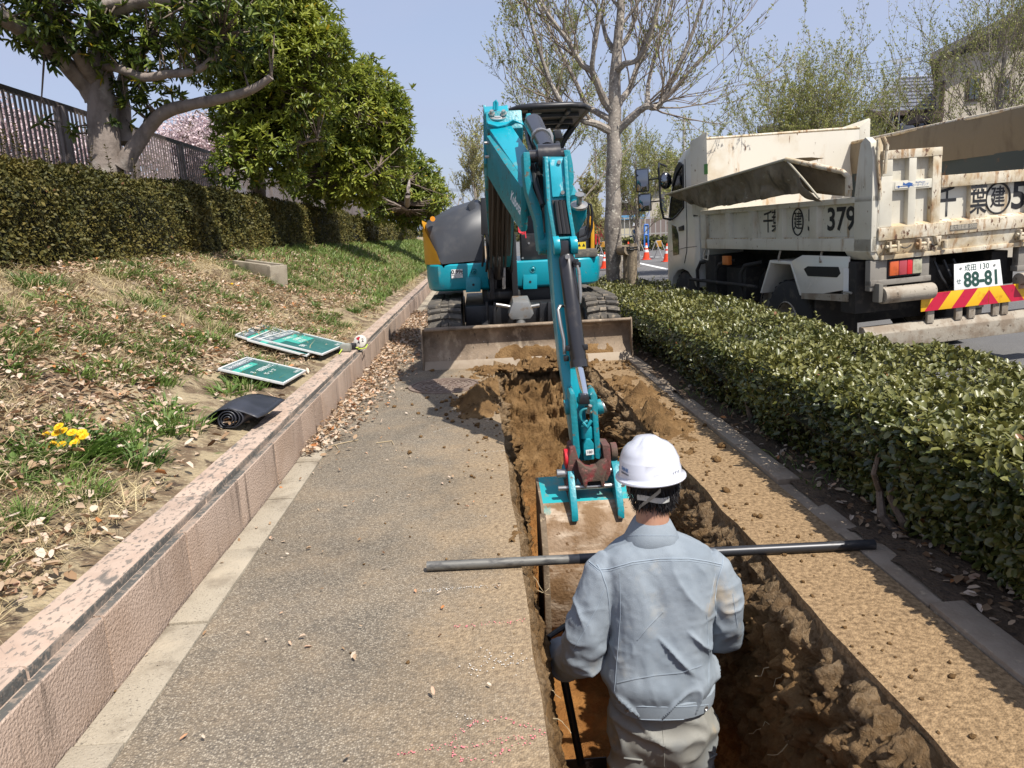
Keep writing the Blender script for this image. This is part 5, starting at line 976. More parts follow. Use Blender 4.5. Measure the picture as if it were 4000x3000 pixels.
xp('bucket_rod', MB().tube([bc1, bc2], 0.022, 18), CHROME, smooth=True)
for p, r in (([(2246, 1034, 3.93), (2256, 1040, 3.9), (2261, 1060, 3.9), (2268, 1150, 3.88), (2266, 1180, 3.88), (2254, 1196, 3.9), (2240, 1198, 3.92)], .0095), ([(2200, 1196, 3.92), (2186, 1196, 3.90), (2180, 1210, 3.89), (2190, 1270, 3.87), (2203, 1330, 3.85), (2206, 1385, 3.84)], .0095)): xp('oil_pipe', MB().tube(px(p, 3.9), r, 8), STEEL, smooth=True)
for x, y, Y in ((2250, 1022, 3.92), (2258, 1034, 3.91), (2212, 1400, 3.83), (2222, 1360, 3.82), (2286, 1356, 3.8)): p = AY(x, y, Y); b = MB(); b.box(p, (0.028, 0.03, 0.03)); xp('pipe_fitting', b, BLACKP, 0.006)
p = AY(2214, 1003, 3.93); xp('port_plug', MB().cyl(p-Vector((0, .03, 0)), p+Vector((0, .02, 0)), 0.013, 10), STEEL)
# bucket linkage
for a4 in ([(2224, 1560), (2228, 1540), (2246, 1538), (2252, 1570), (2260, 1680), (2268, 1770), (2262, 1795), (2246, 1796), (2240, 1760), (2232, 1650)], [(2306, 1545), (2318, 1533), (2334, 1548), (2338, 1640), (2344, 1720), (2350, 1778), (2342, 1796), (2326, 1792), (2322, 1720), (2314, 1620)]):
    b = MB(); b.slab(px(a4, 3.72), (0, .12, .02)); xp('link_plate', b, TURQD, 0.008)
for x0, x1, m_ in ((2205, 2238, TURQD), (2330, 2352, TURQD), (2350, 2363, STEEL)): b = MB(); b.cyl(AY(x0, 1592, 3.80), AY(x1, 1586, 3.80), 0.042 if m_ is TURQD else 0.034, 18); xp('link_boss', b, m_, 0.005)
b = MB(); b.slab(px([(2266, 1544), (2300, 1540), (2308, 1580), (2262, 1582)], 3.70), (0, .08, 0)); xp('rod_eye', b, CYLM, 0.012)
b = MB(); b.slab(px([(2262, 1566), (2318, 1562), (2318, 1584), (2262, 1588)], 3.715), (0, .1, 0)); xp('link_crossbar', b, TURQD, 0.004)
q = []; c = AY(2288, 1622, 3.72)
for i in range(13): t = math.pi*0.1+i*math.pi*1.5/12; q.append(c+Vector((math.cos(t)*0.030, 0, math.sin(t)*0.036)))
xp('hook_ring', MB().tube(q, 0.009, 8), TURQD, smooth=True); xp('ring_bolt', MB().tube([AY(2296, 1612, 3.70), AY(2306, 1584, 3.68)], 0.011, 8), STEEL, smooth=True)
xp('hook_shank', MB().tube([AY(2278, 1650, 3.72), AY(2294, 1668, 3.71), AY(2310, 1642, 3.72)], 0.011, 8), TURQD, smooth=True)
b = MB(); b.lathe([(0.0, 0.0), (0.036, 0.0), (0.036, 0.062), (0.032, 0.07), (0.0, 0.07)], 20, Matrix.Translation(AY(2294, 1710, 3.76))); xp('hitch_cylinder', b, TURQD, 0.003)
b = MB(); b.slab(px([(2280, 1738), (2290, 1716), (2306, 1714), (2320, 1734), (2322, 1795), (2282, 1798)], 3.71), (0, .09, 0)); xp('link_tongue', b, TURQD, 0.006)
b = MB(); b.slab([p-Vector((0, .004, 0)) for p in px([(2288, 1758), (2318, 1754), (2320, 1774), (2290, 1778)], 3.70)], (0, .003, 0)); sk_ = xp('serial_plate', b, STICK)
text('180', 0.020, 'lettering', INK, sk_, frame(AY(2304, 1766, 3.694), (1, 0, 0.02), (0, 0, 1)), world=False)
# quick hitch
b = MB(); b.cyl(AY(2204, 1792, 3.76), AY(2228, 1790, 3.76), 0.055, 24); xp('hitch_disc', b, mat('bright red cap', (0.55, 0.02, 0.03), 0.4), 0.006)
b = MB(); b.cyl(AY(2384, 1764, 3.78), AY(2408, 1762, 3.78), 0.050, 24); xp('hitch_disc', b, REDP, 0.006)
for a4 in ([(2226, 1752), (2246, 1742), (2262, 1800), (2280, 1850), (2292, 1905), (2280, 1912), (2256, 1868), (2240, 1930), (2222, 1960), (2212, 1900), (2218, 1820)], [(2352, 1738), (2384, 1740), (2388, 1800), (2386, 1850), (2372, 1882), (2360, 1880), (2362, 1810)]):
    b = MB(); b.slab(px(a4, 3.70), (0, .14, 0)); xp('hitch_cheek', b, REDP, 0.008)
b = MB(); b.slab(px([(2254, 1800), (2272, 1812), (2292, 1830), (2312, 1834), (2334, 1828), (2352, 1808), (2372, 1796), (2376, 1826), (2362, 1868), (2364, 1900), (2352, 1904), (2346, 1880), (2296, 1884), (2294, 1906), (2282, 1904), (2272, 1868), (2262, 1846)], 3.66), (0, .10, 0)); xp('hitch_body', b, REDP, 0.008)
b = MB(); b.slab(px([(2298, 1884), (2345, 1880), (2344, 1905), (2298, 1910)], 3.68), (0, .04, 0)); xp('hitch_lock', b, INK)
# bucket
xb0 = AY(2112, 1975, 3.66).x; xb1 = xb0+0.60
prof = [(3.98, -0.13), (3.80, -0.155), (3.68, -0.175), (3.60, -0.235), (3.555, -0.33), (3.515, -0.46), (3.50, -0.62), (3.53, -0.80), (3.61, -0.96), (3.75, -1.07), (3.95, -1.11), (4.18, -1.09)]
def offs(p, d):
    out = []
    for i in range(len(p)):
        a_, b_ = p[max(i-1, 0)], p[min(i+1, len(p)-1)]; t = Vector((b_[0]-a_[0], b_[1]-a_[1])).normalized(); out.append((p[i][0]-t.y*d, p[i][1]+t.x*d))
    return out
b = MB(); b.prism(prof[2:]+offs(prof[2:], 0.02)[::-1], xb0+0.012, xb1-0.012, 'x'); bk = xp('bucket_shell', b, BUCKM, 0.003)
b = MB(); b.prism(prof[:3]+offs(prof[:3], 0.02)[::-1], xb0+0.012, xb1-0.012, 'x'); xp('bucket_top', b, mat('bucket top paint', (0.02, 0.33, 0.36), 0.45, layers=[((0.25, 0.27, 0.2), 6, 0.5, 0.66), ((0.25, 0.17, 0.1), 12, 0.6, 0.68)]), 0.002)
BSIDE = mat('dirty shaded bucket side', (0.20, 0.15, 0.10), 0.8, 0.1, layers=[((0.10, 0.07, 0.045), 8, 0.45, 0.65), ((0.35, 0.27, 0.18), 30, 0.58, 0.68)], bump=(50, 0.005))  # soil layers over a base darkened for the shade on the bucket's sides
for x in (xb0, xb1-0.016): b = MB(); b.prism(prof+[(4.05, -0.75), (4.02, -0.35)], x, x+0.016, 'x'); xp('bucket_side', b, BSIDE, 0.002)
b = MB(); b.prism([(3.535, -0.395), (3.49, -0.46), (3.476, -0.62), (3.508, -0.81), (3.53, -0.80), (3.50, -0.62), (3.515, -0.46), (3.545, -0.39)], xb0+0.015, xb1-0.015, 'x'); xp('wear_plate', b, BUCKM, 0.003)
b = MB(); b.prism([(3.60, -0.20), (3.50, -0.36), (3.47, -0.62), (3.50, -0.85), (3.55, -0.85), (3.53, -0.62), (3.56, -0.38), (3.64, -0.22)], xb0-0.012, xb0+0.020, 'x'); xp('side_cutter', b, BSIDE, 0.004)
for x0 in (xb0+0.155, xb0+0.40):
    b = MB(); b.prism([(3.98, -0.12), (3.68, -0.165), (3.605, -0.215), (3.59, -0.245), (3.57, -0.245), (3.575, -0.19), (3.63, -0.11), (3.70, -0.01), (3.76, 0.025), (3.86, 0.01), (3.94, -0.05)], x0, x0+0.035, 'x'); xp('bucket_ear', b, TURQD, 0.005)
    for yy, zz in ((3.77, -0.035),): xp('ear_boss', MB().cyl((x0-0.02, yy, zz), (x0+0.055, yy, zz), 0.04, 18), TURQD, 0.004)
for yy, zz, r in ((3.74, -0.035, 0.026), (3.69, -0.10, 0.014)): xp('bucket_pin', MB().cyl((xb0+0.10, yy, zz), (xb0+0.46, yy, zz), r, 16), STEEL, 0.003)
for k in range(5): b = MB(); x = xb0+0.07+k*0.115; b.prism([(4.10, -1.13), (4.10, -1.07), (4.34, -1.06), (4.34, -1.075)], x-0.025, x+0.025, 'x'); xp('tooth', b, STEEL, 0.003)
# red cord hanging on the machine, soil caught on the blade
RED = mat('red cord', (0.72, 0.05, 0.07), 0.6)
q = MB()
for w in (0.0, 0.014, -0.012):
    q.tube([AY(2040, 838, 7.9)+Vector((w, 0, 0)), AY(2028, 868, 7.9)+Vector((w, 0, 0)), AY(2030, 905, 7.9)+Vector((w, 0, 0)), AY(2044, 912, 7.9)+Vector((w, 0, -.01)), AY(2054, 880, 7.9)+Vector((w, 0, 0)), AY(2042, 838, 7.9)], 0.006, 6)
q.tube([AY(2046, 845, 7.9), AY(2050, 890, 7.9), AY(2054, 930, 7.9)], 0.006, 6)
tag(q.build('hanging_cord', RED, smooth=True, at=AY(2040, 838, 7.9)), 'looped red cord hanging on the front of the excavator', 'cord')
sx = np.arange(0.0, 1.3, 0.016); sy = np.arange(6.93, 7.06, 0.010); X, Y = np.meshgrid(sx, sy); Pg = np.stack([X, Y, 0*X], -1)
zz = np.interp(Y, [6.93, 6.99, 7.06], [0.02, 0.085, 0.19])+0.09*np.exp(-((X-0.45)/0.28)**2)*np.exp(-((Y-7.0)/0.05)**2)+0.05*np.exp(-((X-1.05)/0.16)**2)*np.exp(-((Y-7.0)/0.05)**2)+0.02*fbm(Pg, 20, 3, 3)-0.03
F = gridF(len(sy), len(sx)); zi = np.interp(Y, [6.93, 6.985, 7.04, 7.06], [0.0, 0.06, 0.15, 0.24]); kf = (zz > zi).ravel()[F].sum(1) >= 1
tag(link('blade_soil', mesh_np('blade_soil', np.stack([X, Y, zz], -1).reshape(-1, 3), F[kf]), LOOSE), 'ridge of brown soil caught along the foot of the dozer blade', 'soil', kind='stuff')
# ================================================================== DUMP TRUCK (local axes: x right, y forward, z up from the bed's lower edge)
TRO = Vector((3.51, 6.387, 0.952)); TROT = (0, R(-2.0), R(8.2))
trk = thing('dump_truck', 'dirty cream dump truck parked beyond the right hedge with its tailgate towards us', 'truck', TRO, TROT)
def tp(name, mb, m, bevel=0.0, smooth=False, parent=None): return mb.build(name, m, parent or trk, bevel, smooth, world=False)
CREAM = mat('cream truck paint', (0.60, 0.565, 0.47), 0.45, layers=[((0.50, 0.46, 0.37), 2.0, 0.45, 0.7, None, 0.6), ((0.34, 0.25, 0.15), 5, 0.55, 0.74, (1.5, 1.5, 0.3), 0.85), ((0.16, 0.09, 0.05), 26, 0.65, 0.70, (1, 1, 0.5), 0.9)], bump=(6, 0.006))
CREAMD = mat('cream paint with rust and mud', (0.62, 0.56, 0.44), 0.55, layers=[((0.46, 0.36, 0.22), 3, 0.40, 0.62), ((0.33, 0.20, 0.10), 11, 0.50, 0.66, (1.3, 1.3, 0.4), 0.85), ((0.12, 0.06, 0.035), 24, 0.58, 0.65, (1, 1, 0.6), 0.9)], bump=(22, 0.006))
HIPAN = mat('white bed wall with rusty scratches', (0.66, 0.62, 0.53), 0.5, layers=[((0.45, 0.29, 0.14), 5, 0.54, 0.72, (1, 1, 0.25), 0.8), ((0.54, 0.45, 0.32), 1.6, 0.5, 0.75), ((0.16, 0.08, 0.04), 17, 0.64, 0.68, (1, 1, 0.22), 0.9)])
CABW = mat('white cab paint', (0.72, 0.70, 0.64), 0.22, layers=[((0.6, 0.57, 0.5), 2, 0.5, 0.75, None, 0.35)], coat=0.4)
TARP = mat('brown canvas', (0.165, 0.130, 0.085), 0.9, layers=[((0.25, 0.205, 0.14), 2.5, 0.45, 0.7), ((0.085, 0.068, 0.045), 7, 0.52, 0.7, (1, 1, 0.4)), ((0.30, 0.27, 0.2), 14, 0.64, 0.72, (1, .4, 1))], bump=(14, 0.02))
DARKU = mat('grimy black chassis', (0.022, 0.020, 0.018), 0.8, layers=[((0.06, 0.05, 0.04), 10, 0.5, 0.7)])
GREYB = mat('road dirty grey bumper', (0.33, 0.29, 0.23), 0.75, layers=[((0.22, 0.17, 0.12), 6, 0.45, 0.65), ((0.10, 0.075, 0.05), 25, 0.6, 0.68)], bump=(50, 0.003))
TYRE = mat('truck tyre', (0.028, 0.027, 0.026), 0.85, layers=[((0.075, 0.065, 0.05), 8, 0.5, 0.7)])
DGLASS = mat('dark cab glass', (0.012, 0.015, 0.018), 0.04, spec=0.8)
MIRR = mat('mirror glass', (0.22, 0.23, 0.25), 0.05, 1.0)
# left side of the bed: ribbed side board
b = MB(); b.bb(0.050, 0.075, 0.0, 3.41, 0.02, 0.47); sb = tp('side_board', b, CREAM)
for args in ((0, 0.060, 0.0, 3.41, -0.005, 0.115), (0, 0.060, 0.0, 3.41, 0.432, 0.487), (0, 0.060, 3.262, 3.41, 0.115, 0.432)):
    b = MB(); b.bb(*args); tp('side_rail', b, CREAM, 0.008, parent=sb)
for y0, y1 in ((2.617, 2.725), (2.051, 2.163), (1.442, 1.567), (0.82, 0.943)):
    b = MB(); b.prism([(0.0, 0), (0.055, -0.02), (0.055, 0), (0, 0)][:0] or [(y0, 0.004), (y1, 0.004), (y1+0.02, 0.055), (y0-0.02, 0.055)], 0.112, 0.436, 'z')
    b.v = [(p[1], p[0], p[2]) for p in b.v]; tp('side_rib', b, CREAM, 0.003, parent=sb)
b = MB(); b.bb(0.02, 0.05, 0.0, 3.41, 0.114, 0.128); tp('dirt_ledge', b, CREAMD, parent=sb)
def sidetext(s, y, z, size, xs=1.0, x=0.047, bold=0.0):
    return text(s, size, 'lettering', INK, sb, frame((x, y, z), (0, -1, 0), (0, 0, 1)), world=False, xs=xs, bold=bold)
sidetext('千', 1.80, 0.285, 0.26, 0.85, bold=0.002); sidetext('葉', 1.60, 0.285, 0.26, 0.85, 0.035, bold=0.002)
sidetext('建', 1.215, 0.285, 0.20, 0.8, bold=0.002); sidetext('5', 0.985, 0.285, 0.30, 0.8, bold=0.006); sidetext('379', 0.50, 0.285, 0.30, 0.98, bold=0.007)
q = []
for i in range(33): t = 2*math.pi*i/32; q.append((0.046, 1.215+math.cos(t)*0.098, 0.285+math.sin(t)*0.135))
tp('ring_mark', MB().tube(q, 0.0075, 6), INK, parent=sb)
# high steel panels above the side boards and the front guard
b = MB(); b.bb(0.09, 2.31, 3.36, 3.40, 0.0, 1.39); fw_ = tp('front_wall', b, HIPAN)
tp('wall_top_edge', MB().tube([(0.09, 3.37, 1.395), (2.31, 3.37, 1.415)], 0.018, 8), CREAMD, smooth=True, parent=fw_)
b = MB(); b.slab([(0.09, 3.358, 0.40), (-0.03, 3.60, 0.45), (-0.03, 3.60, 1.395), (0.09, 3.358, 1.48)], (0.02, 0.01, 0)); tp('wall_wing', b, CREAM, 0.004)
b = MB(); b.slab([(2.31, 3.358, 0.40), (2.47, 3.36, 0.40), (2.47, 3.36, 1.52), (2.31, 3.358, 1.43), (1.95, 3.358, 1.415), (2.15, 3.358, 1.40)][:4], (0, .02, 0)); tp('wall_wing', b, CREAM, 0.004)
b = MB(); b.slab([(1.95, 3.38, 1.40), (2.47, 3.38, 1.40), (2.47, 3.38, 1.53)], (0, .02, 0)); tp('wall_peak', b, CREAM, 0.004)
b = MB(); b.slab([(0.062, 3.395, 0.95), (0.088, 3.345, 0.95), (0.088, 3.345, 1.08), (0.062, 3.395, 1.08)], (0.003, 0, 0)); tp('green_label', b, mat('green label', (0.08, 0.22, 0.06), 0.5))
b = MB(); b.slab([(-0.004, 3.50, 0.63), (-0.004, 3.66, 0.63), (-0.004, 3.66, 0.80), (-0.004, 3.50, 0.80)], (0.003, 0, 0)); tp('white_label', b, STICK); b = MB(); b.slab([(-0.006, 3.50, 0.775), (-0.006, 3.66, 0.775), (-0.006, 3.66, 0.80), (-0.006, 3.50, 0.80)], (0.002, 0, 0)); tp('red_strip', b, RED)
# rear corner pillar with its latch
b = MB(); b.slab([(0.0, 0.0, -0.005), (0.0, 0.245, -0.005), (0.0, 0.245, 0.50), (0.0, 0.20, 0.82), (0.0, 0.175, 0.94), (0.0, 0.11, 0.99), (0.0, 0.04, 0.94), (0.0, 0.0, 0.80)], (0.07, 0, 0)); tp('corner_pillar', b, CREAM, 0.010)
b = MB(); b.slab([(0.07, 0.03, 0.62), (0.12, 0.03, 0.62), (0.12, 0.03, 0.90), (0.09, 0.03, 0.97), (0.07, 0.03, 0.95)], (0, 0.06, 0)); tp('latch_plate', b, CREAMD, 0.004)
for p in ([(0.04, -0.01, 0.95), (0.03, -0.02, 0.80), (0.06, -0.02, 0.52), (0.065, -0.02, 0.44)], [(0.08, -0.02, 0.97), (0.115, -0.03, 0.90), (0.10, -0.03, 0.74), (0.095, -0.03, 0.66)]): tp('latch_rod', MB().tube(p, 0.014, 8), CREAMD, smooth=True)
b = MB(); b.cyl((-0.02, 0.30, 0.50), (-0.02, 0.30, 0.66), 0.030, 12); tp('tarp_hinge', b, CREAMD, 0.005)
# inside of the far side: canvas over a dark wall
b = MB(); b.bb(2.20, 2.26, 0.02, 3.35, 0.40, 0.82); tp('far_inner_wall', b, mat('dark green bed wall', (0.035, 0.05, 0.05), 0.6, layers=[((0.12, 0.07, 0.04), 9, 0.6, 0.7)]))
g_y = np.linspace(0.0, 3.36, 40); g_z = np.linspace(0.81, 1.225, 9); Yg, Zg = np.meshgrid(g_y, g_z); Xg = 2.19-0.03*np.sin((Zg-0.79)*6)+0.025*fbm(np.stack([0*Yg, Yg, Zg*0.4], -1), 3, 3, 4)
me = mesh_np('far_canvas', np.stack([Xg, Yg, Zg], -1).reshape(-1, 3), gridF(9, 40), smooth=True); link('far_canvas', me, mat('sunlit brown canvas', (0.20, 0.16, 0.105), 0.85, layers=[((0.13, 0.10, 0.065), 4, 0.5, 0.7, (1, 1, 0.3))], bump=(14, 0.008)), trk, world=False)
tp('far_canvas_bar', MB().tube([(2.19, -0.05, 1.235), (2.19, 3.34, 1.22)], 0.022, 8), CREAMD, smooth=True)
b = MB(); b.bb(0.08, 2.19, 0.08, 3.355, 0.0, 0.06); tp('bed_floor', b, CREAMD)
# folded canvas cover hanging out on the near side
def sheet(name, top, bot, m, sag=0.03, nu=90, nv=22, seed=3):
    top = [Vector(p) for p in top]; bot = [Vector(p) for p in bot]
    def at(pl, t):
        f = t*(len(pl)-1); i = min(int(f), len(pl)-2); return pl[i].lerp(pl[i+1], f-i)
    V = np.zeros((nv, nu, 3))
    for j in range(nv):
        for i in range(nu):
            p = at(top, i/(nu-1)).lerp(at(bot, i/(nu-1)), j/(nv-1)); V[j, i] = p[:]
    n_ = (fbm(V*np.array([1, 1, 0.5]), 3.5, 3, seed)+0.9*(1-np.abs(vnoise(V*np.array([1, 1, .45])+.3*V[..., [0, 2, 1]], 5, seed+4)))**3)*sag*np.sin(np.linspace(0, math.pi*0.75, nv))[:, None]; V[..., 0] += n_; V[..., 2] += n_*0.3
    o = link(name, mesh_np(name, V.reshape(-1, 3), gridF(nv, nu), smooth=True), m, trk, world=False)
    md = o.modifiers.new('thick', 'SOLIDIFY'); md.thickness = 0.006; return o
tip = (-0.22, 4.02, 0.75); tr_ = (-0.30, 0.866, 0.90)
sheet('canvas_flap', [tip, (-0.26, 2.4, 0.825), tr_], [(-0.10, 3.6, 0.62), (-0.15, 2.875, 0.505), (-0.18, 1.9, 0.53), (-0.2, 1.3, 0.56), (-0.22, 0.75, 0.56), (-0.28, 0.36, 0.455)], TARP, 0.05)
sheet('canvas_top', [tip, (-0.26, 2.4, 0.83), tr_], [(0.02, 3.3, 0.80), (0.02, 2.0, 0.86), (0.02, 0.75, 0.88)], TARP, 0.03, seed=8)
sheet('canvas_inner', [tr_, (-0.15, 0.55, 0.82), (0.0, 0.32, 0.70)], [(-0.15, 1.0, 0.60), (-0.06, 0.75, 0.55), (0.01, 0.40, 0.50)], TARP, 0.02, 14, 8, seed=12)
CANE = mat('pale canvas hem', (0.40, 0.36, 0.27), 0.8)
tp('flap_hem', MB().tube([tr_, (-0.29, 0.60, 0.70), (-0.285, 0.34, 0.50)], 0.010, 7), CANE, smooth=True)
tp('flap_rod', MB().tube([tip, (-0.26, 2.4, 0.828), tr_], 0.014, 8), CANE, smooth=True)
tp('cover_bar', MB().tube([tr_, (-0.18, 0.55, 0.80), (-0.06, 0.33, 0.72), (-0.02, 0.29, 0.66), (-0.02, 0.28, 0.55)], 0.024, 10), CREAMD, smooth=True)
# ---- tailgate
b = MB(); b.bb(0.085, 2.16, 0.055, 0.075, 0.10, 0.60); b.bb(0.10, 0.69, 0.056, 0.076, 0.58, 0.845); b.bb(1.62, 2.15, 0.056, 0.076, 0.58, 0.845); tg = tp('tailgate', b, CREAM)
bars = [(0.06, 2.18, -0.02, 0.06, 0.088, 0.20), (0.062, 0.20, 0.0, 0.058, 0.202, 0.64), (0.10, 0.69, -0.002, 0.058, 0.782, 0.856), (0.10, 0.20, 0.002, 0.058, 0.64, 0.782), (0.20, 0.60, 0.004, 0.058, 0.512, 0.594), (0.36, 0.436, 0.001, 0.058, 0.202, 0.782), (0.598, 0.688, 0.0, 0.058, 0.202, 0.782),
        (0.69, 1.62, -0.004, 0.06, 0.505, 0.610), (1.005, 1.165, 0.006, 0.058, 0.202, 0.505), (1.62, 1.71, 0.0, 0.058, 0.202, 0.782), (1.62, 2.15, -0.002, 0.058, 0.782, 0.856), (2.04, 2.18, 0.0, 0.058, 0.202, 0.782), (1.86, 1.93, 0.001, 0.058, 0.202, 0.782), (1.71, 2.04, 0.004, 0.058, 0.512, 0.594)]
for i, a_ in enumerate(bars): b = MB(); b.bb(*a_); tp('tailgate_rail', b, CREAMD if i in (0, 2, 6, 7, 8, 10) else CREAM, 0.006, parent=tg)
b = MB(); b.slab([(0.20, 0.0, 0.202), (2.04, 0.0, 0.202), (2.04, 0.054, 0.225), (0.20, 0.054, 0.225)], (0, 0.001, -0.004)); tp('mud_ledge', b, CREAMD, parent=tg)
def reartext(s, x, z, size, m=INK, y=0.052, xs=1.0, bold=0.0, par=None): return text(s, size, 'lettering', m, par or tg, frame((x, y, z), (1, 0, 0), (0, 0, 1)), world=False, xs=xs, bold=bold)
reartext('千', 0.80, 0.36, 0.29, xs=0.72, bold=0.003); reartext('葉', 1.085, 0.36, 0.29, y=0.003, xs=0.64, bold=0.003); reartext('建', 1.335, 0.37, 0.20, xs=0.8, bold=0.003); reartext('5', 1.56, 0.37, 0.34, bold=0.008)
q = []
for i in range(41): t = 2*math.pi*i/40; q.append((1.335+math.cos(t)*0.128, 0.051, 0.37+math.sin(t)*0.135))
tp('ring_mark', MB().tube(q, 0.009, 6), INK, parent=tg)
b = MB(); b.bb(0.78, 1.06, -0.024, -0.019, 0.118, 0.168); lp_ = tp('load_plate', b, mat('weathered dark plate', (0.16, 0.145, 0.12), 0.7), parent=tg)
reartext('最大積載量 5000', 0.915, 0.143, 0.044, mat('worn pale print', (0.5, 0.45, 0.36), 0.7), -0.026, 0.86)
b = MB(); b.bb(0.225, 0.57, 0.0, 0.003, 0.527, 0.582); mkp = tp('maker_plate', b, mat('pale maker label', (0.66, 0.62, 0.52), 0.6), parent=tg)
BLUE = mat('blue print', (0.03, 0.10, 0.30), 0.6)
reartext('ShinMaywa', 0.475, 0.569, 0.022, BLUE, -0.002); reartext('ローダーダンプ', 0.475, 0.545, 0.026, BLUE, -0.002, 0.9)
b = MB(); b.bb(0.235, 0.40, -0.002, -0.001, 0.541, 0.546); b.slab([(0.30, -0.002, 0.553), (0.39, -0.002, 0.546), (0.40, -0.002, 0.562), (0.36, -0.002, 0.575), (0.325, -0.002, 0.562), (0.305, -0.002, 0.578)], (0, 0.001, 0)); b.cyl((0.26, -0.002, 0.542), (0.26, 0, 0.542), 0.010, 10); b.cyl((0.36, -0.002, 0.54), (0.36, 0, 0.54), 0.010, 10); tp('truck_emblem', b, BLUE, parent=tg)
# sill, hinges, hooks
b = MB(); b.slab([(0.02, 0.0, 0.085), (2.18, 0.0, 0.085), (2.18, 0.02, -0.072), (0.10, 0.02, -0.072)], (0, 0.10, 0)); tp('rear_sill', b, CREAMD, 0.006)
b = MB(); b.bb(0.10, 2.16, -0.010, 0.02, -0.085, -0.045); tp('sill_lip', b, CREAMD, 0.004)
b = MB(); b.slab([(0.0, 0.02, -0.002), (0.12, 0.02, -0.002), (0.12, 0.02, -0.08), (0.05, 0.02, -0.08)], (0, 0.35, 0)); tp('gusset', b, CREAM, 0.004)
for x in (0.20, 0.50, 1.55, 1.95):
    b = MB(); b.bb(x-0.05, x-0.03, -0.05, 0.0, -0.02, 0.075); b.bb(x+0.03, x+0.05, -0.05, 0.0, -0.02, 0.075); b.bb(x-0.05, x+0.05, -0.045, -0.005, -0.02, 0.012); b.cyl((x-0.075, -0.03, 0.03), (x+0.075, -0.03, 0.03), 0.016, 10); tp('hinge', b, CREAMD, 0.005)
b = MB(); b.slab([(0.62, -0.002, 0.085), (0.68, -0.002, 0.085), (0.67, -0.002, 0.0), (0.65, -0.002, 0.0)], (0, -0.04, 0)); b.cyl((0.735, -0.02, 0.04), (0.735, -0.02, -0.03), 0.025, 10); tp('tailgate_hook', b, CREAMD, 0.004)
for s in (0, 1):
    p = [Vector((0.27+0.30*s+0.02*k, -0.02, 0.03-0.025*math.sin(k/6*math.pi))) for k in range(7)]; tp('chain', MB().tube(p, 0.006, 5), DARKU)
# lamps
for mir in (0, 1):
    fx = (lambda x: x) if not mir else (lambda x: 2.2-x)
    def bbx(b, x0, x1, *r): x0, x1 = sorted((fx(x0), fx(x1))); b.bb(x0, x1, *r); return b
    b = MB(); bbx(b, 0.02, 0.195, 0.03, 0.10, -0.36, -0.085); bbx(b, 0.535, 0.625, 0.03, 0.10, -0.32, -0.085); bbx(b, 0.02, 0.64, 0.02, 0.10, -0.315, -0.265); tp('lamp_bracket', b, mat('dirty grey bracket', (0.23, 0.21, 0.18), 0.7, layers=[((0.12, 0.1, 0.08), 8, 0.5, 0.7)]) if not mir else bpy.data.materials['dirty grey bracket'], 0.006)
    b = MB(); bbx(b, 0.192, 0.534, 0.02, 0.10, -0.25, -0.088); lamp = tp('tail_lamp', b, INK, 0.006)
    for x0, x1, c in ((0.20, 0.29, (0.55, 0.10, 0.02)), (0.294, 0.375, (0.38, 0.05, 0.06)), (0.378, 0.43, (0.60, 0.015, 0.02)), (0.434, 0.528, (0.42, 0.40, 0.28))):
        b = MB(); bbx(b, x0, x1, 0.004, 0.03, -0.235, -0.105); tp('lamp_lens', b, mat('lens', c, 0.22, coat=0.5, layers=[((c[0]*.6, c[1]*.6, c[2]*.6), 12, 0.5, 0.7)]), 0.006, parent=lamp)
    b = MB(); x0, x1 = sorted((fx(0.115), fx(0.635))); b.cyl((x0, 0.0, -0.405), (x1, 0.0, -0.405), 0.075, 24); tp('guard_roller', b, GREYB, 0.006)
    b = MB(); bbx(b, 0.06, 0.105, -0.04, 0.05, -0.46, -0.29); tp('roller_bracket', b, mat('grey bracket', (0.17, 0.155, 0.13), 0.7) if not mir else bpy.data.materials['grey bracket'], 0.01)
# number plate
b = MB(); b.slab([(0.885, 0.03, -0.190), (1.375, 0.03, -0.190), (1.395, 0.0, -0.428), (0.872, 0.0, -0.428)], (0, 0.004, 0.0)); npl = tp('number_plate', b, mat('white number plate', (0.74, 0.75, 0.72), 0.4), 0.002)
PG = mat('dark green plate print', (0.012, 0.055, 0.04), 0.5)
def ptext(s, x, z, size, xs=1.0, bold=0.0): y = 0.03+(z+0.19)/0.238*0.03-0.002; return text(s, size, 'lettering', PG, npl, frame((x, y, z), (1, 0, 0), (0, 0.125, 1)), world=False, xs=xs, bold=bold)
ptext('成田', 1.055, -0.238, 0.066); ptext('130', 1.20, -0.236, 0.075); ptext('88-81', 1.17, -0.350, 0.185, 0.90, 0.006); ptext('せ', 0.925, -0.355, 0.055)
for x, z in ((0.95, -0.235), (1.31, -0.235)): b = MB(); y = 0.03+(z+0.19)/0.238*0.03; b.cyl((x, y-0.006, z), (x, y+0.002, z), 0.011, 12); tp('plate_bolt', b, STEEL, parent=npl)
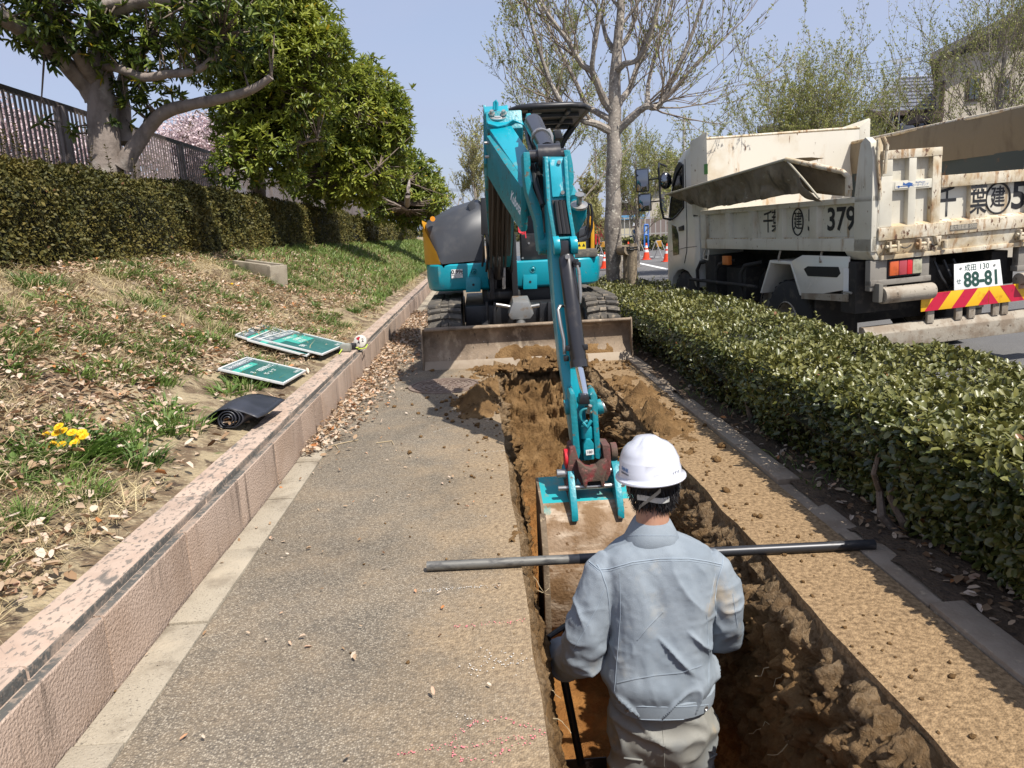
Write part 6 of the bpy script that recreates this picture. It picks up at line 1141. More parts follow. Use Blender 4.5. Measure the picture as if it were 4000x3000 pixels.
# chevron board
YB_ = mat('yellow reflective board', (0.80, 0.44, 0.015), 0.35, layers=[((0.6, 0.30, 0.01), 12, 0.55, 0.7)]); RB_ = mat('red reflective stripe', (0.50, 0.012, 0.045), 0.35, layers=[((0.35, 0.01, 0.03), 12, 0.55, 0.7)])
for x0, x1, sg in ((0.53, 1.243, 1), (1.247, 1.96, -1)):
    b = MB(); b.bb(x0, x1, 0.0, 0.006, -0.592, -0.430); cb = tp('chevron_board', b, YB_, 0.001)
    w = x1-x0; h = 0.162; n = 3
    for k in range(-1, 5):
        s0 = x0+w*(k*0.40+0.05) if sg > 0 else x1-w*(k*0.40+0.05); wd = w*0.20*sg; sh = 0.13*sg
        poly = [(s0, -0.592), (s0+wd, -0.592), (s0+wd+sh, -0.430), (s0+sh, -0.430)]
        # clip to the board
        def clip(P, a, keep_gt):
            out = []
            for i in range(len(P)):
                p, q2 = P[i], P[(i+1) % len(P)]; ip = (p[0] >= a) == keep_gt; iq = (q2[0] >= a) == keep_gt
                if ip: out.append(p)
                if ip != iq: t = (a-p[0])/(q2[0]-p[0]); out.append((a, p[1]+t*(q2[1]-p[1])))
            return out
        poly = clip(poly, x0+0.001, True); poly = clip(poly, x1-0.001, False) if poly else poly
        if len(poly) >= 3: b = MB(); b.slab([(p[0], -0.0025, p[1]) for p in poly], (0, 0.002, 0)); tp('red_stripe', b, RB_, parent=cb)
for x in (0.62, 0.92, 1.06, 1.32, 1.42, 1.72): b = MB(); b.bb(x, x+0.07, 0.02, 0.05, -0.71, -0.55); tp('bumper_stay', b, GREYB, 0.004)
b = MB(); b.prism([(0.0, -0.90), (0.0, -0.755), (0.055, -0.69), (0.12, -0.69), (0.12, -0.90)], -0.02, 2.22, 'x'); tp('rear_bumper', b, GREYB, 0.008)
# underside
b = MB(); b.bb(0.62, 0.80, 0.15, 3.6, -0.42, -0.12); b.bb(1.40, 1.58, 0.15, 3.6, -0.42, -0.12); b.bb(0.5, 1.7, 0.2, 0.3, -0.45, -0.2); b.bb(0.3, 1.9, 1.2, 1.6, -0.85, -0.68); b.bb(0.55, 1.65, 0.3, 3.3, -0.12, -0.02); b.bb(0.15, 2.05, 2.5, 3.0, -0.75, -0.25); b.bb(0.05, 2.15, 3.1, 3.4, -0.7, -0.1); tp('chassis', b, DARKU, 0.01)
for i in range(3): tp('air_hose', MB().tube([(0.75+0.1*i, 0.12, -0.15), (0.78+0.1*i, 0.06, -0.30), (0.9+0.08*i, 0.10, -0.42), (1.1+0.05*i, 0.16, -0.30)], 0.014, 7), HOSE, smooth=True)
def wheel(x, y, r=0.44, w=0.24, z=None):
    zc = (-1.215+r) if z is None else z
    b = MB(); pr = [(0.20, -w/2), (r-0.05, -w/2), (r-0.01, -w/2+0.03), (r, -w/2+0.06), (r, w/2-0.06), (r-0.01, w/2-0.03), (r-0.05, w/2), (0.20, w/2), (0.20, -w/2)]
    M_ = Matrix.Translation((x, y, zc))@Matrix.Rotation(math.pi/2, 4, 'Y'); b.lathe(pr, 36, M_); o = tp('wheel', b, TYRE, smooth=True)
    lug = MB().bb(-0.016, 0.016, -w/2+0.035, w/2-0.035, -0.006, 0.010).mesh('tread_block')
    for k in range(28):
        t = 2*math.pi*k/28; q = link('tread_block', lug, TYRE, o, world=False); q.location = (x, y+math.cos(t)*r, zc+math.sin(t)*r); q.rotation_euler = (t-math.pi/2, 0, 0); q.rotation_euler = Matrix.Rotation(t-math.pi/2, 3, 'X').to_euler(); 
        q.matrix_basis = Matrix.Translation((x, y+math.cos(t)*r, zc+math.sin(t)*r))@Matrix.Rotation(t-math.pi/2, 4, 'X')@Matrix.Rotation(math.pi/2, 4, 'Z')
    b = MB(); b.lathe([(0.0, 0.02), (0.08, 0.03), (0.10, -0.04), (0.19, -0.02), (0.205, 0.06), (0.215, 0.05)], 24, Matrix.Translation((x-w/2+0.05, y, zc))@Matrix.Rotation(-math.pi/2, 4, 'Y')); tp('rim', b, GREYB, smooth=True, parent=o)
wheel(0.16, 1.42); wheel(0.46, 1.42); wheel(2.04, 1.42); wheel(1.74, 1.42); wheel(0.18, 4.10, 0.44); wheel(2.02, 4.10, 0.44)
wheel(0.45, 2.25, 0.42, 0.24, -0.68)
# rear wing, flap and boxes on the near side
prof = [(1.90, -0.50), (1.68, -0.115), (1.26, -0.118), (1.06, -0.47)]
b = MB(); b.prism(prof+[(1.035, -0.455), (1.235, -0.09), (1.695, -0.088), (1.925, -0.485)][0:0]+[(1.10, -0.47), (1.275, -0.155), (1.665, -0.152), (1.865, -0.50)], -0.005, 0.50, 'x'); tp('wheel_wing', b, CABW, 0.010)
b = MB(); b.slab([(-0.004, 1.26, -0.118), (-0.004, 1.06, -0.47), (-0.004, 0.98, -0.47), (-0.004, 0.33, -0.36), (-0.004, 0.30, -0.05), (-0.004, 1.05, -0.05)], (0.02, 0, 0)); wp = tp('wing_panel', b, CABW, 0.006)
b = MB(); b.slab([(-0.007, 1.02, -0.19), (-0.007, 0.95, -0.16), (-0.007, 0.45, -0.15), (-0.007, 0.42, -0.21), (-0.007, 0.47, -0.25), (-0.007, 0.95, -0.26)], (0.003, 0, 0)); tp('panel_slot_shade', b, INK, parent=wp)  # black sheet on the panel, painted as the dark inside a slot
b = MB(); b.bb(0.02, 0.5, 0.85, 0.87, -0.95, -0.46); b.bb(0.0, 0.5, 0.86, 0.90, -0.47, -0.43); tp('mud_flap', b, DARKU)
b = MB(); b.bb(0.0, 0.50, 0.20, 0.42, -0.58, -0.10); tp('side_box', b, DARKU, 0.01)
b = MB(); b.bb(-0.008, -0.002, 0.30, 0.37, -0.42, -0.16); tp('paper_label', b, STICK); tp('box_handle', MB().tube([(-0.03, 0.33, -0.38), (-0.03, 0.22, -0.38)], 0.012, 8), STEEL)
b = MB(); b.slab([(-0.012, 1.055, -0.44), (-0.012, 0.30, -0.40), (-0.012, 0.30, -0.47), (-0.012, 1.055, -0.50)], (0.02, 0, 0)); tp('wing_bracket', b, GREYB)
# side guard bars
for p in ([(-0.02, 3.75, -0.43), (-0.02, 1.95, -0.43)],): tp('side_guard_bar', MB().tube(p, 0.022, 8), DARKU, smooth=True)
for y in (3.55, 3.0, 2.35):
    tp('guard_loop', MB().tube([(0.1, y-0.05, -0.80), (0.0, y-0.02, -0.55), (0.0, y, -0.30), (0.02, y-0.06, -0.20), (0.15, y-0.25, -0.16)], 0.024, 8), DARKU, smooth=True)
b = MB(); b.bb(-0.02, 0.03, 2.62, 2.78, -0.20, -0.09); tp('side_marker', b, mat('amber marker', (0.55, 0.15, 0.03), 0.3), 0.006)
tp('rope_hook', MB().tube([(0.0, 3.3, -0.02), (-0.01, 3.32, -0.14), (-0.01, 3.20, -0.15), (0.0, 3.18, -0.02)], 0.012, 8), CREAM, smooth=True)
for y in (1.5, 0.75): tp('rope_hook', MB().tube([(0.02, y, -0.01), (0.0, y, -0.08), (-0.02, y-0.03, -0.11)], 0.012, 7), GREYB, smooth=True)
# ---- cab
cp = [(3.52, -0.15), (3.52, 1.25), (3.58, 1.33), (3.75, 1.345), (3.95, 1.30), (4.15, 1.20), (4.32, 1.03), (4.48, 0.72), (4.58, 0.40), (4.63, 0.05), (4.65, -0.45), (4.62, -0.80), (4.56, -0.80), (4.54, -0.62), (4.44, -0.44), (4.28, -0.34), (4.10, -0.31), (3.92, -0.34), (3.76, -0.44), (3.68, -0.55), (3.60, -0.55), (3.56, -0.2)]
b = MB(); b.prism(cp, 0.03, 2.17, 'x'); cab = tp('cab', b, CABW, 0.035)
def cabslab(name, pts, m, x=0.026, th=0.01, bev=0.0): b = MB(); b.slab([(x, y, z) for y, z in pts], (th, 0, 0)); return tp(name, b, m, bev, parent=cab)
cabslab('door_window', [(3.98, 0.56), (3.96, 1.13), (4.05, 1.16), (4.16, 1.09), (4.30, 0.90), (4.43, 0.62), (4.48, 0.44), (4.40, 0.40), (4.20, 0.46)], DGLASS, 0.022)
for pts in ([(3.98, 0.56), (3.96, 1.13), (4.05, 1.16), (4.16, 1.09), (4.30, 0.90), (4.43, 0.62), (4.48, 0.44), (4.40, 0.40), (4.20, 0.46), (3.98, 0.56)],): tp('window_seal', MB().tube([(0.024, y, z) for y, z in pts], 0.014, 6), BLACKP, parent=cab)
tp('door_seam', MB().tube([(0.029, 3.90, 1.20), (0.027, 3.90, 0.3), (0.027, 3.93, -0.05), (0.027, 4.02, -0.22)], 0.005, 5), INK, parent=cab)
tp('door_seam', MB().tube([(0.029, 3.60, 0.02), (0.028, 3.95, 0.0), (0.028, 4.5, -0.06)], 0.004, 5), INK, parent=cab)
cabslab('door_handle', [(4.00, 0.24), (4.16, 0.23), (4.16, 0.29), (4.00, 0.31)], BLACKP, 0.012, 0.02, 0.004)
cabslab('door_reflection', [(4.20, -0.10), (4.40, -0.12), (4.42, 0.33), (4.28, 0.30), (4.20, 0.18)], DGLASS, 0.024)  # dark glass slab stands in for a reflection on the door
cabslab('window_visor', [(3.97, 1.12), (4.06, 1.18), (4.20, 1.10), (4.34, 0.90), (4.31, 0.86), (4.16, 1.03), (4.05, 1.09)], BLACKP, 0.005, 0.03)
cabslab('vent_grille', [(3.55, 0.42), (3.68, 0.42), (3.68, 0.62), (3.55, 0.62)], INK, 0.024)
tp('mirror_arm', MB().tube([(-0.03, 4.42, 1.16), (-0.16, 4.36, 1.20), (-0.22, 4.24, 1.13), (-0.22, 4.21, 0.60), (-0.18, 4.22, 0.43), (0.0, 4.40, 0.40)], 0.016, 8), BLACKP, smooth=True, parent=cab)
for (y, z, w, h) in ((4.72, 0.99, 0.19, 0.33), (4.66, 0.675, 0.19, 0.25)):
    M_ = Matrix.Translation((-0.36, y-0.20, z))@Matrix.Rotation(R(-20), 4, 'Z'); b = MB(); b.box((0, 0, 0), (w, 0.06, h)); b.v = [tuple(M_@Vector(v)) for v in b.v]; m_ = tp('mirror', b, BLACKP, 0.02, parent=cab)
    b = MB(); b.box((0, -0.033, 0), (w-0.03, 0.004, h-0.035)); b.v = [tuple(M_@Vector(v)) for v in b.v]; tp('mirror_glass', b, MIRR, 0.012, parent=cab)
    tp('mirror_stay', MB().tube([(-0.22, 4.22, z), (-0.30, y-0.18, z)], 0.010, 7), BLACKP, parent=cab)
b = MB(); b.lathe([(0.0, -0.05), (0.05, -0.045), (0.085, -0.02), (0.095, 0.0), (0.08, 0.02), (0.0, 0.03)], 20, Matrix.Translation((-0.13, 4.22, 0.95))@Matrix.Rotation(math.pi/2, 4, 'X')@Matrix.Diagonal((1, 1.25, 1, 1))); tp('round_mirror', b, BLACKP, smooth=True, parent=cab)
b = MB(); b.lathe([(0.0, 0.058), (0.05, 0.052), (0.08, 0.028)], 20, Matrix.Translation((-0.13, 4.22, 0.95))@Matrix.Rotation(math.pi/2, 4, 'X')@Matrix.Diagonal((1, 1.25, 1, 1))); tp('round_mirror_glass', b, MIRR, smooth=True, parent=cab)
# ================================================================== WORKER IN THE TRENCH
def ell(c, rx, ry, n=20, z=None, tilt=0.0): return [Vector((c[0]+rx*math.cos(2*math.pi*k/n), c[1]+ry*math.sin(2*math.pi*k/n), c[2]+tilt*ry*math.sin(2*math.pi*k/n))) for k in range(n)]
def fuse(name, mb, voxel, it=3, fac=0.5):
    me = mb.mesh(name); o = bpy.data.objects.new('tmp', me); COL.objects.link(o)
    r = o.modifiers.new('r', 'REMESH'); r.mode = 'VOXEL'; r.voxel_size = voxel; s = o.modifiers.new('s', 'SMOOTH'); s.iterations = it; s.factor = fac
    bpy.context.view_layer.update(); m2 = bpy.data.meshes.new_from_object(o.evaluated_get(bpy.context.evaluated_depsgraph_get())); m2.name = name
    bpy.data.objects.remove(o); m2.polygons.foreach_set('use_smooth', np.ones(len(m2.polygons), bool)); m2.materials.clear(); return m2
def coords(me): a = np.zeros(len(me.vertices)*3); me.vertices.foreach_get('co', a); return a.reshape(-1, 3)
def normals(me): a = np.zeros(len(me.vertices)*3); me.vertices.foreach_get('normal', a); return a.reshape(-1, 3)
CAMP = Vector((0, 0, H))
def bvh_of(me): return BVHTree.FromPolygons([v.co[:] for v in me.vertices], [p.vertices[:] for p in me.polygons])
def on_surf(bvh, pts, lift=0.0):
    out = []
    for p in pts:
        h = bvh.ray_cast(CAMP, Vector(ray(p[0], p[1])).normalized())
        if h[0] is not None: out.append(h[0]+h[1]*lift)
    return out
def dense(pts, k=8): return [(pts[i][0]+(pts[i+1][0]-pts[i][0])*j/k, pts[i][1]+(pts[i+1][1]-pts[i][1])*j/k) for i in range(len(pts)-1) for j in range(k)]+[pts[-1]]
man = thing('person', 'worker in white helmet and grey blue work clothes standing in the trench, seen from behind', 'person', (0.60, 2.33, -1.26))
CLOTH = mat('faded grey blue work cloth', (0.245, 0.280, 0.315), 0.85, layers=[((0.195, 0.228, 0.262), 4, 0.42, 0.68), ((0.30, 0.315, 0.32), 9, 0.58, 0.74), ((0.36, 0.31, 0.24), 4.5, 0.60, 0.78)], bump=(420, 0.0014), spec=0.2)
PANTC = mat('worn grey trousers', (0.255, 0.25, 0.225), 0.85, layers=[((0.20, 0.21, 0.21), 4, 0.42, 0.66), ((0.33, 0.27, 0.19), 6, 0.58, 0.74)], bump=(900, 0.0006), spec=0.25)
SEAMM = mat('jacket stitching', (0.275, 0.325, 0.375), 0.85)
# torso and sleeves
J = MB(); n = 26; S_ = 0.00089
def ring(y, c, hw, d, Y): p = AY(c, y, Y); w = 0.925*hw*(p-CAMP).dot(Vector(cf))/FPX; return [Vector((p.x+w*(abs(math.cos(t))**0.8)*math.copysign(1, math.cos(t)), p.y+d*(abs(math.sin(t))**0.85)*math.copysign(1, math.sin(t)), p.z-0.02*math.sin(t)*0)) for t in [2*math.pi*k/n for k in range(n)]]
tors = [(2078, 2548, 84, .070, 2.375), (2098, 2551, 120, .085, 2.37), (2122, 2556, 178, .097, 2.36), (2150, 2562, 220, .102, 2.35), (2185, 2566, 238, .112, 2.345), (2255, 2572, 232, .125, 2.335), (2340, 2577, 222, .134, 2.325), (2430, 2578, 213, .138, 2.315), (2510, 2578, 211, .142, 2.305), (2580, 2578, 211, .145, 2.30), (2630, 2578, 210, .145, 2.295), (2665, 2579, 206, .142, 2.29), (2700, 2580, 198, .134, 2.285)]
J.loft([ring(*t) for t in tors])
def sleeve(mb, pts, r, n=18): mb.tube([AY(*p) for p in pts], r, n)
sleeve(J, [(2395, 2185, 2.355), (2362, 2235, 2.345), (2328, 2335, 2.335), (2300, 2430, 2.325), (2284, 2505, 2.325), (2268, 2548, 2.35), (2240, 2580, 2.42), (2214, 2585, 2.50), (2200, 2585, 2.56)], [.055, .070, .074, .074, .072, .066, .060, .052, .046])
sleeve(J, [(2745, 2178, 2.355), (2778, 2225, 2.345), (2806, 2295, 2.335), (2822, 2372, 2.325), (2822, 2430, 2.335), (2826, 2470, 2.38), (2790, 2480, 2.47), (2745, 2485, 2.58)], [.055, .068, .070, .068, .066, .061, .055, .046])
jm = fuse('jacket', J, 0.0058, 8, 0.5)
V = coords(jm); N = normals(jm)
for i in range(2):
    e = np.array([AY(2268, 2510, 2.33)[:], AY(2840, 2420, 2.33)[:]]); de = np.minimum(np.linalg.norm(V-e[0], axis=1), np.linalg.norm(V-e[1], axis=1))
w1 = fbm(V*np.array([1.0, 1, 0.42])+np.array([0, 0, 0])+0.25*V[:, [2, 0, 1]], 9, 3, 5); rid = (1-np.abs(vnoise(V*np.array([1.0, .6, 0.55])+0.5*V[:, [2, 1, 0]]*np.array([1, 0, .2]), 7, 3)))**4
rid2 = (1-np.abs(vnoise(V@np.array([[.8, 0, .6], [0, .7, 0], [-.6, 0, .8]])*np.array([1, 1, .35]), 10, 23)))**5
rid3 = (1-np.abs(vnoise(V@np.array([[.75, 0, -.65], [0, .6, 0], [.65, 0, .75]])*np.array([1, 1, .28]), 13, 47)))**7
zr = np.clip((0.35-V[:, 2])/0.5, 0.25, 1)
mk = np.clip(vnoise(V, 5.5, 71)*1.6+0.25, 0, 1); mk2 = np.clip(vnoise(V, 5.5, 83)*1.8-0.05, 0, 1); mk3 = np.clip(vnoise(V, 6.5, 97)*1.8-0.05, 0, 1)
disp = 0.007*w1+0.019*(rid**1.8-0.15)*zr*mk+0.022*rid2**2*zr*mk2+0.022*rid3**1.3*zr*mk3+0.0010*fbm(V, 60, 2, 4)+0.016*np.exp(-(de/0.13)**2)*(1-np.abs(vnoise(V*np.array([.5, .5, 1.0]), 22, 8)))**3
# blousing just above the waistband, shoulder blades, a hollow along the spine
zb_ = AY(2580, 2610, 2.295).z; disp += 0.016*np.exp(-((V[:, 2]-zb_)/0.05)**2)*(0.75+0.5*vnoise(V*np.array([1, 0, 0]), 16, 4))
x0_ = AY(2572, 2300, 2.2).x; disp += np.where(V[:, 1] < 2.3, -0.010*np.exp(-((V[:, 0]-x0_)/0.03)**2)*np.exp(-((V[:, 2]-AY(2572, 2380, 2.2).z)/0.13)**2), 0)
drape = (1-np.abs(vnoise(V*np.array([1, .5, .12])+np.array([.07, 0, 0])*V[:, [2]], 11, 7)))**3; disp += 0.010*(drape-.25)*np.clip((0.12-V[:, 2])/.35, 0, 1)
V += N*disp[:, None]; jm.vertices.foreach_set('co', V.ravel()); jm.update()
jac = link('jacket', jm, CLOTH, man); jb = bvh_of(jm)
def seam(pts, r=0.0017, m=SEAMM, gap=None):
    q = on_surf(jb, dense(pts), 0.0004)
    if len(q) > 2: MB().tube(q, r, 5).build('seam', m, jac, smooth=True, world=False)
yk = [(2300, 2192), (2340, 2225), (2380, 2222), (2470, 2196), (2580, 2182), (2690, 2182), (2760, 2192), (2822, 2206)]
seam(yk, 0.0022); seam([(x, y+9) for x, y in yk], 0.0011)
seam([(2332, 2205), (2350, 2235), (2372, 2300), (2380, 2360), (2382, 2440)], 0.0022); seam([(2826, 2168), (2822, 2210), (2802, 2270), (2792, 2340), (2798, 2410)], 0.0022)
seam([(2362, 2300), (2330, 2380), (2280, 2470), (2238, 2540)], 0.0015); seam([(2862, 2320), (2872, 2390), (2880, 2450)], 0.0015); seam([(2420, 2240), (2424, 2400), (2412, 2560), (2400, 2700)], 0.0011); seam([(2795, 2240), (2760, 2400), (2770, 2560), (2768, 2700)], 0.0011)
# crease ridges left by folding
for pts in ([(2412, 2668), (2480, 2652), (2560, 2638), (2660, 2628), (2740, 2600)], [(2490, 2500), (2540, 2440), (2590, 2390)]): seam(pts, 0.0024, CLOTH)
# waistband
def band(y0, y1, grow, m, name, k=1.0):
    r1 = tors[-1]
    rg = []
    for y, g in ((y0, 0.0), (y0+3, grow), ((y0+y1)/2, grow*1.2), (y1-3, grow), (y1, 0.0)):
        f = (y-2630)/70.0; t = (y, 2579+f, 210-9*f, .145-.008*f, 2.295-.008*f); c = ring(*t); ctr = sum(c, Vector())/len(c); rg.append([p+(p-ctr).normalized()*g for p in c])
    b = MB(); b.loft(rg, cap=False); return b.build(name, m, jac, smooth=True, world=False)
wb = band(2648, 2712, 0.013, CLOTH, 'waistband'); wbv = bvh_of(wb.data)
for y in (2752, 2802):
    q = on_surf(wbv, [(x, y+10*math.sin((x-2400)/380*math.pi)) for x in range(2395, 2775, 12)], 0.0004)
    if len(q) > 3: MB().tube(q, 0.0014, 5).build('hem_stitch', SEAMM, wb, world=False)
for x, y in ((2448, 2776), (2757, 2764)):
    q = on_surf(wbv, [(x, y)], 0.0)
    if q: MB().lathe([(0.0, 0.004), (0.004, 0.004), (0.0065, 0.006), (0.008, 0.0)], 14, frame(q[0], (1, 0, 0), (0, 0.1, 1))).build('snap_button', STEEL, wb, world=False)
# collar
cb = MB(); rgs = []
for y, hw, d, Y, g in ((2112, 112, .082, 2.37, .004), (2094, 100, .078, 2.37, .012), (2062, 80, .072, 2.375, .013), (2032, 66, .064, 2.385, .010), (2024, 62, .062, 2.387, .004), (2030, 58, .056, 2.387, 0), (2070, 60, .055, 2.38, 0)):
    c = ring(y, 2546+ (2094-y)*0.02, hw, d, Y); ctr = sum(c, Vector())/len(c); rgs.append([p+(p-ctr).normalized()*g for p in c])
cb.loft(rgs, cap=False); col_ = cb.build('collar', CLOTH, man, smooth=True); cbv = bvh_of(col_.data)
q = on_surf(cbv, [(x, 2100-12*math.sin((x-2455)/185*math.pi)*-0.0-8) for x in range(2452, 2645, 10)], 0.0003)
if len(q) > 3: MB().tube(q, 0.0014, 5).build('collar_stitch', SEAMM, col_, world=False)
# trousers
T_ = MB(); fl = -1.25
def ringz(c, w, d, z, n=22): return [Vector((c[0]+w*math.cos(2*math.pi*k/n), c[1]+d*math.sin(2*math.pi*k/n), z)) for k in range(n)]
hp = AY(2584, 2715, 2.29); zt = hp.z+0.05
T_.loft([ringz((hp.x, 2.30), .165, .125, zt), ringz((hp.x, 2.295), .178, .132, zt-.08), ringz((hp.x, 2.29), .185, .138, zt-.18), ringz((hp.x, 2.295), .175, .125, zt-.26)])
for s, kx in ((-1, -0.01), (1, 0.015)):
    cx = hp.x+s*0.088
    T_.loft([ringz((cx, 2.30), .088, .115, zt-.16), ringz((cx+s*.004, 2.295), .092, .112, zt-.26), ringz((cx+s*.010, 2.30), .088, .102, zt-.38), ringz((cx+s*.014+kx, 2.31), .078, .088, zt-.55), ringz((cx+s*.02+kx, 2.30), .074, .082, zt-.70), ringz((cx+s*.022+kx, 2.29), .068, .078, fl+.10), ringz((cx+s*.022+kx, 2.29), .066, .076, fl+.03)])
tm_ = fuse('trousers', T_, 0.010, 4, 0.5); V = coords(tm_); N = normals(tm_)
rid = (1-np.abs(vnoise(V*np.array([.55, .5, 1.0])+0.35*V[:, [2, 1, 0]]*np.array([1, 0, 0.6]), 10, 31)))**3; rid_b = (1-np.abs(vnoise(V@np.array([[.8, 0, .6], [0, .7, 0], [-.6, 0, .8]])*np.array([.5, 1, 1.0]), 12, 51)))**5; V += N*(0.020*(rid-0.3)+0.018*rid_b+0.004*fbm(V, 14, 2, 9))[:, None]; tm_.vertices.foreach_set('co', V.ravel()); tm_.update()
tro = link('trousers', tm_, PANTC, man); tb = bvh_of(tm_)
q = on_surf(tb, dense([(2588, 2830), (2592, 2900), (2594, 2960), (2594, 2995)]), 0.0004); q and MB().tube(q, 0.0016, 5).build('seat_seam', PANTC, tro, world=False)
for pts in ([(2440, 2960), (2510, 2968)], [(2768, 2930), (2800, 2950)], [(2772, 2962), (2806, 2940)]):
    q = on_surf(tb, dense(pts), 0.002); len(q) > 2 and MB().tube(q, 0.004, 6).build('pocket_edge', PANTC, tro, smooth=True, world=False)
BOOT = mat('muddy black boots', (0.03, 0.026, 0.022), 0.8, layers=[((0.16, 0.09, 0.04), 10, 0.45, 0.65)])
for s in (-1, 1):
    cx = hp.x+s*0.11+0.005; bt = MB(); bt.loft([ell((cx, 2.28, fl+.14), .055, .06), ell((cx, 2.285, fl+.06), .052, .07), ell((cx, 2.31, fl+.035), .05, .12), ell((cx, 2.33, fl), .05, .145)]); bt.build('boot', BOOT, man, smooth=True)
# body: head, neck, trunk, arms and hands as one skin
B = MB(); hc = AY(2548, 1870, 2.415); S2 = Matrix.Rotation(R(-3.5), 3, 'Y')
def sph(mb, c, r, n=16, M=None):
    prof = [(math.sin(math.pi*i/10)+1e-4, -math.cos(math.pi*i/10)) for i in range(11)]; mb.lathe(prof, n, Matrix.Translation(c)@(M.to_4x4() if M else Matrix.Identity(4))@Matrix.Diagonal((r[0], r[1], r[2], 1)))
sph(B, hc, (.078, .096, .112), 20, S2); sph(B, hc+Vector((0, .035, -.06)), (.060, .065, .062)); sph(B, hc+Vector((0, .105, -.015)), (.014, .02, .022)); sph(B, hc+Vector((0, .098, -.062)), (.026, .012, .008))
for s in (-1, 1): sph(B, hc+S2@Vector((s*.083, .005, -.020)), (.011, .022, .034)); sph(B, hc+Vector((s*.03, .09, .012)), (.013, .010, .009))
nk = AY(2548, 2090, 2.37); B.tube([hc+Vector((0, -.012, -.05)), hc.lerp(nk, .5)+Vector((0, -.004, 0)), nk, nk-Vector((0, 0, .06))], [.055, .056, .062, .085], 18)
ch = AY(2570, 2350, 2.33); B.tube([nk-Vector((0, 0, .03)), ch+Vector((0, 0, .06)), ch-Vector((0, 0, .15)), Vector((hp.x, 2.295, hp.z))], [.07, .105, .105, .11], 18)
arms_ = {}
for s, pts in ((-1, [(2380, 2205, 2.36), (2325, 2335, 2.345), (2284, 2510, 2.335), (2240, 2575, 2.43), (2205, 2588, 2.56)]), (1, [(2765, 2195, 2.36), (2806, 2300, 2.345), (2820, 2428, 2.340), (2790, 2482, 2.48), (2745, 2487, 2.60)])):
    P_ = [AY(*p) for p in pts]; B.tube([ch.lerp(P_[0], .3)+Vector((0, 0, .10)), P_[0], P_[1], P_[2], P_[3], P_[4]], [.06, .05, .044, .040, .034, .027], 14)
    d = (P_[4]-P_[3]).normalized(); arms_[s] = (P_[4], d)
    palm = P_[4]+d*.045; B.tube([P_[4]-d*.01, P_[4]+d*.03, palm+d*.02], [.025, .030, .030], 10)
    side = d.cross(Vector((0, 0, 1))).normalized(); upv = side.cross(d)
    for k in range(4):                      # four fingers curling down round the handle, unequal lengths
        o = (k-1.5)*.0185; L = (.034, .040, .038, .030)[k]; b0 = palm+d*.018+upv*o*1.0
        p1 = b0+d*L*.75-side*s*.004*-1; p2 = p1+d*L*.25+side*s*-.022; p3 = p2-d*L*.45+side*s*-.016
        B.tube([b0-d*.012, b0, p1, p2, p3], [.0095, .0095, .0088, .0082, .0070], 7)
    th0 = P_[4]+d*.022+upv*.022; B.tube([th0-upv*.006, th0+d*.014+upv*.020, th0+d*.038+upv*.024-side*s*.014, th0+d*.052+upv*.016-side*s*.026], [.0115, .0105, .0092, .0075], 7)
for s in (-1, 1): B.tube([Vector((hp.x, 2.295, hp.z-.02)), Vector((hp.x+s*.09, 2.30, zt-.2)), Vector((hp.x+s*.10, 2.31, zt-.5)), Vector((hp.x+s*.11, 2.29, fl+.1))], [.10, .085, .055, .042], 12)
bm_ = fuse('body', B, 0.0062, 1, 0.4); SKIN = mat('sun tanned skin', (0.40, 0.215, 0.14), 0.55, layers=[((0.34, 0.16, 0.10), 20, 0.45, 0.7)]); GLOVE = mat('dark work glove', (0.03, 0.03, 0.032), 0.8)
bm_.materials.append(SKIN); bm_.materials.append(GLOVE)
for p in bm_.polygons:
    c = p.center
    if min((c-arms_[-1][0]).length, (c-arms_[1][0]).length) < 0.14: p.material_index = 1
body = link('body', bm_, None, man)
# hair below the helmet: short strands over a dark cap
HAIR = mat('black hair', (0.012, 0.010, 0.010), 0.5)
cap = MB(); rr = []
for dz, r, k in ((.03, 1.06, 1), (-.02, 1.08, 1), (-.055, 1.05, 1), (-.085, .95, 1), (-.105, .86, 1)):
    q = []
    for t in [math.pi*(1.06+0.88*i/20) for i in range(21)]: s = math.sqrt(max(0.05, 1-(dz/.13)**2)); q.append(hc+Vector((.079*r*s*math.cos(t), .097*r*s*math.sin(t), dz)))
    rr.append(q)
cap.loft(rr, closed=False, cap=False); hr = cap.build('hair', HAIR, man, smooth=True)
hp_, hd_ = [], []
for _ in range(1500):
    t = math.pi*random.uniform(1.02, 1.98); dz = random.uniform(-.095, .0); s = math.sqrt(1-(dz/.125)**2); p = hc+Vector((.086*s*math.cos(t), .104*s*math.sin(t), dz)); hp_.append(p[:]); hd_.append((0.35*math.cos(t)+random.gauss(0, .15), 0.30*math.sin(t)+random.gauss(0, .1), -1))
kk = len(hp_); o = link('hair_strands', leaf_mesh('hair_strands', hp_, hd_, [(math.cos(i), math.sin(i), .2) for i in range(kk)], RNG.uniform(.015, .034, kk), .0028, RNG.random(kk), simple=True), HAIR, hr, world=False); o['kind'] = 'stuff'
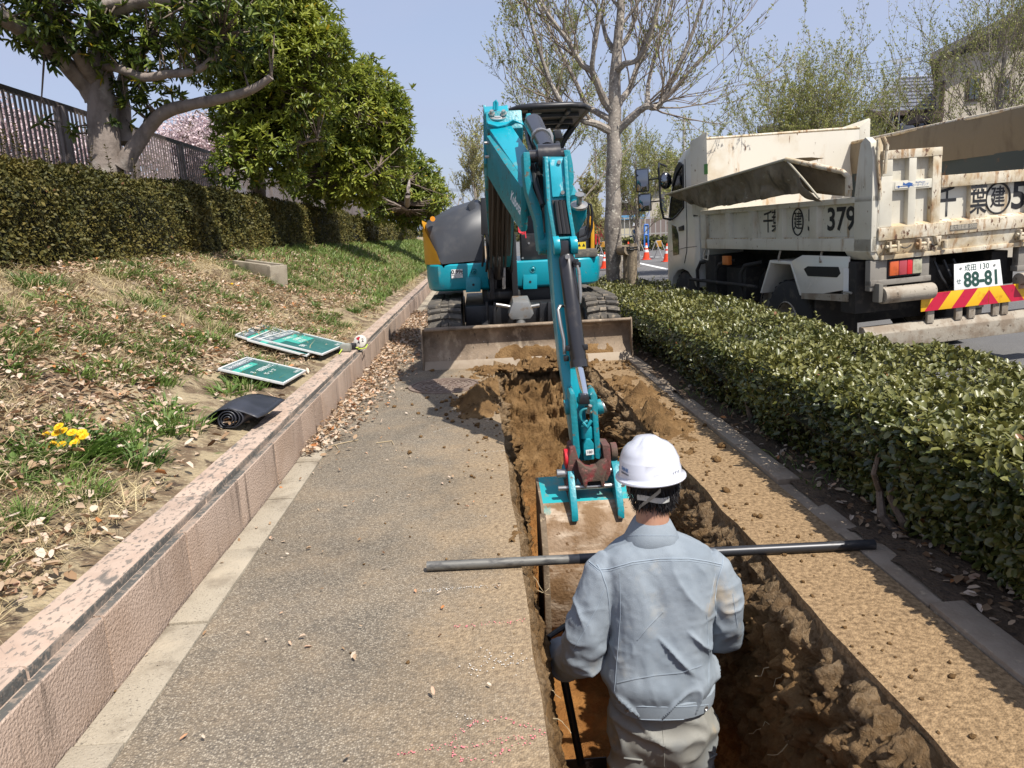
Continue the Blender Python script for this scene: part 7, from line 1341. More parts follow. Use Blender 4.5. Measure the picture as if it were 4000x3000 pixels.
# helmet
HEL = mat('white safety helmet', (0.62, 0.635, 0.70), 0.22, layers=[((0.56, 0.57, 0.63), 6, 0.5, 0.7, None, 0.3), ((0.45, 0.42, 0.40), 60, 0.71, 0.74, (1, 1, .4), .6)], coat=0.4)
hb = AY(2541, 1858, 2.40); HM = Matrix.Translation(hb)@Matrix.Rotation(R(-3.6), 4, 'Y')@Matrix.Rotation(R(-5), 4, 'X')
Hs = MB(); n = 56; prof = [(1.12, -.004), (1.135, .0), (1.12, .006), (1.03, .012), (1.0, .020), (.992, .043), (.968, .047), (.955, .078), (.93, .082), (.875, .104), (.80, .122), (.66, .139), (.48, .150), (.28, .156), (.10, .158), (.01, .158)]
rings = []
for r, z in prof:
    q = []
    for k in range(n):
        t = 2*math.pi*k/n; c, s = math.cos(t), math.sin(t); ext = (0.012 if r > 1.04 and s > 0.3 else 0)
        x, y = .107*r*c, .134*r*s+ext*s; zz = z*0.84
        if z > .13 and abs(x) < .036: zz += .011*min(1, (.036-abs(x))/.006)
        q.append(HM@Vector((x, y, zz)))
    rings.append(q)
Hs.loft(rings); hel = link('helmet', Hs.mesh('helmet', smooth=True), HEL, man); hel.data.polygons.foreach_set('use_smooth', np.ones(len(hel.data.polygons), bool))
hbv = bvh_of(hel.data)
def wrap(s, size, pxy, m, xs=1.0, bold=0.0, tilt=0.0):
    c = on_surf(hbv, [pxy, (pxy[0]+(2541-pxy[0])*.15, pxy[1])])[0]; nrm = Vector((c-hb)); nrm.z *= 0.3; nrm.normalize(); xd = Vector((0, 0, 1)).cross(nrm)*1.0; M_ = frame(c+nrm*.03, xd+Vector((0, 0, tilt)), (0, 0, 1))
    o = text(s, size, 'lettering', m, hel, M_, world=False, xs=xs, bold=bold)
    for v in o.data.vertices:
        h = hbv.ray_cast(v.co, -nrm)
        if h[0] is not None: v.co = h[0]+h[1]*.0009
    return o
wrap('SHINEI', 0.0165, (2440, 1834), mat('helmet blue print', (0.05, 0.17, 0.42), 0.5), 0.95, 0.0006, 0.02); wrap('新栄建設株式会社', 0.0068, (2440, 1850), INK, 0.95, 0.0002, 0.02)
c = on_surf(hbv, [(2612, 1862), (2668, 1846), (2668, 1830), (2612, 1845)], .0006); lb = MB(); len(c) == 4 and lb.add(c, [(0, 1, 2, 3)]).build('name_label', STICK, hel, world=False); wrap('クアン2', 0.0125, (2640, 1847), INK, 0.95, 0.0002, 0.06)
# harness: nape band and chin straps
STRAP = mat('grey webbing', (0.30, 0.29, 0.25), 0.8); PLA = mat('translucent nape band', (0.50, 0.50, 0.47), 0.4)
def strap(pts, w, m, name):
    b = MB(); V_, F_ = [], []
    for p in pts:
        nrm = (p-hc); nrm.z = 0; nrm.normalize(); V_ += [p+Vector((0, 0, w/2)), p-Vector((0, 0, w/2)), p-Vector((0, 0, w/2))+nrm*.003, p+Vector((0, 0, w/2))+nrm*.003]
    for i in range(len(pts)-1):
        for k in range(4): F_.append((i*4+k, i*4+(k+1) % 4, i*4+4+(k+1) % 4, i*4+4+k))
    b.add(V_, F_); b.build(name, m, hel, smooth=True, world=False)
def hp2(t, dz, g=1.12): s = math.sqrt(1-(dz/.135)**2); return hc+Vector((.080*g*s*math.cos(t), .098*g*s*math.sin(t), dz))
strap([hp2(math.pi*(1.22+.40*i/10), -.038+.004*math.sin(i*.6), 1.16) for i in range(11)], .019, PLA, 'nape_band')
strap([hp2(math.pi*(1.50-.30*i/8), .0-.085*i/8, 1.19) for i in range(9)], .014, STRAP, 'chin_strap')
strap([hp2(math.pi*(1.12-.02*i/8), .03-.13*i/8, 1.20) for i in range(9)], .015, STRAP, 'chin_strap'); strap([hp2(math.pi*(1.90+.02*i/8), .03-.13*i/8, 1.17) for i in range(9)], .015, STRAP, 'chin_strap')
# long-handled tool held in the left hand, standing on the trench floor
sp0 = arms_[-1][0]+arms_[-1][1]*.065; sv = thing('shovel', 'dark shovel held upright in the worker\'s left hand', 'shovel', (sp0.x+.06, 2.62, fl))
foot = Vector((AY(2256, 3000, 2.62).x+.02, 2.66, fl+.02)); gr = sp0+(sp0-foot).normalized()*.05
SHM = mat('dark steel shaft', (0.035, 0.034, 0.034), 0.4, 0.4, layers=[((0.2, 0.2, 0.2), 12, 0.6, 0.68)])
MB().tube([gr, sp0, foot+Vector((0, 0, .28))], .017, 12).build('shaft', SHM, sv, smooth=True)
ax = (gr-foot).normalized(); sx_ = Vector((0.7, 0.7, 0)).normalized(); MB().tube([gr, gr+ax*.04+sx_*.05, gr+ax*.10+sx_*.052, gr+ax*.10-sx_*.052, gr+ax*.04-sx_*.05, gr], .012, 8).build('grip', SHM, sv, smooth=True)
b = MB(); b.slab([foot+Vector((-.11, 0, .30)), foot+Vector((.11, 0, .30)), foot+Vector((.11, 0, .10)), foot+Vector((0, 0, 0)), foot+Vector((-.11, 0, .10))], (0, .006, 0)); b.build('blade', SHM, sv, 0.002)
# ================================================================== FAR SIDE: car park, houses, barriers, cones, people
def rz(x): return road_z(x)
# painted bays
lines = MB()
def strip(b, p, q, w, dz=0.004):
    p = Vector(p); q = Vector(q); d = (q-p).normalized(); s = Vector((-d.y, d.x, 0))*w/2
    b.add([Vector((v.x, v.y, rz(v.x)+dz)) for v in (p-s, p+s, q+s, q-s)], [(0, 1, 2, 3)])
W_ = lambda x, y, z=-0.10: G(x, y, z)
strip(lines, W_(2476, 1020), W_(2615, 1048), 0.18); strip(lines, W_(2290, 985), W_(2476, 1020), 0.18)
for i in range(9):
    a_ = W_(2310+22*i, 978+4*i); strip(lines, a_, a_+Vector((4.6, 0.7, 0)), 0.16)
for i in range(6):
    a_ = W_(2480+26*i, 1000+2*i); strip(lines, a_, a_+Vector((2.6, -3.4, 0)), 0.16)
tag(lines.build('road_markings', PAINTW), kind='structure'); 
# cones
CONER = mat('orange red cone plastic', (0.85, 0.07, 0.02), 0.45); CONEW = mat('white reflective band', (0.80, 0.80, 0.80), 0.4)
def cone(label, p, h=0.72, rot=0):
    t = thing('traffic_cone', label, 'traffic cone', p, group='traffic cones in the car park'); r = lambda z: 0.135*(1-z/h)+0.03
    b = MB(); b.lathe([(r(0.02), 0.02), (r(h*0.45), h*0.45)], 20); b.lathe([(r(h*0.60), h*0.60), (r(h*0.70), h*0.70)], 20); b.lathe([(r(h*0.85), h*0.85), (r(h), h), (0.0, h)], 20); b.build('cone_body', CONER, t, smooth=True, world=False)
    b = MB(); b.lathe([(r(h*0.45), h*0.45), (r(h*0.60), h*0.60)], 20); b.lathe([(r(h*0.70), h*0.70), (r(h*0.85), h*0.85)], 20); b.build('white_band', CONEW, t, smooth=True, world=False)
    b = MB(); b.box((0, 0, 0.012), (0.38, 0.38, 0.024)); b.build('base', CONER, t, 0.006, world=False); return t
cone('orange traffic cone between the two yellow barriers', G(2525, 1014, -0.11)); cone('orange traffic cone against the truck cab door', G(2606, 1022, -0.11)); cone('orange traffic cone whose tip shows behind the wooden stake', G(2455, 1000, -0.12)); cone('orange traffic cone half hidden left of the lichened tree trunk', G(2364, 1048, -0.14), 0.6)
# A-frame barriers
BAR_Y = mat('yellow barrier board', (0.62, 0.30, 0.02), 0.5, layers=[((0.4, 0.2, 0.02), 6, 0.5, 0.7)]); ALU = mat('aluminium leg', (0.6, 0.6, 0.6), 0.35, 0.7)
def barrier(label, c, w, ang):
    t = thing('barrier', label, 'barrier', c, (0, 0, ang), group='A frame barriers'); h = 0.80
    b = MB(); b.box((0, -0.03, h-0.13), (w*0.86, 0.02, 0.26)); b.build('board', BAR_Y, t, 0.003, world=False)
    for i in range(4): b = MB(); x = -w*0.30+i*w*0.2; b.slab([(x-0.05, -0.044, h-0.24), (x+0.01, -0.044, h-0.24), (x+0.05, -0.044, h-0.03), (x-0.01, -0.044, h-0.03)], (0, 0.003, 0)); b.build('black_stripe', INK, t, world=False)
    for s in (-1, 1):
        for d in (-1, 1): MB().tube([(s*w/2*0.92, 0, h), (s*w/2, d*0.32, 0.0)], 0.02, 7).build('leg', ALU, t, world=False)
    MB().tube([(-w/2*0.92, 0, h), (w/2*0.92, 0, h)], 0.02, 7).build('top_bar', ALU, t, world=False); return t
barrier('yellow striped barrier just right of the wooden stake', G(2490, 1012, -0.12), 0.95, R(62)); barrier('yellow striped barrier nearest to the truck cab', G(2572, 1012, -0.12), 0.95, R(62)); barrier('barrier seen left of the lichened tree trunk', G(2350, 1008, -0.12), 0.95, R(62))
# tree stake lashed to the near trunk
WOOD = mat('weathered log', (0.30, 0.235, 0.16), 0.9, layers=[((0.16, 0.12, 0.08), 20, 0.45, 0.7, (1, 1, 0.12)), ((0.42, 0.34, 0.24), 9, 0.58, 0.72)], bump=(40, 0.008))
st_ = thing('tree_stake', 'weathered wooden log stake lashed to the lichened street tree', 'stake', AY(2460, 1110, 10.45))
for x0, y0, Y in ((2468, 952, 10.35), (2452, 972, 10.6)): q = MB(); limb(q, [AY(x0+3, 1140, Y), AY(x0+1, 1050, Y), AY(x0, y0, Y)], [0.075, 0.07, 0.068], 12); q.build('post', WOOD, st_, smooth=True)
q = MB(); q.tube([AY(2424, 978, 10.75), AY(2458, 976, 10.3)], 0.075, 12); q.build('cross_log', WOOD, st_, smooth=True)
q = MB(); c_ = AY(2466, 974, 10.4)
for dz in (0, 0.03): q.tube([c_+Vector((0.105*math.cos(t)-0.02, 0.13*math.sin(t), dz)) for t in [i*0.5 for i in range(14)]], 0.010, 6)
q.build('lashing', HOSE, st_)
# far worker
def simple_person(label, top, H_=1.74, face=R(80)):
    t = thing('person', label, 'person', (top[0], top[1], top[2]-H_), (0, 0, face), group=None)
    me = bpy.data.meshes.new('body'); J = {'pel': (0, 0, .95), 'ch': (0, 0, 1.3), 'nk': (0, 0, 1.48), 'hd': (0, .03, 1.58), 'hd2': (0, .03, 1.68), 'hl': (-.1, 0, .92), 'kl': (-.11, .03, .5), 'fl': (-.11, 0, .08), 'tl': (-.11, .15, .04), 'hr': (.1, 0, .92), 'kr': (.11, .02, .5), 'fr': (.11, -.03, .08), 'tr': (.11, .12, .04), 'sl': (-.19, 0, 1.42), 'el': (-.24, .02, 1.14), 'wl': (-.20, .24, 1.05), 'hal': (-.17, .32, 1.06), 'sr': (.19, 0, 1.42), 'er': (.24, .02, 1.14), 'wr': (.20, .24, 1.03), 'har': (.17, .32, 1.03)}
    rad = {'pel': .15, 'ch': .17, 'nk': .06, 'hd': .085, 'hd2': .09, 'hl': .10, 'kl': .07, 'fl': .055, 'tl': .04, 'hr': .10, 'kr': .07, 'fr': .055, 'tr': .04, 'sl': .075, 'el': .055, 'wl': .04, 'hal': .045, 'sr': .075, 'er': .055, 'wr': .04, 'har': .045}
    ks = list(J); E = [('pel', 'ch'), ('ch', 'nk'), ('nk', 'hd'), ('hd', 'hd2'), ('pel', 'hl'), ('hl', 'kl'), ('kl', 'fl'), ('fl', 'tl'), ('pel', 'hr'), ('hr', 'kr'), ('kr', 'fr'), ('fr', 'tr'), ('ch', 'sl'), ('sl', 'el'), ('el', 'wl'), ('wl', 'hal'), ('ch', 'sr'), ('sr', 'er'), ('er', 'wr'), ('wr', 'har')]
    me.from_pydata([J[k] for k in ks], [(ks.index(a_), ks.index(b_)) for a_, b_ in E], []); o = bpy.data.objects.new('body', me); COL.objects.link(o)
    sm = o.modifiers.new('s', 'SKIN'); ss = o.modifiers.new('d', 'SUBSURF'); ss.levels = 2
    for i, k in enumerate(ks): me.skin_vertices[0].data[i].radius = (rad[k], rad[k])
    me.skin_vertices[0].data[0].use_root = True
    bpy.context.view_layer.update(); m2 = bpy.data.meshes.new_from_object(o.evaluated_get(bpy.context.evaluated_depsgraph_get())); bpy.data.objects.remove(o)
    m2.polygons.foreach_set('use_smooth', np.ones(len(m2.polygons), bool))
    body = link('body', m2, None, t, world=False)
    navy = mat('navy work clothes', (0.012, 0.03, 0.075), 0.8); skin = mat('skin', (0.45, 0.27, 0.19), 0.6); m2.materials.append(navy); m2.materials.append(skin)
    for p in m2.polygons:
        if p.center.z > 1.48: p.material_index = 1
    vest = MB(); vest.loft([[(0.20*s*math.cos(a_), 0.155*s*math.sin(a_), z) for a_ in [i*math.pi/8 for i in range(16)]] for z, s in ((0.98, 1.0), (1.1, 0.99), (1.3, 1.05), (1.42, 0.9))], cap=False); vest.build('vest', mat('blue vest', (0.02, 0.10, 0.22), 0.7), t, smooth=True, world=False)
    for z in (1.06, 1.16): vb = MB(); vb.loft([[(0.206*math.cos(a_), 0.161*math.sin(a_), zz) for a_ in [i*math.pi/8 for i in range(16)]] for zz in (z-0.028, z+0.028)], cap=False); vb.build('reflective_band', mat('lime band', (0.55, 0.62, 0.05), 0.5), t, smooth=True, world=False)
    hm = MB(); hm.lathe([(0.155, 1.64), (0.150, 1.65), (0.125, 1.66), (0.122, 1.70), (0.10, 1.765), (0.06, 1.80), (0.0, 1.81)], 20, Matrix.Translation((0, 0.03, -0.02))); hm.build('helmet', mat('white helmet', (0.75, 0.75, 0.74), 0.3), t, smooth=True, world=False)
    return t
simple_person('distant worker in white helmet and navy clothes with lime bands near the blue frame', AY(2483, 869, 40), 1.78)
# red and blue gate frames
REDG = mat('red painted frame', (0.55, 0.03, 0.03), 0.5); BLUG = mat('blue painted frame', (0.04, 0.16, 0.50), 0.5)
def gate(label, px0, px1, y0, y1, Y, m, fill=None):
    a_, b_, c_, d_ = AY(px0, y1, Y), AY(px1, y1, Y), AY(px1, y0, Y), AY(px0, y0, Y)
    t = thing('steel_barrier', label, 'barrier', a_)
    for p, q in ((a_, d_), (b_, c_)): MB().tube([p, q], 0.04, 8).build('upright', m, t)
    for p, q in ((d_, c_), (d_.lerp(a_, .45), c_.lerp(b_, .45))): MB().tube([p, q], 0.04, 8).build('crossbar', m, t)
    if fill: b = MB(); b.slab([d_, c_, c_.lerp(b_, .45), d_.lerp(a_, .45)], (0, .02, 0)); b.build('panel', fill, t)
gate('red painted steel frame beside the dark red wall', 2327, 2340, 889, 955, 36, REDG, REDG); gate('blue painted steel frame beside the distant worker', 2517, 2532, 878, 965, 36, BLUG, mat('pale panel', (0.35, 0.42, 0.5), 0.5))
# far clipped hedge, fence and small buildings
hedge('far_hedge', 'distant clipped hedge across the far side of the car park', 3.0, 17, 43, 44.2, -0.1, 0.72, 5000, 0.16, 0.10, CAM, CORE, -1, simple=True, amp=0.06, wts=(0.3, 1, 0.3, 6))
def box_thing(name, label, cat, x0, x1, y0, y1, z0, z1, m, roof=None, roofm=None, group=None):
    t = thing(name, label, cat, ((x0+x1)/2, (y0+y1)/2, z0), group=group); k_ = (x0+x1)/2/y0*(y1-y0); b = MB(); b.slab([(x0, y0, z0), (x1, y0, z0), (x1, y0, z1), (x0, y0, z1)], (k_, y1-y0, 0)); b.build('wall', m, t)
    if roof: b = MB(); b.slab([(x0-.3, y0-.3, z1), (x1+.3, y0-.3, z1), (x1+.3, y0-.3, z1+roof), (x0-.3, y0-.3, z1+roof)], (k_, y1-y0+.6, 0)); b.build('roof', roofm or m, t, 0.02)
    return t
REDW = mat('dark red sheet wall', (0.16, 0.012, 0.012), 0.6); GREYW = mat('grey shed wall', (0.36, 0.35, 0.33), 0.8); BEIG = mat('beige render', (0.46, 0.41, 0.33), 0.9, layers=[((0.38, 0.33, 0.26), 1.2, 0.45, 0.7)]); WHT = mat('white sheet', (0.62, 0.63, 0.62), 0.6); BRN = mat('dark brown cladding', (0.07, 0.045, 0.035), 0.7)
WIN = mat('window glass', (0.05, 0.06, 0.07), 0.08, spec=0.8); SLATE = mat('blue grey slates', (0.145, 0.155, 0.195), 0.6, layers=[((0.11, 0.115, 0.145), 3, 0.4, 0.7)], bump=(3, 0.02))
def AYs(x0, x1, y0, y1, Y): a_ = AY(x0, y1, Y); c_ = AY(x1, y0, Y); return a_.x, c_.x, min(a_.z, c_.z), max(a_.z, c_.z)
def far_block(name, label, x0, x1, y0, y1, Y, dep, m, roof=None, roofm=None, cat='building'):
    xa, xb, za, zb = AYs(x0, x1, y0, y1, Y); return box_thing(name, label, cat, xa, xb, Y, Y+dep, -0.2, zb, m, roof, roofm), (xa, xb, zb)
far_block('storage_shed', 'low dark red shed wall behind the excavator canopy post', 2318, 2372, 856, 960, 46, 4, REDW, 0.12, GREYW)
far_block('storage_shed', 'pale shed with a blue roof edge right of the lichened trunk', 2420, 2500, 856, 960, 52, 5, mat('cream sheet', (0.55, 0.5, 0.36), 0.7), 0.30, mat('blue roof sheet', (0.10, 0.27, 0.45), 0.5))
far_block('garden_wall', 'brown and beige wall panel right of the distant worker', 2500, 2620, 850, 960, 50, 0.3, mat('taupe panel', (0.20, 0.16, 0.145), 0.7), cat='wall')
t_, _e = far_block('far_house', 'far white roofed building behind the slim street tree', 2420, 2520, 790, 960, 64, 9, BRN, 0.25, WHT)
t_, (xa, xb, zb) = far_block('far_house', 'far beige house directly left of the truck cab', 2540, 2640, 740, 960, 58, 10, BEIG, 0.3, BRN)
for i in range(3):
    x = xa+0.8+i*0.9
    f = MB().bb(x, x+0.55, 57.96, 58.02, 2.4, 3.5).build('window', BRN, t_); MB().bb(x+0.06, x+0.49, 57.93, 57.97, 2.46, 3.44).build('pane', WIN, f, world=False)
# railing in front of them
rl = thing('railing', 'pale slatted railing behind the distant hedge', 'railing', (8, 46, -0.1))
xa, xb, za, zb = AYs(2420, 2660, 880, 940, 46)
for z in (0.9, 1.9): MB().bb(xa, xb+1, 45.98, 46.02, z-0.03, z+0.03).build('rail', GREYW, rl)
sm_ = MB().bb(-0.03, 0.03, -0.015, 0.015, 0.0, 2.0).mesh('baluster')
for i in range(16): o = link('baluster', sm_, GREYW, rl); o.location = (xa+i*(xb+1-xa)/15, 46, -0.05)
# ---- house with the slate roof and balcony, beige house beside it
Yh = 24.0
hs = thing('house', 'house with blue grey hipped roof, aerial mast and washing on the balcony', 'house', AY(3520, 900, Yh))
xa, xb = AY(3400, 450, Yh).x, AY(3720, 450, Yh).x; ze = AY(3540, 445, Yh).z; zr_ = AY(3590, 312, Yh+2.5).z
kx_ = xa/Yh; b = MB(); b.slab([(xa, Yh, -.2), (xb, Yh, -.2), (xb, Yh, ze-.15), (xa, Yh, ze-.15)], (6*kx_, 6, 0)); b.build('wall', mat('white house wall', (0.52, 0.50, 0.47), 0.9), hs)
e0, e1, e2, e3 = Vector((xa-0.45, Yh-0.6, ze)), Vector((xb+0.45, Yh-0.6, ze)), Vector((xb+0.45+7*kx_, Yh+6.5, ze)), Vector((xa-0.45+7*kx_, Yh+6.5, ze)); p0 = AY(3505, 312, Yh+2.6); p1 = AY(3670, 305, Yh+2.6)
b = MB(); b.add([e0, e1, e2, e3, p0, p1], [(0, 1, 5, 4), (1, 2, 5), (2, 3, 4, 5), (3, 0, 4), (0, 3, 2, 1)]); rf = b.build('roof', SLATE, hs)
# courses of slates
n_r = 9
for i in range(n_r):
    f0, f1 = i/n_r, (i+0.97)/n_r
    a0, a1, c1, c0 = e0.lerp(p0, f0), e1.lerp(p1, f0), e1.lerp(p1, f1), e0.lerp(p0, f1); up = Vector((0, -0.02, 0.03))
    b = MB(); b.slab([a0+up*1.4, a1+up*1.4, c1+up*0.4, c0+up*0.4], (0, 0.0, -0.02)); b.build('slate_course', SLATE, rf, world=False)
for q0, q1 in ((e0, p0), (p0, p1)): MB().tube([q0+Vector((0, -.02, .05)), q1+Vector((0, 0, .05))], 0.06, 6).build('ridge_cap', mat('ridge', (0.22, 0.24, 0.30), 0.6), rf, world=False)
MB().bb(xa-0.5, xb+0.5, Yh-0.66, Yh-0.54, ze-0.12, ze+0.02).build('gutter', BRN, hs)
b = MB(); b.bb(xa+0.4, xb-0.2, Yh-0.02, Yh+0.03, ze-1.5, ze-0.25); wn_ = b.build('window', BRN, hs); MB().bb(xa+1.0, xb-0.3, Yh-0.05, Yh-0.03, ze-1.45, ze-0.3).build('pane', WIN, wn_, world=False)
for z in (-1.55, -1.35, -1.15): MB().bb(xa-0.1, xb+0.1, Yh-1.0, Yh-0.96, ze+z-0.03, ze+z+0.03).build('balcony_rail', FRAIL, hs)
for i in range(24): o = MB().bb(xa+i*(xb-xa)/23-0.02, xa+i*(xb-xa)/23+0.02, Yh-1.0, Yh-0.97, ze-1.9, ze-1.15).build('balcony_bar', FRAIL, hs)
MB().bb(xa-0.1, xb+0.1, Yh-1.0, Yh, ze-2.1, ze-1.95).build('balcony_floor', BEIG, hs)
ds = thing('satellite_dish', 'pale round satellite dish on the balcony rail of the slate roofed house', 'satellite dish', AY(3548, 516, Yh-1.1))
b = MB(); b.lathe([(0.0, 0.06), (0.10, 0.05), (0.20, 0.02), (0.27, 0.0), (0.28, -0.01)], 24, frame(AY(3548, 514, Yh-1.1), (1, 0.1, 0), (0, 0.35, 1))@Matrix.Diagonal((1, 1, -1, 1))); b.build('dish', mat('pale dish', (0.55, 0.58, 0.62), 0.4), ds, smooth=True); MB().tube([AY(3548, 514, Yh-1.05), AY(3545, 545, Yh-1.0)], 0.025, 7).build('mount', STEEL, ds)
for i, (x, c, hgt) in enumerate(((3528, (0.65, 0.65, 0.68), .55), (3543, (0.50, 0.02, 0.16), .55), (3566, (0.02, 0.02, 0.03), .6), (3580, (0.02, 0.025, 0.05), .65), (3600, (0.25, 0.3, 0.4), .6), (3625, (0.03, 0.03, 0.04), .55))):
    p = AY(x, 478, Yh-0.6); b = MB(); w = 0.07; rings = [[p+Vector((w*s*math.cos(t), 0.05*math.sin(t), -d)) for t in [k*math.pi/4 for k in range(8)]] for d, s in ((0, .4), (.05, 1.4), (.12, 1.1), (hgt*.7, 1.15), (hgt, 1.35))]
    b.loft(rings); o = b.build('laundry', mat('laundry', c, 0.9), None, smooth=True, at=p); tag(o, ['white garment hanging on the balcony', 'magenta garment hanging on the balcony', 'black garment next to the magenta one on the balcony', 'navy trousers hanging on the balcony', 'grey blue garment hanging on the balcony', 'rightmost dark garment hanging on the balcony'][i], 'laundry')
mst = thing('aerial_mast', 'thin guyed aerial mast standing before the slate roof', 'aerial', AY(3510, 520, Yh-1.2))
MB().tube([AY(3510, 540, Yh-1.2), AY(3517, 240, Yh-1.2)], 0.025, 7).build('mast', STEEL, mst)
for (x, y) in ((3440, 530), (3480, 520), (3560, 500), (3450, 545)): MB().tube([AY(3515, 318, Yh-1.2), AY(x, y, Yh-1.3)], 0.008, 5).build('guy_wire', ALU, mst)
for k in range(5): p = AY(3517, 232+k*4, Yh-1.2); MB().tube([p-Vector((0.35-0.04*k, 0, 0.03)), p+Vector((0.35-0.04*k, 0, 0.03))], 0.008, 5).build('aerial_rod', GREYW, mst)
Yb = 20.5
hb = thing('house', 'tall beige house behind the right-hand tree', 'house', AY(3850, 900, Yb))
xa, xb, zt = AY(3665, 300, Yb).x, AY(4300, 300, Yb).x, AY(3800, 175, Yb).z
kb_ = xa/Yb; MB().slab([(xa, Yb, -.2), (xb, Yb, -.2), (xb, Yb, zt-.2), (AY(3790, 160, Yb).x, Yb, zt-.2), (xa, Yb, AY(3668, 235, Yb).z)], (8*kb_, 8, 0)).build('wall', BEIG, hb)
r_a, r_b = AY(3632, 240, Yb-.6), AY(4100, 10, Yb-.6); b = MB(); b.slab([r_a, r_b, r_b+Vector((0, 0, .2)), r_a+Vector((0, 0, .2))], (9*kb_*1.06, 9, 0)); b.build('roof', mat('dark roof edge', (0.09, 0.085, 0.09), 0.7), hb)
MB().bb(xa-0.25, xa+0.05, Yb-0.3, Yb+1, zt-1.9, zt-1.7).build('eave', BRN, hb)
for (x0, x1, y0, y1) in ((3775, 3835, 300, 395), (3890, 3950, 300, 390)):
    wa, wb, za, zb = AYs(x0, x1, y0, y1, Yb-0.05); f = MB().bb(wa, wb, Yb-0.06, Yb+0.02, za, zb).build('window', BRN, hb, 0.01); MB().bb(wa+0.05, (wa+wb)/2-0.02, Yb-0.08, Yb-0.05, za+0.05, zb-0.05).build('pane', WIN, f, world=False); MB().bb((wa+wb)/2+0.02, wb-0.05, Yb-0.08, Yb-0.05, za+0.05, zb-0.05).build('pane', WIN, f, world=False)
MB().tube([Vector((xa+0.12, Yb-0.06, -0.2)), Vector((xa+0.12, Yb-0.06, zt-0.9))], 0.05, 8).build('downpipe', BRN, hb)
far_block('far_house', 'dark roofed house low behind the middle of the truck bed', 2960, 3360, 500, 960, 40, 8, mat('shaded house', (0.20, 0.18, 0.16), 0.9), 0.3, mat('dark tiles', (0.08, 0.08, 0.09), 0.7))
far_block('far_house', 'low roof just above the front of the truck cab', 2560, 2680, 640, 960, 70, 8, BEIG, 0.5, mat('brown tiles', (0.12, 0.085, 0.075), 0.7))
# utility poles, wires, street lamp
PC = mat('concrete pole', (0.36, 0.35, 0.33), 0.8)
def upole(label, px_, Y, y_top):
    p = AY(px_, y_top, Y); t = thing('utility_pole', label, 'pole', (p.x, p.y, -0.2), group='utility poles'); MB().tube([(p.x, p.y, -0.2), p], [0.16, 0.11], 10).build('shaft', PC, t, smooth=True)
    for dz in (-0.4, -1.1): MB().bb(p.x-0.9, p.x+0.9, p.y-0.05, p.y+0.05, p.z+dz-0.04, p.z+dz+0.04).build('cross_arm', STEEL, t)
    return p
pA = upole('utility pole with cross arms above the truck mirrors', 2563, 75, 590); pB = upole('thin utility pole left of the tree above the cab', 2672, 60, 450)
wr = thing('overhead_wires', 'overhead wires strung across the distant street', 'wires', (0, 80, 0))
for k in range(3):
    a_, b_ = AY(1560, 731+4*k, 90), AY(2000, 736+4*k, 90); MB().tube([a_, a_.lerp(b_, .5)-Vector((0, 0, .15)), b_], 0.022, 4).build('wire', HOSE, wr)
for k in range(3):
    a_ = pA+Vector((-0.6+0.6*k, 0, -0.3)); MB().tube([a_, a_.lerp(pB, .5)-Vector((0, 0, .4)), pB+Vector((-0.6+0.6*k, 0, -0.3))], 0.014, 4).build('wire', HOSE, wr)
for k in range(3):
    a_, b_ = AY(3300, 265+26*k, 40), AY(3640, 210+24*k, 34); MB().tube([a_, b_], 0.012, 4).build('wire', HOSE, wr)
lm_ = thing('street_lamp', 'small curved street lamp in the gap left of the excavator', 'street lamp', AY(1791, 930, 75)); MB().tube([AY(1789, 935, 75), AY(1791, 795, 75), AY(1794, 780, 75), AY(1802, 775, 75)], [0.09, 0.07, 0.06, 0.05], 8).build('pole', PC, lm_, smooth=True); MB().tube([AY(1796, 778, 75), AY(1804, 774, 75)], 0.13, 8).build('lamp_head', GREYW, lm_)
# far belt of trees closing the horizon
k = 9000; xx = RNG.uniform(-60, 130, k); yy = 130+RNG.uniform(0, 14, k); zz = RNG.random(k)**0.8*(3.2+1.6*fbm(np.stack([xx, 0*xx, 0*xx], 1), 0.12, 3, 3))
o = link('distant_treeline', leaf_mesh('distant_treeline', np.stack([xx, yy, zz-0.2], 1), rdirs(k), rdirs(k), 0.9, 0.8, np.clip(RNG.normal(0.4, 0.2, k), 0, 1), simple=True), BOX); tag(o, 'low belt of distant trees along the horizon', 'trees', kind='stuff')
# ================================================================== SMALL THINGS ON THE BANK AND PAVING
def bank_hit(x, y, lift=0.0):
    d = Vector(ray(x, y)); t = 0.5
    for _ in range(4000):
        p = Vector((0, 0, H))+d*t
        if p.x < -1.29 and p.z <= float(bank_z(p.x))+lift: return p
        if p.z < 0.25 and p.x >= -1.29: return p
        t += 0.004
    return p
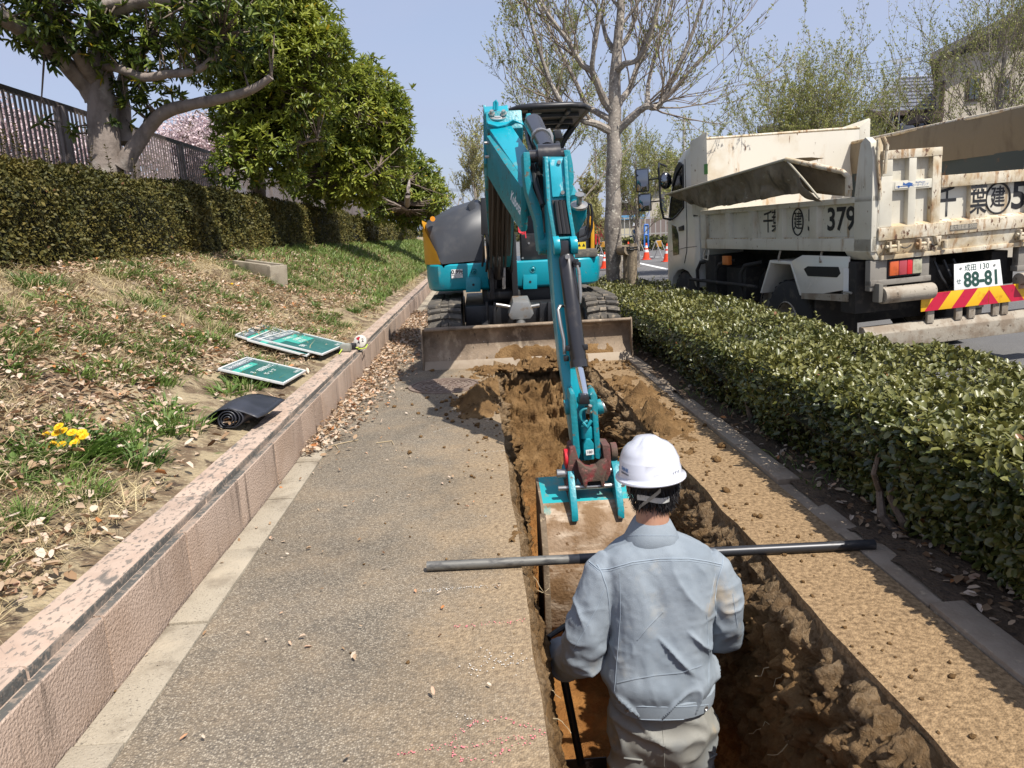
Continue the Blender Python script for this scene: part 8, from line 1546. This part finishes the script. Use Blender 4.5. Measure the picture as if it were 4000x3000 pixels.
# --- site record boards lying on the bank
BGREEN = mat('dark green blackboard', (0.022, 0.115, 0.105), 0.35, layers=[((0.035, 0.14, 0.125), 4, 0.45, 0.7), ((0.10, 0.2, 0.19), 30, 0.66, 0.74)])
BFRAME = mat('white board frame', (0.62, 0.63, 0.62), 0.4); BDARK = mat('header strip', (0.10, 0.14, 0.16), 0.5); BTEAL = mat('teal text patch', (0.05, 0.36, 0.29), 0.5); CHALK = mat('white chalk', (0.72, 0.74, 0.72), 0.8)
def board(label, L, T, Bm, z, lines, hand, patch_rows=1):
    l, t, b_ = bank_hit(*L, z), bank_hit(*T, z), bank_hit(*Bm, z); xd = (t-l); yd = (b_-l); w = xd.length; h = yd.length
    x = xd.normalized(); dn = (yd-x*yd.dot(x)); h = dn.length; dn.normalize(); nz = x.cross(-dn); nz = nz if nz.z > 0 else -nz
    th = thing('site_board', label, 'board', l, group='green site record boards'); P = lambda u, v, k=0.0: l+x*u+dn*v+nz*(k+.004)
    MB().slab([P(0, 0), P(w, 0), P(w, h), P(0, h)], nz*.012).build('panel', BGREEN, th, 0.002)
    e = .012
    for q in ([P(-e, -e), P(w+e, -e), P(w+e, 0), P(-e, 0)], [P(-e, h), P(w+e, h), P(w+e, h+e), P(-e, h+e)], [P(-e, 0), P(0, 0), P(0, h), P(-e, h)], [P(w, 0), P(w+e, 0), P(w+e, h), P(w, h)]): MB().slab(q, nz*.018).build('frame_edge', BFRAME, th, 0.002)
    MB().slab([P(.01, .008, .0135), P(w-.01, .008, .0135), P(w-.01, h*.15, .0135), P(.01, h*.15, .0135)], nz*.001).build('header_strip', BDARK, th)
    MB().slab([P(.01, h*.17, .0135), P(w*(.75 if patch_rows == 1 else .8), h*.17, .0135), P(w*(.75 if patch_rows == 1 else .8), h*.29, .0135), P(.01, h*.29, .0135)], nz*.001).build('text_patch', BTEAL, th)
    if patch_rows > 1: MB().slab([P(w*.25, h*.29, .0137), P(w*.85, h*.29, .0137), P(w*.85, h*.50, .0137), P(w*.25, h*.50, .0137)], nz*.001).build('text_patch', BTEAL, th)
    def tx(s, u, v, size, m=CHALK, bold=0.0): text(s, size, 'lettering', m, th, frame(P(u, v, .0162), x, -dn), bold=bold)
    for s, u, v, k in lines: tx(s, u*w, v*h, k*h)
    for s, u, v, k in hand: tx(s, u*w, v*h, k*h)
    return th
hl = [('工事名', .16, .08, .085), ('県道舗装修繕工事', .62, .08, .095)]
board('green record board nearest the rubber mat, lying alone on the bank', (859, 1450), (966, 1406), (1082, 1517), .03, hl+[('GTOP事業工', .40, .23, .085)], [('初期移動小工', .62, .47, .11), ('古', .18, .45, .10), ('R5・6・27', .45, .62, .10), ('新栄建設', .82, .93, .06)])
board('lowest of three overlapping green record boards, mostly covered', (923, 1316), (1025, 1273), (1120, 1395), .012, hl, [])
board('middle of three overlapping green record boards', (971, 1335), (1077, 1291), (1153, 1420), .035, hl+[('GTOP事業工', .42, .23, .08)], [('掘削工', .35, .62, .09)])
board('topmost of three overlapping green record boards with a teal text patch', (1018, 1332), (1134, 1298), (1202, 1413), .058, hl+[('GTOP事業工', .45, .23, .08), ('土留構築工', .55, .345, .085), ('施工状況', .50, .45, .08)], [('掘削', .2, .60, .10), ('新栄建設', .8, .94, .06)], 2)
# --- rolled rubber mat
RUBM = mat('black rubber sheet', (0.020, 0.022, 0.028), 0.38, layers=[((0.035, 0.038, 0.05), 4, 0.45, 0.7, None, 0.5), ((0.14, 0.11, 0.075), 7, 0.62, 0.74, None, 0.8)])
rc = bank_hit(893, 1682)+Vector((0, 0, .0)); re = bank_hit(1065, 1590)
axd = Vector((re.x-rc.x, re.y-rc.y, 0)); axd = axd.normalized(); Lr = 0.40; sdv = Vector((axd.y, -axd.x, 0))
pts2 = []
for i in range(96):
    t = i/95; a_ = t*2*math.pi*4.2; r = .016+.050*min(t*1.35, 1)
    fl_ = max(0, (t-.62)/.38); pts2.append((math.cos(a_)*(r+.062*fl_)-.035*fl_, r*0.9*math.sin(a_)*(1+.10*fl_)+.052))
pts2 += [(.10, .080), (.14, .066), (.17, .056)]
rm = MB(); rings = []
for k in range(13):
    f = k/12; o_ = rc+axd*(Lr*f)+Vector((0, 0, .01)); rings.append([o_+sdv*(u*(1+.05*math.sin(f*3)))+Vector((0, 0, max(v+.006*math.sin(f*5+u*20), .004))) for u, v in pts2])
rm.loft(rings, closed=False, cap=False); ro = rm.build('rubber_mat', RUBM, None, smooth=True, at=rc); tag(ro, 'half rolled black rubber mat lying on the bank against the wall', 'mat'); md = ro.modifiers.new('thick', 'SOLIDIFY'); md.thickness = .005; ro.data.polygons.foreach_set('use_smooth', np.ones(len(ro.data.polygons), bool))
# --- things left on the coping: tape case, black tub, round line reel, lime string
cpz = .272
def cop(x, y): return G(x, y, cpz)
p = cop(1352, 1372); tcs = thing('tape_case', 'small grey tape measure case on the coping', 'tape measure', p); b = MB(); b.box(p+Vector((0, 0, .034)), (.10, .09, .068)); b.build('case', mat('dusty grey plastic', (0.22, 0.22, 0.19), 0.6, layers=[((0.33, 0.31, 0.26), 20, 0.5, 0.7)]), tcs, 0.018); b = MB(); b.box(p+Vector((0, -.002, .069)), (.06, .05, .006)); b.build('lid', mat('pale lid', (0.35, 0.35, 0.32), 0.5), tcs, 0.002)
p = cop(1379, 1364); b = MB(); b.lathe([(0.0, 0.0), (.034, 0), (.036, .004), (.036, .05), (.034, .055), (.0, .055)], 24, Matrix.Translation(p)); tag(b.build('black_tub', INK, None, .003, at=p), 'small black tub beside the tape case on the coping', 'tub')
p = cop(1409, 1360)+Vector((0, .01, .062)); rl_ = thing('line_reel', 'white round line reel with red patch and number four on the coping', 'reel', p-Vector((0, 0, .062)))
Mx = frame(p, (1, -.15, .08), (0, .25, 1)); b = MB(); b.lathe([(0, .020), (.050, .020), (.060, .014), (.061, -.014), (.05, -.020), (0, -.020)], 36, Mx); b.build('reel_disc', mat('scuffed white plastic', (0.62, 0.58, 0.52), 0.5, layers=[((0.3, 0.27, 0.24), 30, 0.55, 0.68)]), rl_, smooth=True)
b = MB(); b.add([Mx@Vector((.042*math.cos(t), .042*math.sin(t), .0212)) for t in [math.pi*(.42+.36*i/10) for i in range(11)]]+[Mx@Vector((-.008, .006, .0212))], [tuple(range(12))]); b.build('red_patch', mat('red patch', (0.40, 0.02, 0.03), 0.5), rl_)
text('4', .05, 'lettering', INK, rl_, Mx@Matrix.Translation((-.01, -.012, .0214)), bold=.001); text('2', .045, 'lettering', INK, rl_, Mx@Matrix.Translation((.03, .006, .0214)), bold=.0008)
LIME = mat('lime string', (0.50, 0.66, 0.06), 0.6); q = MB(); q.tube([cop(1325, 1386)+Vector((0, 0, .01)), cop(1340, 1372)+Vector((0, 0, .03)), cop(1372, 1366)+Vector((0, 0, .03)), cop(1395, 1364)+Vector((0, 0, .012)), cop(1415, 1356)+Vector((0, 0, .01)), cop(1432, 1352)+Vector((.01, 0, .015)), cop(1428, 1364)+Vector((0, 0, .01)), cop(1400, 1370)+Vector((0, 0, .015))], .005, 6); tag(q.build('lime_string', LIME, smooth=True, at=cop(1380, 1368)), 'bright lime string tangled round the tape case on the coping', 'string')
q = MB(); q.tube([cop(1390, 1364)+Vector((0, 0, .018)), cop(1418, 1358)+Vector((0, 0, .018))], .008, 8); tag(q.build('wood_peg', WOOD, at=cop(1400, 1362)), 'short wooden peg beside the line reel', 'peg')
# --- concrete channel block on the bank
b0 = bank_hit(1000, 1085); blk = thing('concrete_channel', 'broken pale concrete channel block lying on the bank below the hedge', 'concrete block', b0)
dr = Vector((.80, -.60, -.10)).normalized(); nn = Vector((-dr.y, dr.x, 0)).normalized(); M_ = frame(bank_hit(1000, 1078)+Vector((0, .1, .02)), dr, nn)
def lb(x0, x1, y0, y1, z0, z1): b = MB(); b.bb(x0, x1, y0, y1, z0, z1); b.v = [tuple(M_@Vector(v)) for v in b.v]; return b
lb(-.36, .34, -.12, -.06, .0, .15).build('channel_side', CONC, blk, .006); lb(-.36, .34, .08, .14, .0, .15).build('channel_side', CONC, blk, .006); lb(-.36, .34, -.06, .08, .0, .05).build('channel_floor', CONC, blk, .004); lb(.345, .40, -.12, .14, -.14, .14).build('end_piece', CONC, blk, .006)
# --- dandelions
dc = bank_hit(265, 1770); dn_ = thing('dandelion', 'clump of yellow dandelions in bloom near the left edge', 'flowers', dc); DYEL = leafmat('dandelion yellow', [(0.80, 0.42, 0.005), (0.88, 0.55, 0.01), (0.9, 0.62, 0.02)], 0.6, .2); LEAFG = leafmat('dandelion leaf', [(0.06, 0.12, 0.02), (0.10, 0.18, 0.03), (0.16, 0.25, 0.05)], .5, .3)
k = 420; a_ = RNG.uniform(0, 6.28, k); r_ = .16*np.sqrt(RNG.random(k)); P = np.stack([dc.x+r_*np.cos(a_), dc.y+r_*np.sin(a_), 0*r_], 1); P[:, 2] = bank_z(P[:, 0])+.005
o = link('leaves', leaf_mesh('leaves', P, np.stack([np.cos(a_), np.sin(a_), RNG.uniform(.25, 1.1, k)], 1), np.tile([0, 0, 1.0], (k, 1)), RNG.uniform(.05, .12, k), RNG.uniform(.012, .026, k), RNG.random(k), wide=.65), LEAFG, dn_); o['kind'] = 'stuff'
fh = None
for (zx, zy) in ((395, 438), (490, 422), (508, 367), (545, 405), (622, 418), (705, 418), (685, 460), (645, 508), (530, 525), (445, 520), (355, 525), (725, 450)):
    top = AY(zx/2.212, 1500+zy/2.212, dc.y-.02+random.uniform(-.03, .03)); tw_ = Vector((random.uniform(-.25, .25), -.55, 1)).normalized()
    if fh is None:
        pp, ddn, tt, ll = [], [], [], []
        for ringn, L_, up_ in ((28, .024, .12), (22, .019, .45), (14, .012, .9)):
            for i in range(ringn): t = 2*math.pi*i/ringn+ringn; pp.append((0, 0, 0)); ddn.append((math.cos(t), math.sin(t), up_)); tt.append(random.random()); ll.append(L_)
        fh = leaf_mesh('flower_head', np.array(pp, float), np.array(ddn), np.tile([0, 0, 1.0], (len(pp), 1)), np.array(ll), .0045, np.array(tt), simple=True, wide=.7); fh.materials.append(DYEL)
    o = link('flower_head', fh, None, dn_); o.matrix_parent_inverse = TM[dn_.name].inverted(); o.location = top; o.rotation_euler = tw_.to_track_quat('Z', 'Y').to_euler()
    MB().tube([(top.x*.7+dc.x*.3, top.y*.7+dc.y*.3, float(bank_z(top.x))), top-tw_*.004], .0022, 5).build('stem', GREEN if False else mat('flower stem', (0.2, 0.25, 0.08), .6) if 'flower stem' not in bpy.data.materials else bpy.data.materials['flower stem'], dn_)
for (x, y) in ((637, 1147), (640, 1253), (905, 1120)):
    p = bank_hit(x, y)+Vector((0, 0, .03)); o = link('small_dandelion', fh.copy(), None); o.location = p; o.rotation_euler = (.4, 0, 0); tag(o, {637: 'single small yellow flower high on the bank under the hedge', 640: 'single yellow flower in the middle of the dead grass', 905: 'single yellow flower left of the concrete channel'}[x], 'flower')
# --- pipe laid across the trench
q0, q1 = G(1668, 2212, .021), G(3415, 2126, .021)
PIPE = mat('scuffed black steel pipe', (0.045, 0.046, 0.05), 0.38, 0.5, layers=[((0.15, 0.14, 0.125), 9, 0.5, 0.72, (1, 3, 3), .6), ((0.30, 0.25, 0.18), 30, 0.66, 0.74, None, .8)])
pp_ = thing('steel_pipe', 'long black steel pipe laid across the trench behind the worker', 'pipe', q0); d = (q1-q0).normalized(); jt = q0.lerp(q1, .355)
MB().tube([q0, q0.lerp(q1, .34)], .0185, 20).build('pipe_length', mat('grey scuffed pipe', (0.17, 0.165, 0.15), 0.5, 0.4, layers=[((0.07, 0.068, 0.066), 14, 0.45, 0.65, (1, 3, 3))]), pp_, smooth=True); MB().tube([q0.lerp(q1, .34), q1], .0195, 20).build('pipe_length', PIPE, pp_, smooth=True)
# --- spray and chalk marks: flecks that caught on the stones
def flecks(name, label, lines, m, dens, wid, size):
    P = []
    for ln in lines:
        for i in range(len(ln)-1):
            a_, b_ = G(*ln[i]), G(*ln[i+1]); n_ = int((b_-a_).length*dens); nv = Vector((-(b_-a_).y, (b_-a_).x, 0)).normalized()
            for _ in range(n_): p = a_.lerp(b_, random.random())+nv*random.gauss(0, wid); P.append(p[:])
    P = np.array(P); k = len(P); a_ = RNG.uniform(0, 6.28, k); s = size*RNG.uniform(.4, 1.3, k)
    V = np.concatenate([np.stack([P[:, 0]+s*np.cos(a_+t)*f, P[:, 1]+s*np.sin(a_+t), np.full(k, .0042)], 1)[:, None] for t, f in ((0, 1), (1.5, .8), (3.0, 1), (4.6, .7))], 1).reshape(-1, 3)
    o = link(name, mesh_np(name, V, np.arange(4*k).reshape(-1, 4)), m); tag(o, label, 'marking', kind='stuff'); return o
flecks('spray_marking', 'faded pink spray paint arrow on the paving near the bottom edge', [[(1555, 2952), (1750, 2925), (1900, 2905), (2125, 2870)], [(1752, 2925), (1790, 2870), (1850, 2825), (1960, 2808), (2080, 2850), (2125, 2872)], [(1752, 2925), (1800, 2970), (1900, 2972), (1960, 2940), (2125, 2876)], [(1770, 2455), (1990, 2432), (2060, 2425)]], mat('pink spray paint', (0.72, 0.20, 0.22), .7), 150, .006, .0028)
flecks('chalk_marking', 'broken white chalk lines across the paving', [[(1640, 2313), (1740, 2304), (1836, 2297), (1960, 2290)], [(1832, 1776), (1900, 1768), (1976, 1762)], [(1690, 1690), (1760, 1670)], [(1850, 2020), (1905, 2018)]], mat('worn chalk', (0.50, 0.48, 0.44), .9), 260, .006, .0028)
flecks('lime_patch', 'splash of white lime on the paving beside the trench', [[(1870, 2575), (1930, 2560), (1985, 2580), (2060, 2600)], [(1820, 2640), (1850, 2600)], [(1810, 2830), (1830, 2800)]], mat('splashed lime', (0.56, 0.53, 0.48), .9), 330, .03, .003)
# dead twigs on the paving
q = MB()
for ln in ([(1290, 1742), (1350, 1728), (1400, 1718)], [(1470, 1730), (1530, 1722), (1537, 1735)], [(1310, 1738), (1320, 1752)]): q.tube([G(x, y, .006) for x, y in ln], .003, 5)
tag(q.build('dead_twigs', ROOT), 'thin dead twigs lying on the paving', 'twigs', kind='stuff')
